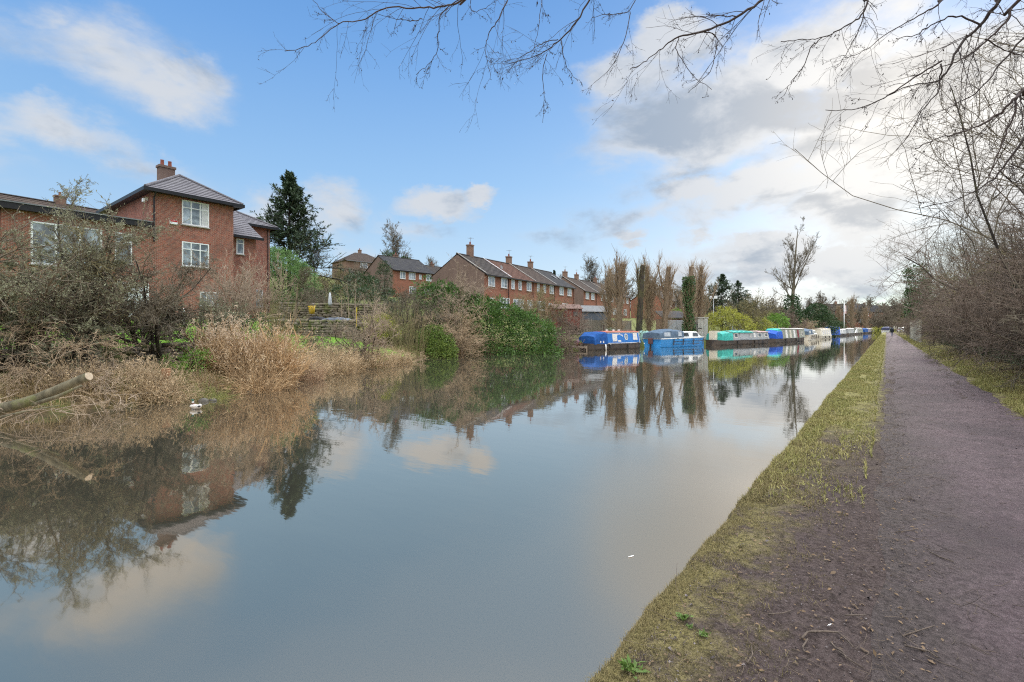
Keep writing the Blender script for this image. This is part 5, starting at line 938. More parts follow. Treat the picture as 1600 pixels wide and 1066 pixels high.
def pollard(seed, h, label, loc, r, nlimb=6, shoots=900, spread=.9, mats=(BKB, TWT), limb=.45, shl=.21, group='pollarded trees behind the boats', ivy=None, limb_tilt=.35, rmin=.019, toph=1.0):
    rng = np.random.default_rng(seed); t = thing('pollarded_tree', label, 'tree', loc, 0, group)
    tr = extend(np.array([[0, 0, -.3]]), np.array([[0, 0, 1.]]), np.array([h * toph]), np.array([r]), 9, .02, .05, .72, rng); V, F = tubes(*tr, 10); o = mesh_np('trunk', V, F, mats[0], t, True)
    top = tr[0][0, -1]; MB().tube([tuple(top - [0, 0, .01]), tuple(top + [0, 0, .06])], [tr[1][0, -1], tr[1][0, -1] * .85], 10).build('cut_top', M_plain('cut_grey', (.36, .29, .21), None, 9), o)
    gl = None
    if nlimb:
        p, d, L, rr = kids(tr[0], tr[1], nlimb, .22, .62, .6, .2, .55, .2, .34, .05, rng, np.array([h * .9])); d = unit(d + [0, 0, .55]); L = h * rng.uniform(.3, limb, len(L)); gl = extend(p, d, L, np.maximum(rr, r * .22), 8, .08, .15, .55, rng); put('limb', [gl], mats[0], t, 7)
    sh = []
    p, d, L, rr = kids(tr[0], tr[1], shoots, .06, .98, .75, .3, shl, .4, .1, rmin, rng, np.array([h])); d = unit(d * [spread, spread, .8] + [0, 0, .25]); sh.append(extend(p, d, L, np.full(len(L), rmin), 6, .09, .10, .4, rng))
    if gl is not None:
        n1 = max(4, int(shoots * .6 / nlimb)); p, d, L, rr = kids(gl[0], gl[1], n1, .15, 1, .6, .3, shl, .4, .1, rmin, rng, np.full(nlimb, h * .8)); d = unit(d * [spread, spread, .8] + [0, 0, .35]); sh.append(extend(p, d, L, np.full(len(L), rmin), 5, .06, .12, .5, rng))
    put('shoots', sh, mats[1], t)
    if ivy:
        z0, z1, rad, n, mat, sz = ivy; f = rng.random(n); az = rng.random(n) * 6.283; rr = rad * (.75 + .25 * np.sin(az * 2 + f * 9)) * np.sqrt(rng.random(n)) ** .6; pos = np.stack([np.cos(az) * rr, np.sin(az) * rr, z0 + (z1 - z0) * f], 1); V, F = leaves(pos, rng.normal(0, 1, (n, 3)) + np.stack([np.cos(az), np.sin(az), -.4 + 0 * az], 1), sz * rng.lognormal(0, .25, n), .8, rng); mesh_np('ivy', V, F, mat, t)
    return t
def hmid(px, top, d): p = on(px, d); return zat(top, d) - p.z
def far_bank_trees():
    # beside the house
    conifer(101, hmid(451, 273, 58), 7.6, 'tall dark blue-green conifer behind the right end of the brick house', on(452, 58), n=165, dens=1.25, droop=.0)
    bush(102, [(0, 0, 1.5, 2.2, 2.0, 2.6), (1.6, .5, .8, 1.8, 1.6, 1.9), (-1.0, .2, 2.8, 1.3, 1.3, 1.6)], 700, 40, .36, .17, .22, LF_SOFT, 'soft_evergreen', 'soft light green evergreen bush touching the house corner', 'bush', on(440, 50, 1.0), None, rz=YAW)
    bare_tree(103, hmid(500, 352, 62), 'thin dark bare tree right of the tall conifer', on(492, 62), .12, 14, .7, mats=(BKD, TWG), group=None, rmin=.014)
    # garden
    bare_tree(104, 4.6, 'short gnarled bare fruit tree standing on the garden terrace', on(461, 33), .13, 10, .9, (9, 8, 4), .010, (BKB, TWG), .35, (.55, .5, .5, .5), .03, 'fruit_tree')
    bare_shrub(105, 3.3, 5.5, 10, (10, 8, 4), .010, .04, None, .15, .03, (TWG, TWG), (.5, .5, .5), .7, .3, 'bare_shrub', 'grey bare bushes before the dark hedge of the terraced garden', 'bush', on(500, 42), 'garden bushes')
    bush(106, [(-3.5, 0, .9, 2.0, 1.0, 1.5), (-1, .2, 1.0, 2.0, 1.0, 1.6), (1.6, 0, 1.1, 1.9, 1.0, 1.6), (3.6, .2, .9, 1.6, 1.0, 1.4)], 420, 30, .36, .15, .4, LF_DARK, 'hedge', 'long dark evergreen hedge along the top of the terraced garden', 'hedge', on(540, 46, .6), None, rz=YAW)
    bush(107, [(0, 0, 1.8, 1.1, 1.0, 2.6), (0, 0, 3.8, .6, .6, 1.0)], 190, 30, .33, .14, .3, LF_DARK, 'cypress', 'upright dark green cypress against the brown gabled house', 'tree', on(600, 62, .8), None)
    for k, (px, d, h) in enumerate(((545, 36, 3.6), (556, 37, 4.0), (570, 36.5, 3.4), (583, 38, 4.2), (533, 37, 3.0), (596, 37.5, 3.2))):
        rng = np.random.default_rng(110 + k); t = thing('sapling', 'pale straight sapling stem in the row before the dark hedge', 'sapling', on(px, d), 0, 'sapling stems in the garden'); g = grow(rng, [(0, 0, -.1)], [(0, 0, 1)], [h], [.035], [dict(n=7, wob=.03, trop=.05, taper=.4), dict(n=4, k=12, ang=.5, lr=.3, rmin=.008, t0=.4, trop=.1), dict(n=3, k=4, ang=.6, lr=.4, rmin=.006)]); put('stem', g[:1], TWP, t, 5); put('twigs', g[1:], TWP, t)
    stems_clump(118, 130, 1.8, .9, 2.3, .014, TWO, 'thicket', 'straight brown thicket right of the garden terrace', 'thicket', on(600, 34), .18, .05, 0, None, .25)
    bush(119, [(0, 0, .8, 1.1, .9, .8), (.8, 0, .6, .8, .7, .6)], 150, 26, .26, .11, .4, LF_YEL, 'yellow_shrub', 'yellow green garden shrub left of the thicket', 'bush', on(592, 33, .25), None)
    # upper hillside
    G1 = 'trees on the hill skyline'
    bare_tree(120, hmid(617, 362, 112), 'round headed bare tree on the skyline above the brown gable', on(612, 112), .35, 26, .6, (9, 9, 5), .018, (BKG, TWG), .3, (.5, .45, .5, .5), .04, group=G1, upw=.10)
    bush(121, [(0, 0, 2, 2.3, 2, 2.6), (3.6, 0, 1.5, 2.5, 2, 2.0)], 260, 26, .7, .35, .45, LF_HOLLY, 'ivy_mass', 'dark ivy covered crown on the skyline below the round bare tree', 'tree', on(607, 108, 3.2), G1, rz=YAW)
    gs = [bare_shrub(130, 5, 8, 14, (9, 8, 4), .022, .06, None, .14, .02, (TWG, TWG), (.5, .5, .5), .75, .3, 'hill_shrub', 'grey brown scrub on the hill between the upper houses', 'bush', on(575, 100), 'scrub on the hillside'), bare_shrub(131, 4.2, 8, 14, (9, 8, 4), .02, .055, None, .15, .0, (TWG, TWO), (.5, .5, .5), .75, .3, 'hill_shrub', 'olive scrub below the hipped hillside house', 'bush', on(515, 78), 'scrub on the hillside'), bush(132, [(0, 0, 1.6, 3, 2.5, 1.9), (2.6, 0, 1.2, 2.2, 2, 1.5)], 260, 24, .55, .25, .4, LF_DARK, 'hill_shrub', 'dark evergreen scrub under the hipped hillside house', 'bush', on(560, 80), 'scrub on the hillside')]
    spots = [(470, 84, 1, 1.1, 'brown scrub half hidden by the tall conifer'), (540, 96, 0, .9, 'scrub right below the white porch'), (585, 70, 1, .8, 'brown bush before the brown gable wall'), (640, 74, 0, .75, 'bare bush before the windows of the hillside house'), (660, 62, 1, .8, 'bare bush before the left gable of the terrace'), (690, 60, 0, .7, 'greyish bush covering the terrace gable foot'), (655, 120, 0, 1.3, 'skyline scrub left of the tall terrace chimney'), (688, 125, 1, 1.2, 'skyline scrub behind the terrace ridge'), (630, 130, 0, 1.4, 'skyline scrub right of the round bare tree'), (560, 128, 1, 1.3, 'skyline scrub right of the hipped house'), (735, 58, 1, .62, 'brown bush under the end terrace windows'), (770, 60, 0, .55, 'bush under the second terraced house'), (815, 66, 1, .6, 'bush under the third terraced house'), (700, 48, 1, .75, 'olive scrub on the slope above the bare tree'), (610, 50, 0, .8, 'scrub on the slope right of the dark hedge'), (655, 45, 1, .7, 'olive scrub above the laurel'), (480, 66, 2, .7, 'dark evergreen scrub by the foot of the tall conifer'), (620, 58, 2, .6, 'dark evergreen scrub right of the cypress'), (850, 62, 1, .6, 'olive bush left of the red shed'), (880, 66, 0, .6, 'bare bush behind the red shed'), (520, 55, 1, .8, 'olive scrub behind the long dark hedge'), (560, 60, 0, .8, 'bare scrub behind the right end of the hedge')]
    for i, (px, d, k, s, lab) in enumerate(spots): copy_tree(gs[k], on(px, d), i * 1.3, s * (.95 if d > 94 else .55 if px < 700 else .75), lab, 'scrub on the hillside')
    bt = bare_tree(140, 12, 'bare tree on the skyline behind the middle terrace chimney', on(828, 118), .16, 26, .5, (9, 8, 4), .013, (BKG, TWG), .15, (.5, .5, .5, .5), .07, group='bare trees behind the terrace', upw=.10, lead=.72)
    for i, (px, d, s, lab) in enumerate(((882, 122, 1.0, 'bare tree behind the roof of the skylight house'), (924, 118, 1.45, 'tallest bare tree behind the second terrace row'), (945, 125, 1.15, 'bare tree just left of the first pollard top'), (1060, 128, .95, 'bare tree between the ivy pollard and the slim one'), (1165, 150, .9, 'faint bare tree left of the poplar'), (1195, 155, .8, 'faint bare tree right behind the dark conifers'), (1225, 160, .85, 'faint bare tree behind the poplar trunk'), (675, 140, 1.0, 'faint bare tree left of the terrace gable'))): copy_tree(bt, on(px, d), i * 2.1, s, lab, 'bare trees behind the terrace')
    conifer(150, 9, 2.6, 'small dark conifer top peeping over the skylight roof', on(866, 105), n=80)
    # pollards
    pollard(160, hmid(965, 408, 55), 'pollard with thick cut stems fanning out, first in the row', on(968, 55), .34, 11, 640, 1.1, limb=.62)
    pollard(166, hmid(950, 416, 57), 'smaller forked pollard leaning left of the fanning one', on(953, 57), .22, 9, 460, 1.2, limb=.6)
    pollard(161, hmid(998, 410, 54), 'darkest straight trunk in the pollard row, cut flat', on(998, 54), .36, 3, 260, .8, (BKD, TWO))
    pollard(162, hmid(1014, 414, 57), 'pollard wrapped in fine tan shoots next to the dark trunk', on(1014, 57), .22, 9, 900, .9, (BKB, TWT), limb=.6)
    pollard(163, hmid(1038, 414, 56), 'slim pollard with bare cut limbs right of the gap', on(1038, 56), .33, 8, 480, 1.0, limb=.5)
    pollard(164, hmid(1075, 413, 56), 'pollard with its trunk clothed in dark ivy', on(1076, 56), .36, 6, 420, .9, ivy=(.3, 7.4, .72, 5200, LF_IVY, .15))
    pollard(165, hmid(1092, 414, 59), 'last pollard, a broad fan of tan shoots by the concrete post', on(1093, 59), .26, 12, 800, 1.1, limb=.62)
    # evergreen and yellow bushes behind the boats
    GB = 'bushes behind the moored boats'
    conifer(170, hmid(1130, 430, 84), 6.2, 'dark broad conifer behind the yellow bush', on(1128, 84), LF_CONI, 120, dens=.9, base=.0); conifer(171, hmid(1152, 440, 88), 5.4, 'second dark conifer, lower and to the right', on(1154, 88), LF_CONI, 100, dens=.9, base=.0)
    bush(172, [(0, 0, 1.7, 2.2, 1.8, 2.0), (1.9, 0, 1.2, 1.7, 1.5, 1.6), (-1.4, -.2, 1.0, 1.4, 1.2, 1.3)], 420, 30, .42, .17, .4, LF_YEL, 'yellow_shrub', 'big mustard yellow bush behind the teal covered narrowboat', 'bush', on(1132, 65, .2), GB, rz=YAW)
    bare_shrub(173, 4.8, 5.5, 14, (9, 8, 4), .018, .05, None, .14, .02, (TWG, TWO), (.5, .5, .5), .75, .3, 'bare_shrub', 'brown olive bush right of the mustard yellow one', 'bush', on(1168, 72), GB)
    bush(174, [(0, 0, 1.0, 1.6, 1.4, 1.4), (1.2, 0, .8, 1.2, 1.1, 1.1)], 200, 28, .36, .16, .4, LF_YEL, 'yellow_shrub', 'smaller yellowish bush low behind the grey narrowboat', 'bush', on(1186, 70, .2), GB, rz=YAW)
    bush(175, [(0, 0, 1.6, 2.0, 1.7, 1.8), (.8, 0, 2.2, 1.4, 1.2, 1.3)], 300, 28, .42, .18, .4, LF_GREEN, 'green_shrub', 'fresh green bush behind the sage narrowboat bow', 'bush', on(1208, 80, .1), GB, rz=YAW)
    bare_shrub(176, 4.2, 6, 14, (9, 8, 4), .02, .05, None, .14, .02, (TWR, TWR), (.5, .5, .5), .75, .3, 'bare_shrub', 'reddish bare bush left of the poplar trunk', 'bush', on(1228, 88), GB); bare_shrub(177, 3.6, 6, 14, (9, 8, 4), .022, .05, None, .14, .0, (TWR, TWT), (.5, .5, .5), .8, .3, 'bare_shrub', 'rusty bush between poplar and dark ivy tree', 'bush', on(1256, 95), GB)
    bush(178, [(0, 0, 3.6, 2.9, 2.6, 3.6), (2.0, 0, 3.0, 2.4, 2.2, 3.4), (-1.5, .3, 2.2, 2.2, 2.0, 2.4), (.8, 0, 6.2, 1.9, 1.8, 1.6)], 700, 30, .6, .26, .45, LF_HOLLY, 'holly_tree', 'big dark rounded evergreen right of the poplar', 'tree', on(1272, 106, .0), None, rz=YAW)
    # poplar
    bare_tree(180, hmid(1237, 333, 106), 'tall bare poplar with heavy forked limbs above the boats', on(1237, 106), .52, 17, .62, (9, 8, 5), .016, (BKG, TWG), .30, (.36, .42, .45, .5), .14, 'poplar_tree', .10, upw=.08, ivy=(.5, 8.5, 1.5, 2600, LF_HOLLY, .3), lead=1.02)
    # far tree belt
    fb = bare_shrub(190, 9, 9, 12, (9, 8, 4), .05, .12, None, .13, .03, (TWG, TWG), (.5, .5, .5), .7, .25, 'far_tree', 'brown bare tree in the belt behind the far houses', 'tree', on(1290, 235), 'trees closing the far end of the canal'); fo = bush(191, [(0, 0, 2, 3.5, 3, 2.6), (3, 0, 1.6, 2.8, 2.4, 2)], 260, 20, .8, .4, .45, LF_DARK, 'far_tree', 'dark evergreen bush by the last narrowboat', 'tree', on(1357, 215), 'trees closing the far end of the canal')
    co = pollard(192, 12, 'slender columnar bare tree right of the flag pole', on(1332, 176), .35, 9, 420, .8, (BKB, TWT), group='trees closing the far end of the canal', rmin=.03, shl=.22, limb=.6)
    for i, (px, d, o, s, lab) in enumerate([(1354, 178, co, .85, 'second columnar bare tree, wider and shorter'), (1312, 190, co, .8, 'columnar bare tree before the tall far house'), (1345, 190, fb, .8, 'brown far bush between the columnar trees'), (1372, 200, fb, .8, 'brown far tree above the last narrowboat'), (1385, 190, fb, .7, 'brown far tree left of the walker'), (1396, 230, fb, 1.1, 'brown far tree straight above the walker'), (1410, 225, fb, 1.1, 'brown far tree beside the hedge end'), (1362, 250, fb, 1.3, 'tall brown far tree right of the last house'), (1285, 200, fb, 1.1, 'brown far tree left of the tall far house'), (1262, 190, fb, .9, 'brown far tree behind the dark evergreen'), (1205, 170, fb, .8, 'brown far tree above the fresh green bush'), (1180, 165, fb, .8, 'brown far tree above the brown olive bush'), (1308, 160, fo, .7, 'dark evergreen bush behind the tall blue boat'), (1378, 185, fo, .55, 'dark low evergreen beyond the last narrowboat'), (1335, 260, fb, 1.2, 'pale brown far tree on the horizon'), (1150, 160, fb, .9, 'brown far tree behind the second dark conifer'), (1110, 165, fb, 1.0, 'brown far tree left of the broad conifer'), (1070, 170, fb, 1.1, 'brown far tree behind the ivy pollard'), (1020, 165, fb, 1.1, 'brown far tree seen between pollard shoots'), (975, 165, fb, 1.1, 'brown far tree over the second terrace'), (1425, 240, fb, 1.2, 'brown far tree over the concrete fence')]): copy_tree(o, on(px, d), i * 1.7, s * (1.2 if o is fb else 1.0), lab, 'trees closing the far end of the canal')
    bush(193, [(0, 0, 1.3, 2.2, 2, 1.5), (2.5, 0, 1, 2, 1.8, 1.2)], 160, 22, .55, .3, .45, LF_YEL, 'yellow_shrub', 'distant olive yellow bush by the last narrowboat', 'bush', on(1374, 178, .1), GB)
    # strap leaved plant by the stern of the blue boat
    rng = np.random.default_rng(195); t = thing('cordyline', 'spiky strap leaved plant above the stern of the blue narrowboat', 'plant', on(918, 45.6)); n = 160; az = rng.random(n) * 6.28; el = rng.uniform(-.2, 1.4, n); d = np.stack([np.cos(az) * np.cos(el), np.sin(az) * np.cos(el), np.sin(el)], 1); g = extend(np.stack([rng.normal(0, .3, n), rng.normal(0, .3, n), 1.2 + .5 * rng.random(n)], 1), d, 1.1 * rng.lognormal(0, .2, n), np.full(n, .035), 5, .05, -.22, .2, rng); put('leaf_blades', [g], M_leaf('strap_leaf', (.16, .20, .11), (.45, .47, .36), None, .5, .15), t); MB().tube([(0, 0, -.2), (.05, 0, 1.4)], [.12, .09], 7).build('trunk', BKB, t, True)
    bush(196, [(0, 0, .5, 1.3, .7, .7), (1.6, .1, .45, 1.3, .7, .6), (3.0, .2, .4, 1.2, .7, .55)], 160, 24, .25, .12, .4, M_leaf('grey_shrub', (.14, .17, .11), (.27, .30, .20), None, .6, .2), 'low_shrub', 'low grey green bushes behind the blue narrowboat cabin', 'bush', on(955, 50), GB, rz=YAW + .2)
    bush(197, [(0, 0, 1.2, 1.5, 1.3, 1.3), (1.6, .1, .9, 1.2, 1.0, 1.0)], 170, 26, .34, .16, .4, LF_GREEN, 'green_shrub', 'bright green bush behind the pollards at the ivy trunk', 'bush', on(1062, 72, 1.2), GB, rz=YAW)
far_bank_trees()
# ------------------------------------------------------------------ garden and bank furniture
def furniture():
    rng = np.random.default_rng(31); SHED = M_plain('shed_slate_blue', (.13, .15, .18), (.10, .115, .14), 4, .8, .2, 30); SHR = M_plain('shed_red', (.22, .055, .04), (.16, .04, .03), 4, .75, .2, 30); FEL = M_plain('shed_felt', (.20, .205, .21), (.14, .145, .15), 5, .9, .3, 30)
    def shed(label, px, d, z, rz, L, D, h, rise, mat, rmat, win=True):
        t = thing('garden_shed', label, 'shed', G(px, d, z), rz, 'garden sheds'); m = MB()
        m.poly([(0, 0, -1), (L, 0, -1), (L, 0, h), (0, 0, h)]); m.poly([(L, D, -1), (0, D, -1), (0, D, h), (L, D, h)])
        for x in (0, L): m.poly([(x, 0, -1), (x, 0, h), (x, D / 2, h + rise), (x, D, h), (x, D, -1)])
        for k in range(1, int(L / .3)): m.box(k * .3 - .008, k * .3 + .008, -.012, -.001, 0, h - .02)
        m.build('wall', mat, t); r = MB(); 
        for (y0, z0, y1, z1) in ((-.15, h - .05, D / 2, h + rise + .04), (D + .15, h - .05, D / 2, h + rise + .04)): r.hexa([(-.12, y0, z0), (L + .12, y0, z0), (L + .12, y1, z1), (-.12, y1, z1), (-.12, y0, z0 + .06), (L + .12, y0, z0 + .06), (L + .12, y1, z1 + .06), (-.12, y1, z1 + .06)])
        r.build('roof', rmat, t)
        if win:
            for x in (.5, L - 1.2): f = MB().box(x, x + .7, -.05, -.02, h - .95, h - .3).build('window', mat, t); MB().box(x + .06, x + .64, -.062, -.051, h - .89, h - .36).build('pane', GLASS2, f)
        else:
            f = MB().box(L * .5, L * .5 + .85, -.04, -.014, .0, h - .15).build('door', mat, t)
        return t
    shed('slate blue garden shed with grey felt roof behind the fence', 907, 62, 1.7, R(60), 4.6, 2.8, 2.0, .75, SHED, FEL, False)
    shed('dark red summer house with small windows left of the blue shed', 866, 60, 2.5, R(50), 3.6, 2.6, 1.5, .5, SHR, M_plain('summerhouse_felt', (.20, .13, .11), None, 4, .9))
    # board fence behind the blue boat
    FW = M_plain('fence_grey_wood', (.30, .265, .225), (.21, .185, .16), 4, .9, .2, 30)
    def board_fence(label, a, b, h, name='garden_fence', mat=FW, step=.16, gap=.015, slope=True):
        L = (b - a).length; ang = math.atan2(b.y - a.y, b.x - a.x); t = thing(name, label, 'fence', a, ang); m = MB(); k = 0; x = 0
        while x < L: z0 = (b.z - a.z) * x / L if slope else 0; m.box(x, x + step - gap, -.02, .0, z0 - .1, z0 + h + .04 * math.sin(k * 2.7)); x += step; k += 1
        m.build('boards', mat, t); n = max(2, int(L / 1.9))
        for i in range(n + 1): z0 = (b.z - a.z) * i / n if slope else 0; MB().box(L * i / n - .06, L * i / n + .06, -.13, -.03, z0 - .3, z0 + h + .1).build('post', mat, t)
        for zz in (.3, h - .25): MB().hexa([(0, .002, zz), (L, .002, zz + (b.z - a.z)), (L, .06, zz + (b.z - a.z)), (0, .06, zz), (0, .002, zz + .08), (L, .002, zz + .08 + (b.z - a.z)), (L, .06, zz + .08 + (b.z - a.z)), (0, .06, zz + .08)]).build('rail', mat, t)
        return t
    board_fence('weathered grey board fence between the sheds and the blue narrowboat', G(906, 56, 1.05), G(985, 64, 1.0), 1.5)
    # garden terrace walls
    TW = M_bark('terrace_stone', (.20, .17, .13), (.11, .095, .075), 4, (.14, .15, .06))
    for lab, pa, pb, d0, d1, yt, yb in (('lower mossy garden retaining wall beside the lawn', 428, 562, 31.5, 34, 503, 517), ('upper garden retaining wall under the dark hedge', 440, 590, 37, 40, 474, 490)):
        a, b = G(pa, d0), G(pb, d1); z1 = zat(yt, (d0 + d1) / 2); z0 = min(gz(a.x, a.y), gz(b.x, b.y)) - .4; L = (b - a).length; ang = math.atan2(b.y - a.y, b.x - a.x); V = []; Fq = []; z = z0
        while z < z1:
            h = rng.uniform(.14, .22); x = -rng.random() * .3
            while x < L: w_ = rng.uniform(.3, .7); P8 = np.array([(x + .01, 0, z), (x + w_ - .01, 0, z), (x + w_ - .01, .4, z), (x + .01, .4, z), (x + .01, 0, z + h), (x + w_ - .01, 0, z + h), (x + w_ - .01, .4, z + h), (x + .01, .4, z + h)]) + rng.normal(0, .028, (8, 3)); bb = len(V) * 8; V.append(P8); Fq += [(bb + i, bb + j, bb + k, bb + l) for i, j, k, l in ((0, 3, 2, 1), (4, 5, 6, 7), (0, 1, 5, 4), (1, 2, 6, 5), (2, 3, 7, 6), (3, 0, 4, 7))]; x += w_
            z += h
        o = mesh_np('retaining_wall', np.concatenate(V), np.array(Fq), TW); o.location = (a.x, a.y, 0); o.rotation_euler = (0, 0, ang); tag(o, lab, 'wall', 'garden terrace walls')
        # earth held behind the wall
        if True:
            e = MB(); u = (b - a).normalized(); nb = Vector((-u.y, u.x, 0)); q = []
            for i in range(13):
                s = a.lerp(b, i / 12); q.append([(s.x, s.y, z1 - .12), ((s + nb * 1.5).x, (s + nb * 1.5).y, z1 - .05), ((s + nb * 4).x, (s + nb * 4).y, z1 + .15), ((s + nb * 6).x, (s + nb * 6).y, z1 - .8)])
            e.loft(q, caps=False, close=False); ob = e.build('terrace_earth', M_plain('terrace_turf', (.14, .12, .055), (.10, .12, .03), 1.2, .95, .4, 9), None, True); ob['kind'] = 'structure'
    # tarpaulins, parasol, yellow tub, bin
    q = G(530, 35.0, zat(500, 35)); t = thing('covered_heap', 'heap under dark blue grey tarpaulins on the garden terrace', 'tarpaulin', q, YAW); cover(t, 'tarpaulin', M_plain('tarp_slate', (.09, .11, .15), (.16, .18, .21), 2, .55, .7, 3), -1.6, 1.4, .6, -.35, .12, .5, .6, .05, 31, 14); cover(t, 'tarpaulin', M_plain('tarp_black', (.03, .03, .035), None, 2, .6, .6, 3), -2.3, -.9, .5, -.35, .2, .4, .3, .04, 32, 9)
    q = G(515.5, 38.5, zat(477, 38.5)); t = thing('garden_parasol', 'closed pale parasol standing on the upper terrace', 'parasol', q); MB().tube([(0, 0, -.6), (0, 0, 1.02)], .025, 8).build('pole', METAL, t); MB().tube([(0, 0, -.05), (0, 0, .1), (0, 0, .5), (0, 0, .95), (0, 0, 1.0)], [.10, .17, .12, .07, .02], 9).build('folded_canopy', M_plain('parasol_cloth', (.50, .53, .55), (.36, .39, .42), 6, .9), t, True)
    q = G(487, 36.5, zat(484, 36.5)); t = thing('yellow_tub', 'small yellow tub beside the fruit tree', 'tub', q); MB().tube([(0, 0, -.3), (0, 0, .02), (0, 0, .3), (0, 0, .31)], [.2, .22, .27, .24], 10).build('tub', M_plain('tub_yellow', (.62, .42, .04), None, 4, .5), t, True); MB().tube([(-.26, 0, .24), (-.2, 0, .5), (.2, 0, .5), (.26, 0, .24)], .012, 5).build('handle', METAL, t)
    q = G(557, 33.6, zat(493, 33.6)); t = thing('yellow_cane', 'thin yellow cane sticking up beside the tarpaulins', 'cane', q); MB().tube([(0, 0, -.8), (.03, 0, .55)], .03, 6).build('cane', M_plain('cane_yellow', (.7, .5, .06), None, 4, .6), t)
    # picnic bits before the house
    q = G(338, 31, 2.05); q.z = gz(q.x, q.y); t = thing('garden_bench', 'dark garden bench on the lawn by the house wall', 'bench', q, R(90)); m = MB()
    for k in range(4): m.box(-.9, .9, -.22 + k * .12, -.13 + k * .12, .43, .46)
    m.build('seat', WOODG, t); m = MB()
    for k in range(3): m.box(-.9, .9, .27, .30, .55 + k * .13, .64 + k * .13)
    m.build('backrest', WOODG, t)
    for x in (-.85, .78): MB().box(x, x + .07, -.24, -.17, 0, .43).build('leg', WOODG, t); MB().box(x, x + .07, .24, .31, 0, .95).build('leg', WOODG, t)
    q = G(287, 30, 2); q.z = gz(q.x, q.y); t = thing('white_post', 'slim white post on the lawn in front of the house', 'post', q); MB().box(-.05, .05, -.05, .05, -.1, .95).build('shaft', UPVC, t); MB().tube([(0, 0, .951), (0, 0, 1.03)], [.075, .02], 4).build('cap', UPVC, t)
    # mooring furniture
    q = G(1057, 60.5, .55); t = thing('storage_cabinet', 'pale grey double door metal cabinet behind the cruiser', 'cabinet', q, YAW + R(6)); MB().box(-.95, .95, 0, .8, 0, 2.0).build('body', M_plain('cabinet_grey', (.44, .46, .49), (.36, .38, .41), 4, .5), t, bevel=.02)
    for s in (-1, 1): f = MB().box(min(s * .02, s * .92), max(s * .02, s * .92), -.03, -.002, .06, 1.94).build('door', M_plain('cabinet_door', (.48, .50, .53), (.40, .42, .45), 3, .5), t); MB().box(s * .1 - .02, s * .1 + .02, -.06, -.031, .9, 1.15).build('handle', METAL, f)
    q = G(1055, 63, .9); t = thing('brick_outbuilding', 'low brown outbuilding with sloping grey roof behind the cabinet', 'outbuilding', q, YAW + R(6)); MB().box(-1.6, 1.7, 0, 2.4, -.6, 1.9).build('wall', BR_DUN, t); MB().hexa([(-1.75, -.2, 1.92), (1.85, -.2, 1.92), (1.85, 2.6, 2.9), (-1.75, 2.6, 2.9), (-1.75, -.2, 2.02), (1.85, -.2, 2.02), (1.85, 2.6, 3.0), (-1.75, 2.6, 3.0)]).build('roof', TL_SLT, t)
    q = G(1097, 57.8, .2); CON = M_plain('concrete', (.42, .40, .36), (.33, .31, .28), 4, .9, .3, 20); t = thing('concrete_bunker', 'pale block built pillar with narrow slots beside the cruiser bow', 'pillar', q, YAW + R(20)); m = MB()
    for k in range(11): m.box(-.62, .25, 0, 1.2, k * .23, k * .23 + .222); m.box(.253, .80, -.05, 1.2, k * .23 + .004, k * .23 + .228)
    m.build('block_wall', CON, t); MB().box(-.55, -.05, -.012, -.002, 1.28, 1.42).box(-.55, -.15, -.012, -.002, .5, .6).build('slot', BLK, t); MB().box(-.7, .9, -.1, 1.3, 2.54, 2.66).build('capping', CON, t); MB().box(.85, 1.05, .2, 1.0, 0, 2.3).build('side_panel', M_plain('slab_grey', (.25, .25, .24), None, 5, .9), t)
    q = G(1083, 57.0, .2); t = thing('dark_trellis', 'dark gate frame left of the pale block pillar', 'gate', q, YAW); m = MB()
    for k in range(6): m.box(-.5 + k * .19, -.44 + k * .19, -.02, .02, 0, 2.1)
    m.build('bars', FASC, t); MB().box(-.55, .55, -.05, -.021, .3, .42).box(-.55, .55, -.05, -.021, 1.8, 1.92).build('rail', FASC, t)
    q = G(1006, 52.8, .15); t = thing('covered_heap', 'mint green tarpaulin heap on the grass left of the cruiser', 'tarpaulin', q, YAW + R(10)); cover(t, 'tarpaulin', MINT, -1.1, 1.2, .7, -.1, 1.0, .2, .4, .15, 33, 12)
    # landing stage with rails and flower pots at the stern of the blue boat
    q = G(903, 42.6, WATER); t = thing('landing_stage', 'small timber landing stage with rails left of the blue narrowboat', 'landing stage', q, YAW); MB().box(-.6, .75, -.5, 1.6, .22, .34).build('deck', WOODG, t)
    for x, y in ((-.55, -.45), (.7, -.45), (-.55, 1.5), (.7, 1.5)): MB().box(x - .05, x + .05, y - .05, y + .05, -.6, 1.5 if y > 0 else .22).build('post', WOODG, t)
    for z in (.95, 1.42): MB().box(-.6, .75, 1.45, 1.51, z, z + .06).build('rail', WOODG, t)
    for k, (x, y) in enumerate(((-.05, .3), (.3, .5), (.1, .75))): tt = thing('flower_pot', ('dark red flower pot in front on the landing stage', 'pot with pale flowers on the landing stage', 'rear flower pot against the landing stage rail')[k], 'flower pot', q + Vector((x * CS - y * SN, x * SN + y * CS, .34)), 0, 'pots on the landing stage'); MB().tube([(0, 0, 0), (0, 0, .28), (0, 0, .3)], [.11, .16, .15], 9).build('pot', (SHR, POT, PURP)[k], tt, True); rr = np.random.default_rng(k); V, F = leaves(rr.normal(0, .1, (60, 3)) + [0, 0, .36], rr.normal(0, 1, (60, 3)), .12, .6, rr); mesh_np('plant', V, F, (M_leaf('pot_mauve', (.3, .12, .22), (.5, .3, .36)), LF_GREEN, M_leaf('pot_pale', (.5, .45, .5), (.4, .2, .3)))[k], tt)
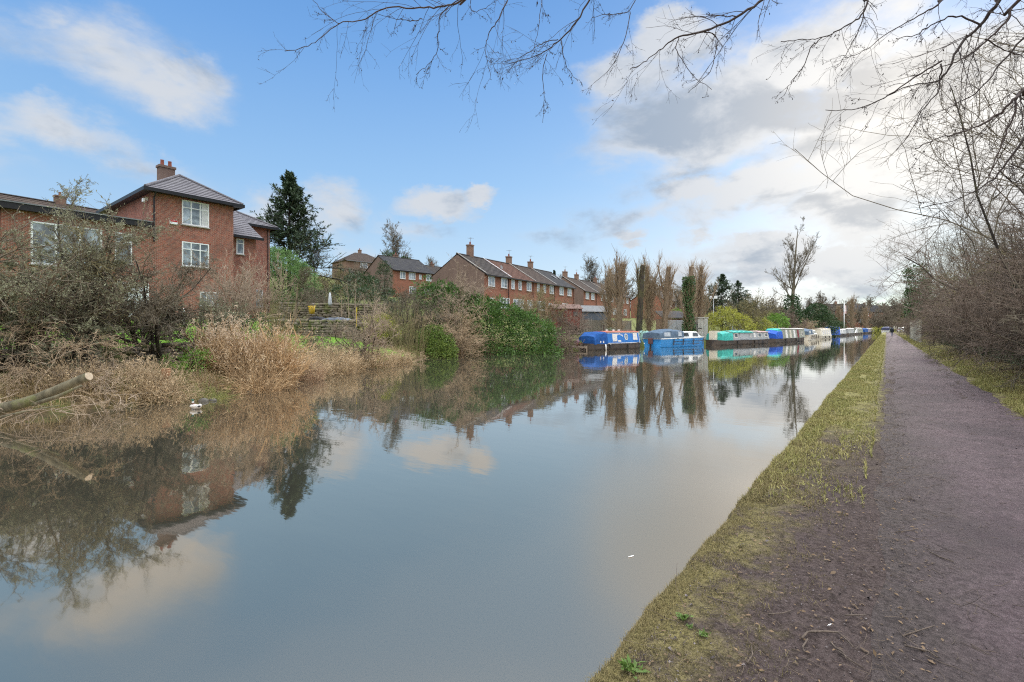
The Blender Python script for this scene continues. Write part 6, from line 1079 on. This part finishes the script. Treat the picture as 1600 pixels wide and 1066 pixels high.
    # lamp, flag pole
    q = on(1115, 74); t = thing('floodlight_mast', 'thin grey mast with twin floodlights above the yellow bush', 'lamp post', q); hz = zat(466, 74) - q.z; MB().tube([(0, 0, -.3), (0, 0, hz)], [.07, .05], 8).build('pole', METAL, t, True)
    for s in (-1, 1): MB().box(s * .32 - .22, s * .32 + .22, -.18, .12, hz - .1, hz + .32).build('lamp_head', UPVC, t, bevel=.03)
    q = on(1319, 150); t = thing('flag_pole', 'tall white flag pole with a limp pale flag', 'flag pole', q); hz = zat(473, 150) - q.z; MB().tube([(0, 0, -.3), (0, 0, hz)], [.14, .09], 8).build('pole', UPVC, t, True); FL = M_plain('flag_cloth', (.7, .66, .66), (.55, .3, .3), 2, .9); cover(t, 'flag', FL, .1, .55, .12, hz - 3.4, hz - .9, .2, .3, .05, 34, 6)
    # concrete post fence right of the path
    FC = M_plain('fence_concrete', (.46, .44, .37), (.36, .345, .28), 3, .9, .3, 20); FP = M_plain('fence_boards', (.40, .37, .29), (.27, .25, .19), 5, .9, .3, 25); t = thing('concrete_fence', 'pale concrete post fence with slatted panels at the hedge end', 'fence', (2.62, 61.5, 0), R(90)); L = 24.5; n = 9
    for i in range(n + 1):
        x = L * i / n; MB().box(x - .09, x + .09, -.10, .10, -.3, 2.35 + .1 * ((i * 7) % 3)).build('post', FC, t)
        if i < n:
            m = MB(); miss = i in (6,)
            for k in range(2 if miss else 8): m.box(x + .095, x + L / n - .095, -.03, .03, .05 + k * .25, .05 + k * .25 + .235)
            m.build('panel', FP, t)
    for px, py, w_, lab, zz in ((986, 870, .06, 'tiny white feather floating on the open water', WATER + .004), (1296, 981, .035, 'small white feather lying on the mud by the hooked twig', None)):
        d = FOC * (1.6 - (WATER if zz else 0)) / (py - HZ); q = G(px, d, zz if zz else 0); q.z = zz if zz else gz(q.x, q.y) + .016; m = MB(); m.loft([[(w_ * (f - .5), -.11 * w_ * math.sin(f * 3.0 + .1), 0), (w_ * (f - .5), 0, .06 * w_), (w_ * (f - .5), .11 * w_ * math.sin(f * 3.0 + .1), 0)] for f in np.linspace(0, 1, 8)], close=False); o = m.build('feather', UPVC, None, True); o.location = q; o.rotation_euler = (0, 0, YAW + R(25)); tag(o, lab, 'feather')
    return
furniture()
def walker():
    q = Vector((.8, 116, 0)); q.z = gz(q.x, q.y) + .016; t = thing('person', 'walker in dark navy jacket and blue jeans, seen from behind', 'person', q, R(5), None)
    V = []; E = []; Rr = []
    def chain(pts, rs, frm=None):
        prev = frm
        for p, r in zip(pts, rs): V.append(p); Rr.append(r); i = len(V) - 1; (E.append((prev, i)) if prev is not None else None); prev = i
        return prev
    pel = chain([(0, 0, .95)], [.145]); sp = chain([(0, .01, 1.12), (0, .02, 1.30), (0, .02, 1.44)], [.145, .165, .12], pel); nk = chain([(0, .03, 1.52), (0, .04, 1.60), (0, .045, 1.69), (0, .04, 1.755)], [.055, .08, .092, .05], sp)
    for s in (-1, 1):
        st = .17 * s
        chain([(s * .10, .02, .90), (s * .11, .06 + st * .6, .50), (s * .11, -.05 + st * 1.2, .10), (s * .115, .10 + st * 1.2, .04)], [.095, .062, .045, .035], pel)
        sh = chain([(s * .19, .02, 1.42), (s * .24, -.02 - st * .25, 1.17), (s * .25, .05 - st * .8, .95)], [.065, .048, .038], sp); hd = chain([(s * .25, .075 - st * .9, .88)], [.032], sh)
        for k in range(4): chain([(s * .25 + (k - 1.5) * .006, .065 - st * .9 + (k - 1.5) * .021, .83), (s * .247, .07 - st * .9 + (k - 1.5) * .021, .79 - .008 * (k in (1, 2)))], [.009, .008], hd)
        chain([(s * .235, .115 - st * .9, .85), (s * .23, .13 - st * .9, .82)], [.010, .008], hd)
    me = bpy.data.meshes.new('body'); me.from_pydata(V, E, []); o = bpy.data.objects.new('body', me); link(o, t); o.modifiers.new('skin', 'SKIN')
    for i, sv in enumerate(me.skin_vertices[0].data): sv.radius = (Rr[i], Rr[i]); sv.use_root = i == 0
    m = o.modifiers.new('subsurf', 'SUBSURF'); m.levels = 1; m.render_levels = 1; JN = M_plain('jeans_blue', (.05, .085, .15), (.035, .06, .11), 12, .9); me.materials.append(JN)
    JK = M_plain('jacket_navy', (.012, .014, .022), (.02, .022, .03), 8, .8); SK = M_plain('skin', (.45, .26, .19), None, 8, .6); HR = M_plain('hair_dark', (.03, .022, .018), None, 30, .8)
    rings = []
    for z, w, d in ((.82, .205, .15), (.95, .20, .155), (1.12, .195, .15), (1.30, .215, .155), (1.42, .215, .13), (1.48, .13, .10), (1.53, .075, .075)): rings.append([(w * math.cos(k * .524), .02 + d * math.sin(k * .524), z) for k in range(12)])
    jk = MB().loft(rings); 
    jk.build('jacket', JK, t, True)
    for s in (-1, 1): st = .17 * s; MB().tube([(s * .20, .02, 1.44), (s * .245, -.02 - st * .25, 1.17), (s * .25, .05 - st * .8, .92)], [.075, .068, .055], 9).build('sleeve', JK, t, True)
    MB().tube([(0, .042, 1.575), (0, .045, 1.64), (0, .045, 1.72), (0, .04, 1.775), (0, .038, 1.785)], [.07, .098, .104, .065, .01], 12).build('hair', HR, t, True)
    for s in (-1, 1): st = .17 * s; MB().tube([(s * .112, -.09 + st * 1.2, .045), (s * .115, .02 + st * 1.2, .045), (s * .12, .14 + st * 1.2, .03)], [.042, .05, .03], 9).build('shoe', BLK, t, True)
    for s in (-1, 1): st = .17 * s; MB().tube([(s * .25, .07 - st * .86, .90), (s * .25, .078 - st * .9, .84)], [.036, .034], 8).build('hand_back', SK, t, True)
walker()
def parked_car():
    q = Vector((3.4, 186, 0)); q.z = gz(q.x, q.y); t = thing('parked_car', 'small white car with red tail lights parked beyond the walker', 'car', q, R(90)); W = .85; WC = paint('car_white', (.72, .72, .72), .25)
    sec = [(-2.0, .35, .72, .78), (-1.95, .28, .92, .86), (-1.2, .25, .96, .98), (0, .25, .97, 1.0), (1.1, .25, .95, .98), (1.85, .28, .78, .92), (2.05, .38, .62, .72)]
    MB().loft([[(x, -W * k, z0), (x, -W * k, z1 - .15), (x, -W * k * .92, z1), (x, W * k * .92, z1), (x, W * k, z1 - .15), (x, W * k, z0)] for x, z0, z1, k in sec]).build('body', WC, t, bevel=.03)
    cb = MB().loft([[(x, -w, .94), (x, -w * .86, z), (x, w * .86, z), (x, w, .94)] for x, z, w in ((-1.85, .97, .72), (-1.5, 1.36, .74), (-.9, 1.48, .74), (.2, 1.47, .74), (1.0, 1.02, .72))]).build('cabin', WC, t)
    MB().loft([[(x, -w, .98), (x, -w * .9, z), (x, w * .9, z), (x, w, .98)] for x, z, w in ((-1.84, 1.0, .6), (-1.62, 1.32, .62), (-1.60, 1.30, .5))]).build('rear_window', GLASS2, t)
    for s in (-1, 1):
        MB().box(-1.3, .5, min(s * .68, s * .73), max(s * .68, s * .73), 1.02, 1.34).build('side_window', GLASS2, t); MB().box(-2.01, -1.92, min(s * .52, s * .72), max(s * .52, s * .72), .68, .86).build('tail_light', M_plain('tail_red', (.5, .02, .02), None, 5, .3), t)
        for x in (-1.25, 1.25): w_ = MB().tube([(x, s * .66, .31), (x, s * .86, .31)], .31, 16).build('wheel', BLK, t); MB().tube([(x, s * .861, .31), (x, s * .87, .31)], .18, 12).build('rim', METAL, w_)
    MB().box(-2.06, -2.04, -.26, .26, .5, .61).build('number_plate', M_plain('plate_yellow', (.65, .5, .08), None, 5, .5), t)
parked_car()
# ------------------------------------------------------------------ right hand hedgerow
def hedgerow():
    gr = 'bare trees of the right hand hedgerow'; MT = (BKD, TWG)
    def hawthorn(seed, h, w, label, loc, mats, n=7, ks=(11, 9, 6), rmin=.005, r0=.07, wob=.16, trop=.0): return bare_shrub(seed, h, w, n, ks, rmin, r0, math.atan2(w * .42, h), wob, trop, mats, (.55, .5, .5), .8, .16, 'hedgerow_tree', label, 'tree', loc, gr)
    g = lambda x, y: (x, y, gz(x, y))
    a = hawthorn(201, 8.4, 6.0, 'nearest bare hedgerow tree at the right edge, dark twigs against the sky', g(5.4, 21), (BKD, TWG)); b = hawthorn(202, 6.6, 7.0, 'bare hedgerow tree with reddish brown twigs behind the nearest one', g(5.4, 30), (BKD, TWR)); c = hawthorn(203, 5.0, 6.0, 'low spreading bare hedgerow tree with olive twigs', g(5.2, 40), (BKG, TWO)); d = bare_shrub(204, 2.9, 3.0, 22, (9, 9, 5), .006, .022, .5, .16, .0, (TWG, TWR), (.5, .5, .5), .7, .45, 'hedgerow_bush', 'nearest brown twiggy bush at the foot of the hedgerow', 'bush', g(4.1, 15.5), 'low bushes along the towpath hedge'); f = bare_shrub(205, 2.4, 2.8, 22, (9, 8, 5), .006, .02, .55, .17, -.02, (TWD, TWG), (.5, .5, .5), .75, .45, 'hedgerow_bush', 'dark tangled bush second from the right edge', 'bush', g(4.2, 18.5), 'low bushes along the towpath hedge')
    T = [(a, 6.7, 15.8, .95, 'bare hedgerow tree cut by the right edge of the picture'), (b, 7.8, 25, 1.15, 'taller bare tree standing behind the front hedgerow row'), (a, 5.6, 35, .85, 'mid hedgerow tree with dark interlaced twigs'), (c, 4.9, 26, .9, 'olive twigged low hedgerow tree close to the path'), (b, 5.8, 46, .9, 'reddish hedgerow tree in the middle distance'), (a, 6.6, 53, .95, 'dark bare hedgerow tree before the fence'), (c, 5.9, 50, .95, 'olive hedgerow tree leaning over the towpath edge'), (b, 6.2, 60, .95, 'reddish hedgerow tree at the near end of the fence'), (a, 7.0, 70, 1.0, 'dark hedgerow tree behind the first fence panels'), (b, 6.2, 80, .95, 'reddish hedgerow tree behind the last fence panels'), (a, 6.2, 94, .95, 'dark hedgerow tree beyond the fence'), (c, 5.2, 102, 1.2, 'olive hedgerow tree beyond the fence'), (b, 5.6, 116, 1.0, 'reddish hedgerow tree level with the walker'), (a, 6.5, 135, 1.1, 'farthest dark hedgerow tree past the walker'), (a, 8.0, 20.5, 1.12, 'tall dark tree filling the right edge above the hedge'), (b, 7.4, 22.5, 1.3, 'tall tree with crossing twigs just behind the right edge tree'), (c, 9.5, 19, 1.5, 'olive twigs filling the gap at the right edge'), (b, 9.0, 40, 1.2, 'tall reddish tree in the back row'), (a, 9.5, 60, 1.2, 'tall dark tree in the back row behind the fence'), (b, 9, 100, 1.3, 'tall reddish tree in the back row beyond the fence')]
    for i, (o, x, y, s, lab) in enumerate(T): copy_tree(o, g(x, y), i * 2.4 + .6, s, lab, gr)
    B = [(d, 4.4, 22, .9, 'reddish twiggy bush right of the grass verge'), (f, 4.4, 12.8, 1.0, 'dark tangled bush at the right edge of the picture'), (d, 4.0, 26.5, .95, 'third reddish bush along the towpath'), (f, 4.2, 30, 1.0, 'dark bush before the olive hedgerow tree'), (d, 4.3, 34.5, 1.0, 'brown bush in the hedge, middle distance'), (f, 4.5, 39, 1.1, 'dark bush in the hedge, middle distance'), (d, 4.6, 44, 1.0, 'brown bush shortly before the fence'), (f, 4.9, 49, 1.1, 'dark bush shortly before the fence'), (d, 4.7, 54, 1.0, 'last brown bush before the fence'), (f, 4.6, 58.5, 1.0, 'dark bush touching the first fence post'), (d, 3.6, 88, .9, 'brown bush touching the last fence post'), (f, 3.8, 95, 1.0, 'dark bush beyond the fence'), (d, 3.6, 104, 1.0, 'brown bush beyond the fence near the walker'), (f, 4.2, 126, 1.2, 'dark bush just past the walker'), (d, 5.6, 19.5, 1.3, 'brown bush filling the hedge between the nearest trunks'), (f, 5.8, 24, 1.4, 'dark bush filling the hedge behind the verge'), (d, 5.8, 29, 1.4, 'brown undergrowth below the reddish hedgerow tree'), (f, 6, 36, 1.5, 'dark undergrowth below the mid hedgerow tree'), (d, 6, 44, 1.5, 'brown undergrowth in the back of the hedge'), (f, 6, 52, 1.5, 'dark undergrowth in the back of the hedge')]
    for i, (o, x, y, s, lab) in enumerate(B): copy_tree(o, g(x, y), i * 1.9, s, lab, 'low bushes along the towpath hedge')
    # ivy tree beyond, evergreen undergrowth
    bush(210, [(0, 0, 4.5, 1.6, 1.8, 3.6), (-.5, .4, 8.0, 1.3, 1.4, 2.2), (.6, .3, 2.0, 1.6, 1.7, 2.2)], 420, 28, .5, .22, .6, LF_IVY, 'ivy_tree', 'tall tree smothered in dark ivy leaning over the towpath', 'tree', g(4.0, 92), None)
    rng = np.random.default_rng(211); n = 26000; y = 9 + 48 * rng.random(n) ** 1.3; x = 3.6 + np.abs(rng.normal(0, .9, n)); z = H(x, y) + .02 + .75 * rng.random(n) ** 2 * np.clip((x - 3.2), .1, 1); V, F = leaves(np.stack([x, y, z], 1), rng.normal(0, 1, (n, 3)), .075 * rng.lognormal(0, .3, n), .75, rng, up=.8); tag(mesh_np('ivy_undergrowth', V, F, M_leaf('undergrowth_leaf', (.04, .075, .025), (.12, .18, .055), (.10, .10, .05), .45, .1)), kind='stuff')
    n = 9000; y = 8 + 34 * rng.random(n) ** 1.3; x = 2.2 + np.abs(rng.normal(.9, .6, n)); V, F = leaves(np.stack([x, y, H(x, y) + .02], 1), rng.normal(0, 1, (n, 3)) * [1, 1, .3], .06 * rng.lognormal(0, .3, n), .6, rng, up=2.5); tag(mesh_np('leaf_litter', V, F, M_leaf('hedge_litter', (.09, .06, .035), (.24, .16, .09), None, .8, .1)), kind='stuff')
hedgerow()
# ------------------------------------------------------------------ branches hanging over the viewpoint, from a tree right of the path
def overhang():
    rng = np.random.default_rng(77); base = Vector((4.4, 4.6, 0)); base.z = gz(base.x, base.y); t = thing('overhanging_tree', 'bare tree out of frame on the right, its thin dark branches hanging across the sky', 'tree', base)
    trunk = [Vector((4.4, 4.6, base.z - .2)), Vector((4.35, 4.6, 2.5)), Vector((4.2, 4.7, 5.2)), Vector((4.0, 4.8, 8.2))]; 
    def smooth(P_, n=6):
        out = []
        for i in range(len(P_) - 1):
            p0, p1, p2, p3 = P_[max(i - 1, 0)], P_[i], P_[i + 1], P_[min(i + 2, len(P_) - 1)]
            for k in range(n): u = k / n; out.append(.5 * ((2 * p1) + (p2 - p0) * u + (2 * p0 - 5 * p1 + 4 * p2 - p3) * u * u + (3 * p1 - p0 - 3 * p2 + p3) * u ** 3))
        out.append(P_[-1]); return out
    tk = smooth(trunk); MB().tube([p - base for p in tk], [.2 - .12 * i / (len(tk) - 1) for i in range(len(tk))], 10).build('trunk', BKD, t, True)
    L = [([(760, -30), (735, -8), (712, 6), (690, 10), (655, 13), (605, 12), (565, 32), (530, 37), (497, 62), (474, 75), (445, 80)], 5.0, .013, 1), ([(745, -15), (692, 18), (685, 55), (683, 80), (668, 102), (650, 117)], 5.0, .006, 0), ([(530, 37), (508, 22), (488, -2)], 5.0, .004, 0), ([(660, 30), (640, 33), (615, 28), (590, 22)], 5.0, .004, 0),
         ([(965, -50), (932, -15), (900, 35), (876, 61), (850, 80), (820, 93), (790, 100)], 5.4, .016, 1), ([(876, 61), (880, 85), (886, 105), (903, 127)], 5.4, .005, 0), ([(855, 84), (848, 115), (850, 150), (848, 192)], 5.4, .004, 0), ([(872, 62), (850, 66), (830, 80), (808, 92)], 5.4, .005, 0),
         ([(812, -40), (795, -5), (778, 30), (765, 52), (758, 73), (764, 105), (768, 125)], 5.2, .009, 0), ([(738, -20), (735, 10), (745, 18), (765, 8)], 5.2, .004, 0), ([(848, -20), (842, 35), (835, 75)], 5.2, .003, 0),
         ([(1000, -20), (985, 15), (965, 22), (945, 23), (925, 28)], 5.6, .006, 0), ([(985, 20), (975, 65), (955, 105), (928, 130)], 5.6, .005, 0), ([(1245, -40), (1195, -2), (1150, 28), (1100, 49), (1060, 58), (1035, 75), (1010, 95), (985, 108)], 5.0, .020, 1), ([(1150, 26), (1110, 25), (1080, 28)], 5.0, .006, 0), ([(1060, 58), (1058, 80), (1080, 115), (1112, 140)], 5.0, .005, 0), ([(1100, 50), (1120, 60), (1110, 110), (1075, 145)], 5.0, .006, 0),
         ([(1385, -45), (1358, 0), (1342, 28), (1315, 45), (1288, 57), (1255, 62), (1220, 65)], 5.2, .014, 1), ([(1285, 58), (1268, 75), (1255, 105), (1235, 130), (1225, 150)], 5.2, .006, 0), ([(1350, 15), (1345, 40), (1325, 80), (1305, 110)], 5.2, .006, 0),
         ([(1500, -40), (1470, 3), (1435, 25), (1390, 50), (1350, 80), (1320, 90)], 5.6, .014, 1), ([(1600, -50), (1562, 0), (1530, 40), (1510, 60), (1492, 85), (1475, 120), (1450, 130), (1420, 135), (1385, 150)], 4.6, .022, 1), ([(1530, 38), (1495, 25), (1462, 36), (1430, 55), (1400, 60)], 4.6, .010, 0), ([(1470, 100), (1470, 125), (1465, 145), (1440, 175), (1420, 210), (1400, 235)], 4.6, .008, 0), ([(1472, 95), (1430, 120), (1390, 148), (1340, 170), (1290, 172)], 4.6, .010, 1), ([(1612, -20), (1580, 15), (1572, 35), (1540, 65), (1500, 95), (1470, 105), (1440, 120)], 4.4, .018, 1), ([(1540, 62), (1570, 78), (1605, 92)], 4.4, .007, 0), ([(1650, 90), (1600, 138), (1585, 156), (1555, 182), (1510, 205), (1470, 215), (1430, 232)], 4.2, .020, 1), ([(1590, 150), (1587, 175), (1570, 210), (1555, 250), (1540, 290)], 4.2, .011, 1), ([(1680, 160), (1610, 205), (1580, 245), (1545, 285), (1500, 310), (1440, 325)], 4.4, .016, 1), ([(1660, 20), (1600, 60), (1560, 105), (1530, 140), (1490, 165), (1440, 185)], 4.8, .014, 1)]
    segs = []
    for pts, d, r, big in L:
        W = [P(px, py, d + rng.normal(0, .03) + .0015 * (px - 800) * (-.3)) for px, py in pts]
        if pts[0][1] < 0 and r > .008 or pts[0][0] > 1600:
            s = trunk[2].lerp(trunk[3], rng.random()); mid = W[0].lerp(s, .5) + Vector((0, 0, .5)); W = [s, mid] + W
            rr0 = r * 1.8
        else: rr0 = r
        S = smooth(W, 5); n = len(S); k = np.linspace(0, 1, n); rad = (np.clip(1.8 - 1.9 * k, .0, 1.8) ** .9 * r * .5 if len(W) > len(pts) else r * .62 * (1 - k) ** .8) + .0018; rad = np.maximum(rad, .0018 + r * .12); A = np.array([tuple(p - base) for p in S]); A[1:-1] += rng.normal(0, .0045, A[1:-1].shape); segs.append((A[None], rad[None], big, len(W) > len(pts)))
    put('limb', [(a, r) for a, r, *_ in segs], TWD, t, 6)
    tw = []
    for a, r, big, ext in segs:
        sub = a[:, 9:] if ext else a; sr = r[:, 9:] if ext else r
        if sub.shape[1] < 4: continue
        Lp = np.array([float(np.linalg.norm(np.diff(sub[0], axis=0), axis=1).sum())]); k = int(4 + Lp[0] * (6 if big else 4))
        p, d, l, rr = kids(sub, sr, k, .05, 1, .7, .3, .27, .55, .36, .0019, rng, np.minimum(Lp, 2.4)); rr = np.minimum(rr, .0042); d = unit(d + [0, 0, -.22]); g = grow(rng, p, d, np.maximum(l, .12), rr, [dict(n=8, wob=.09, trop=-.05, taper=.5), dict(n=5, k=4, wob=.13, ang=.6, lr=.5, rmin=.0014, t0=.2, trop=-.04), dict(n=3, k=2, wob=.16, ang=.7, lr=.45, rmin=.0012, trop=-.03)]); tw += g
        # buds
    put('twigs', tw, TWD, t, 3)
    bp = np.concatenate([g[0][:, 1:].reshape(-1, 3) for g in tw]); bp = bp[rng.random(len(bp)) < .16]; V, F = leaves(bp, rng.normal(0, 1, bp.shape), .016 * rng.lognormal(0, .3, len(bp)), .4, rng); mesh_np('buds', V, F, TWD, t)
overhang()
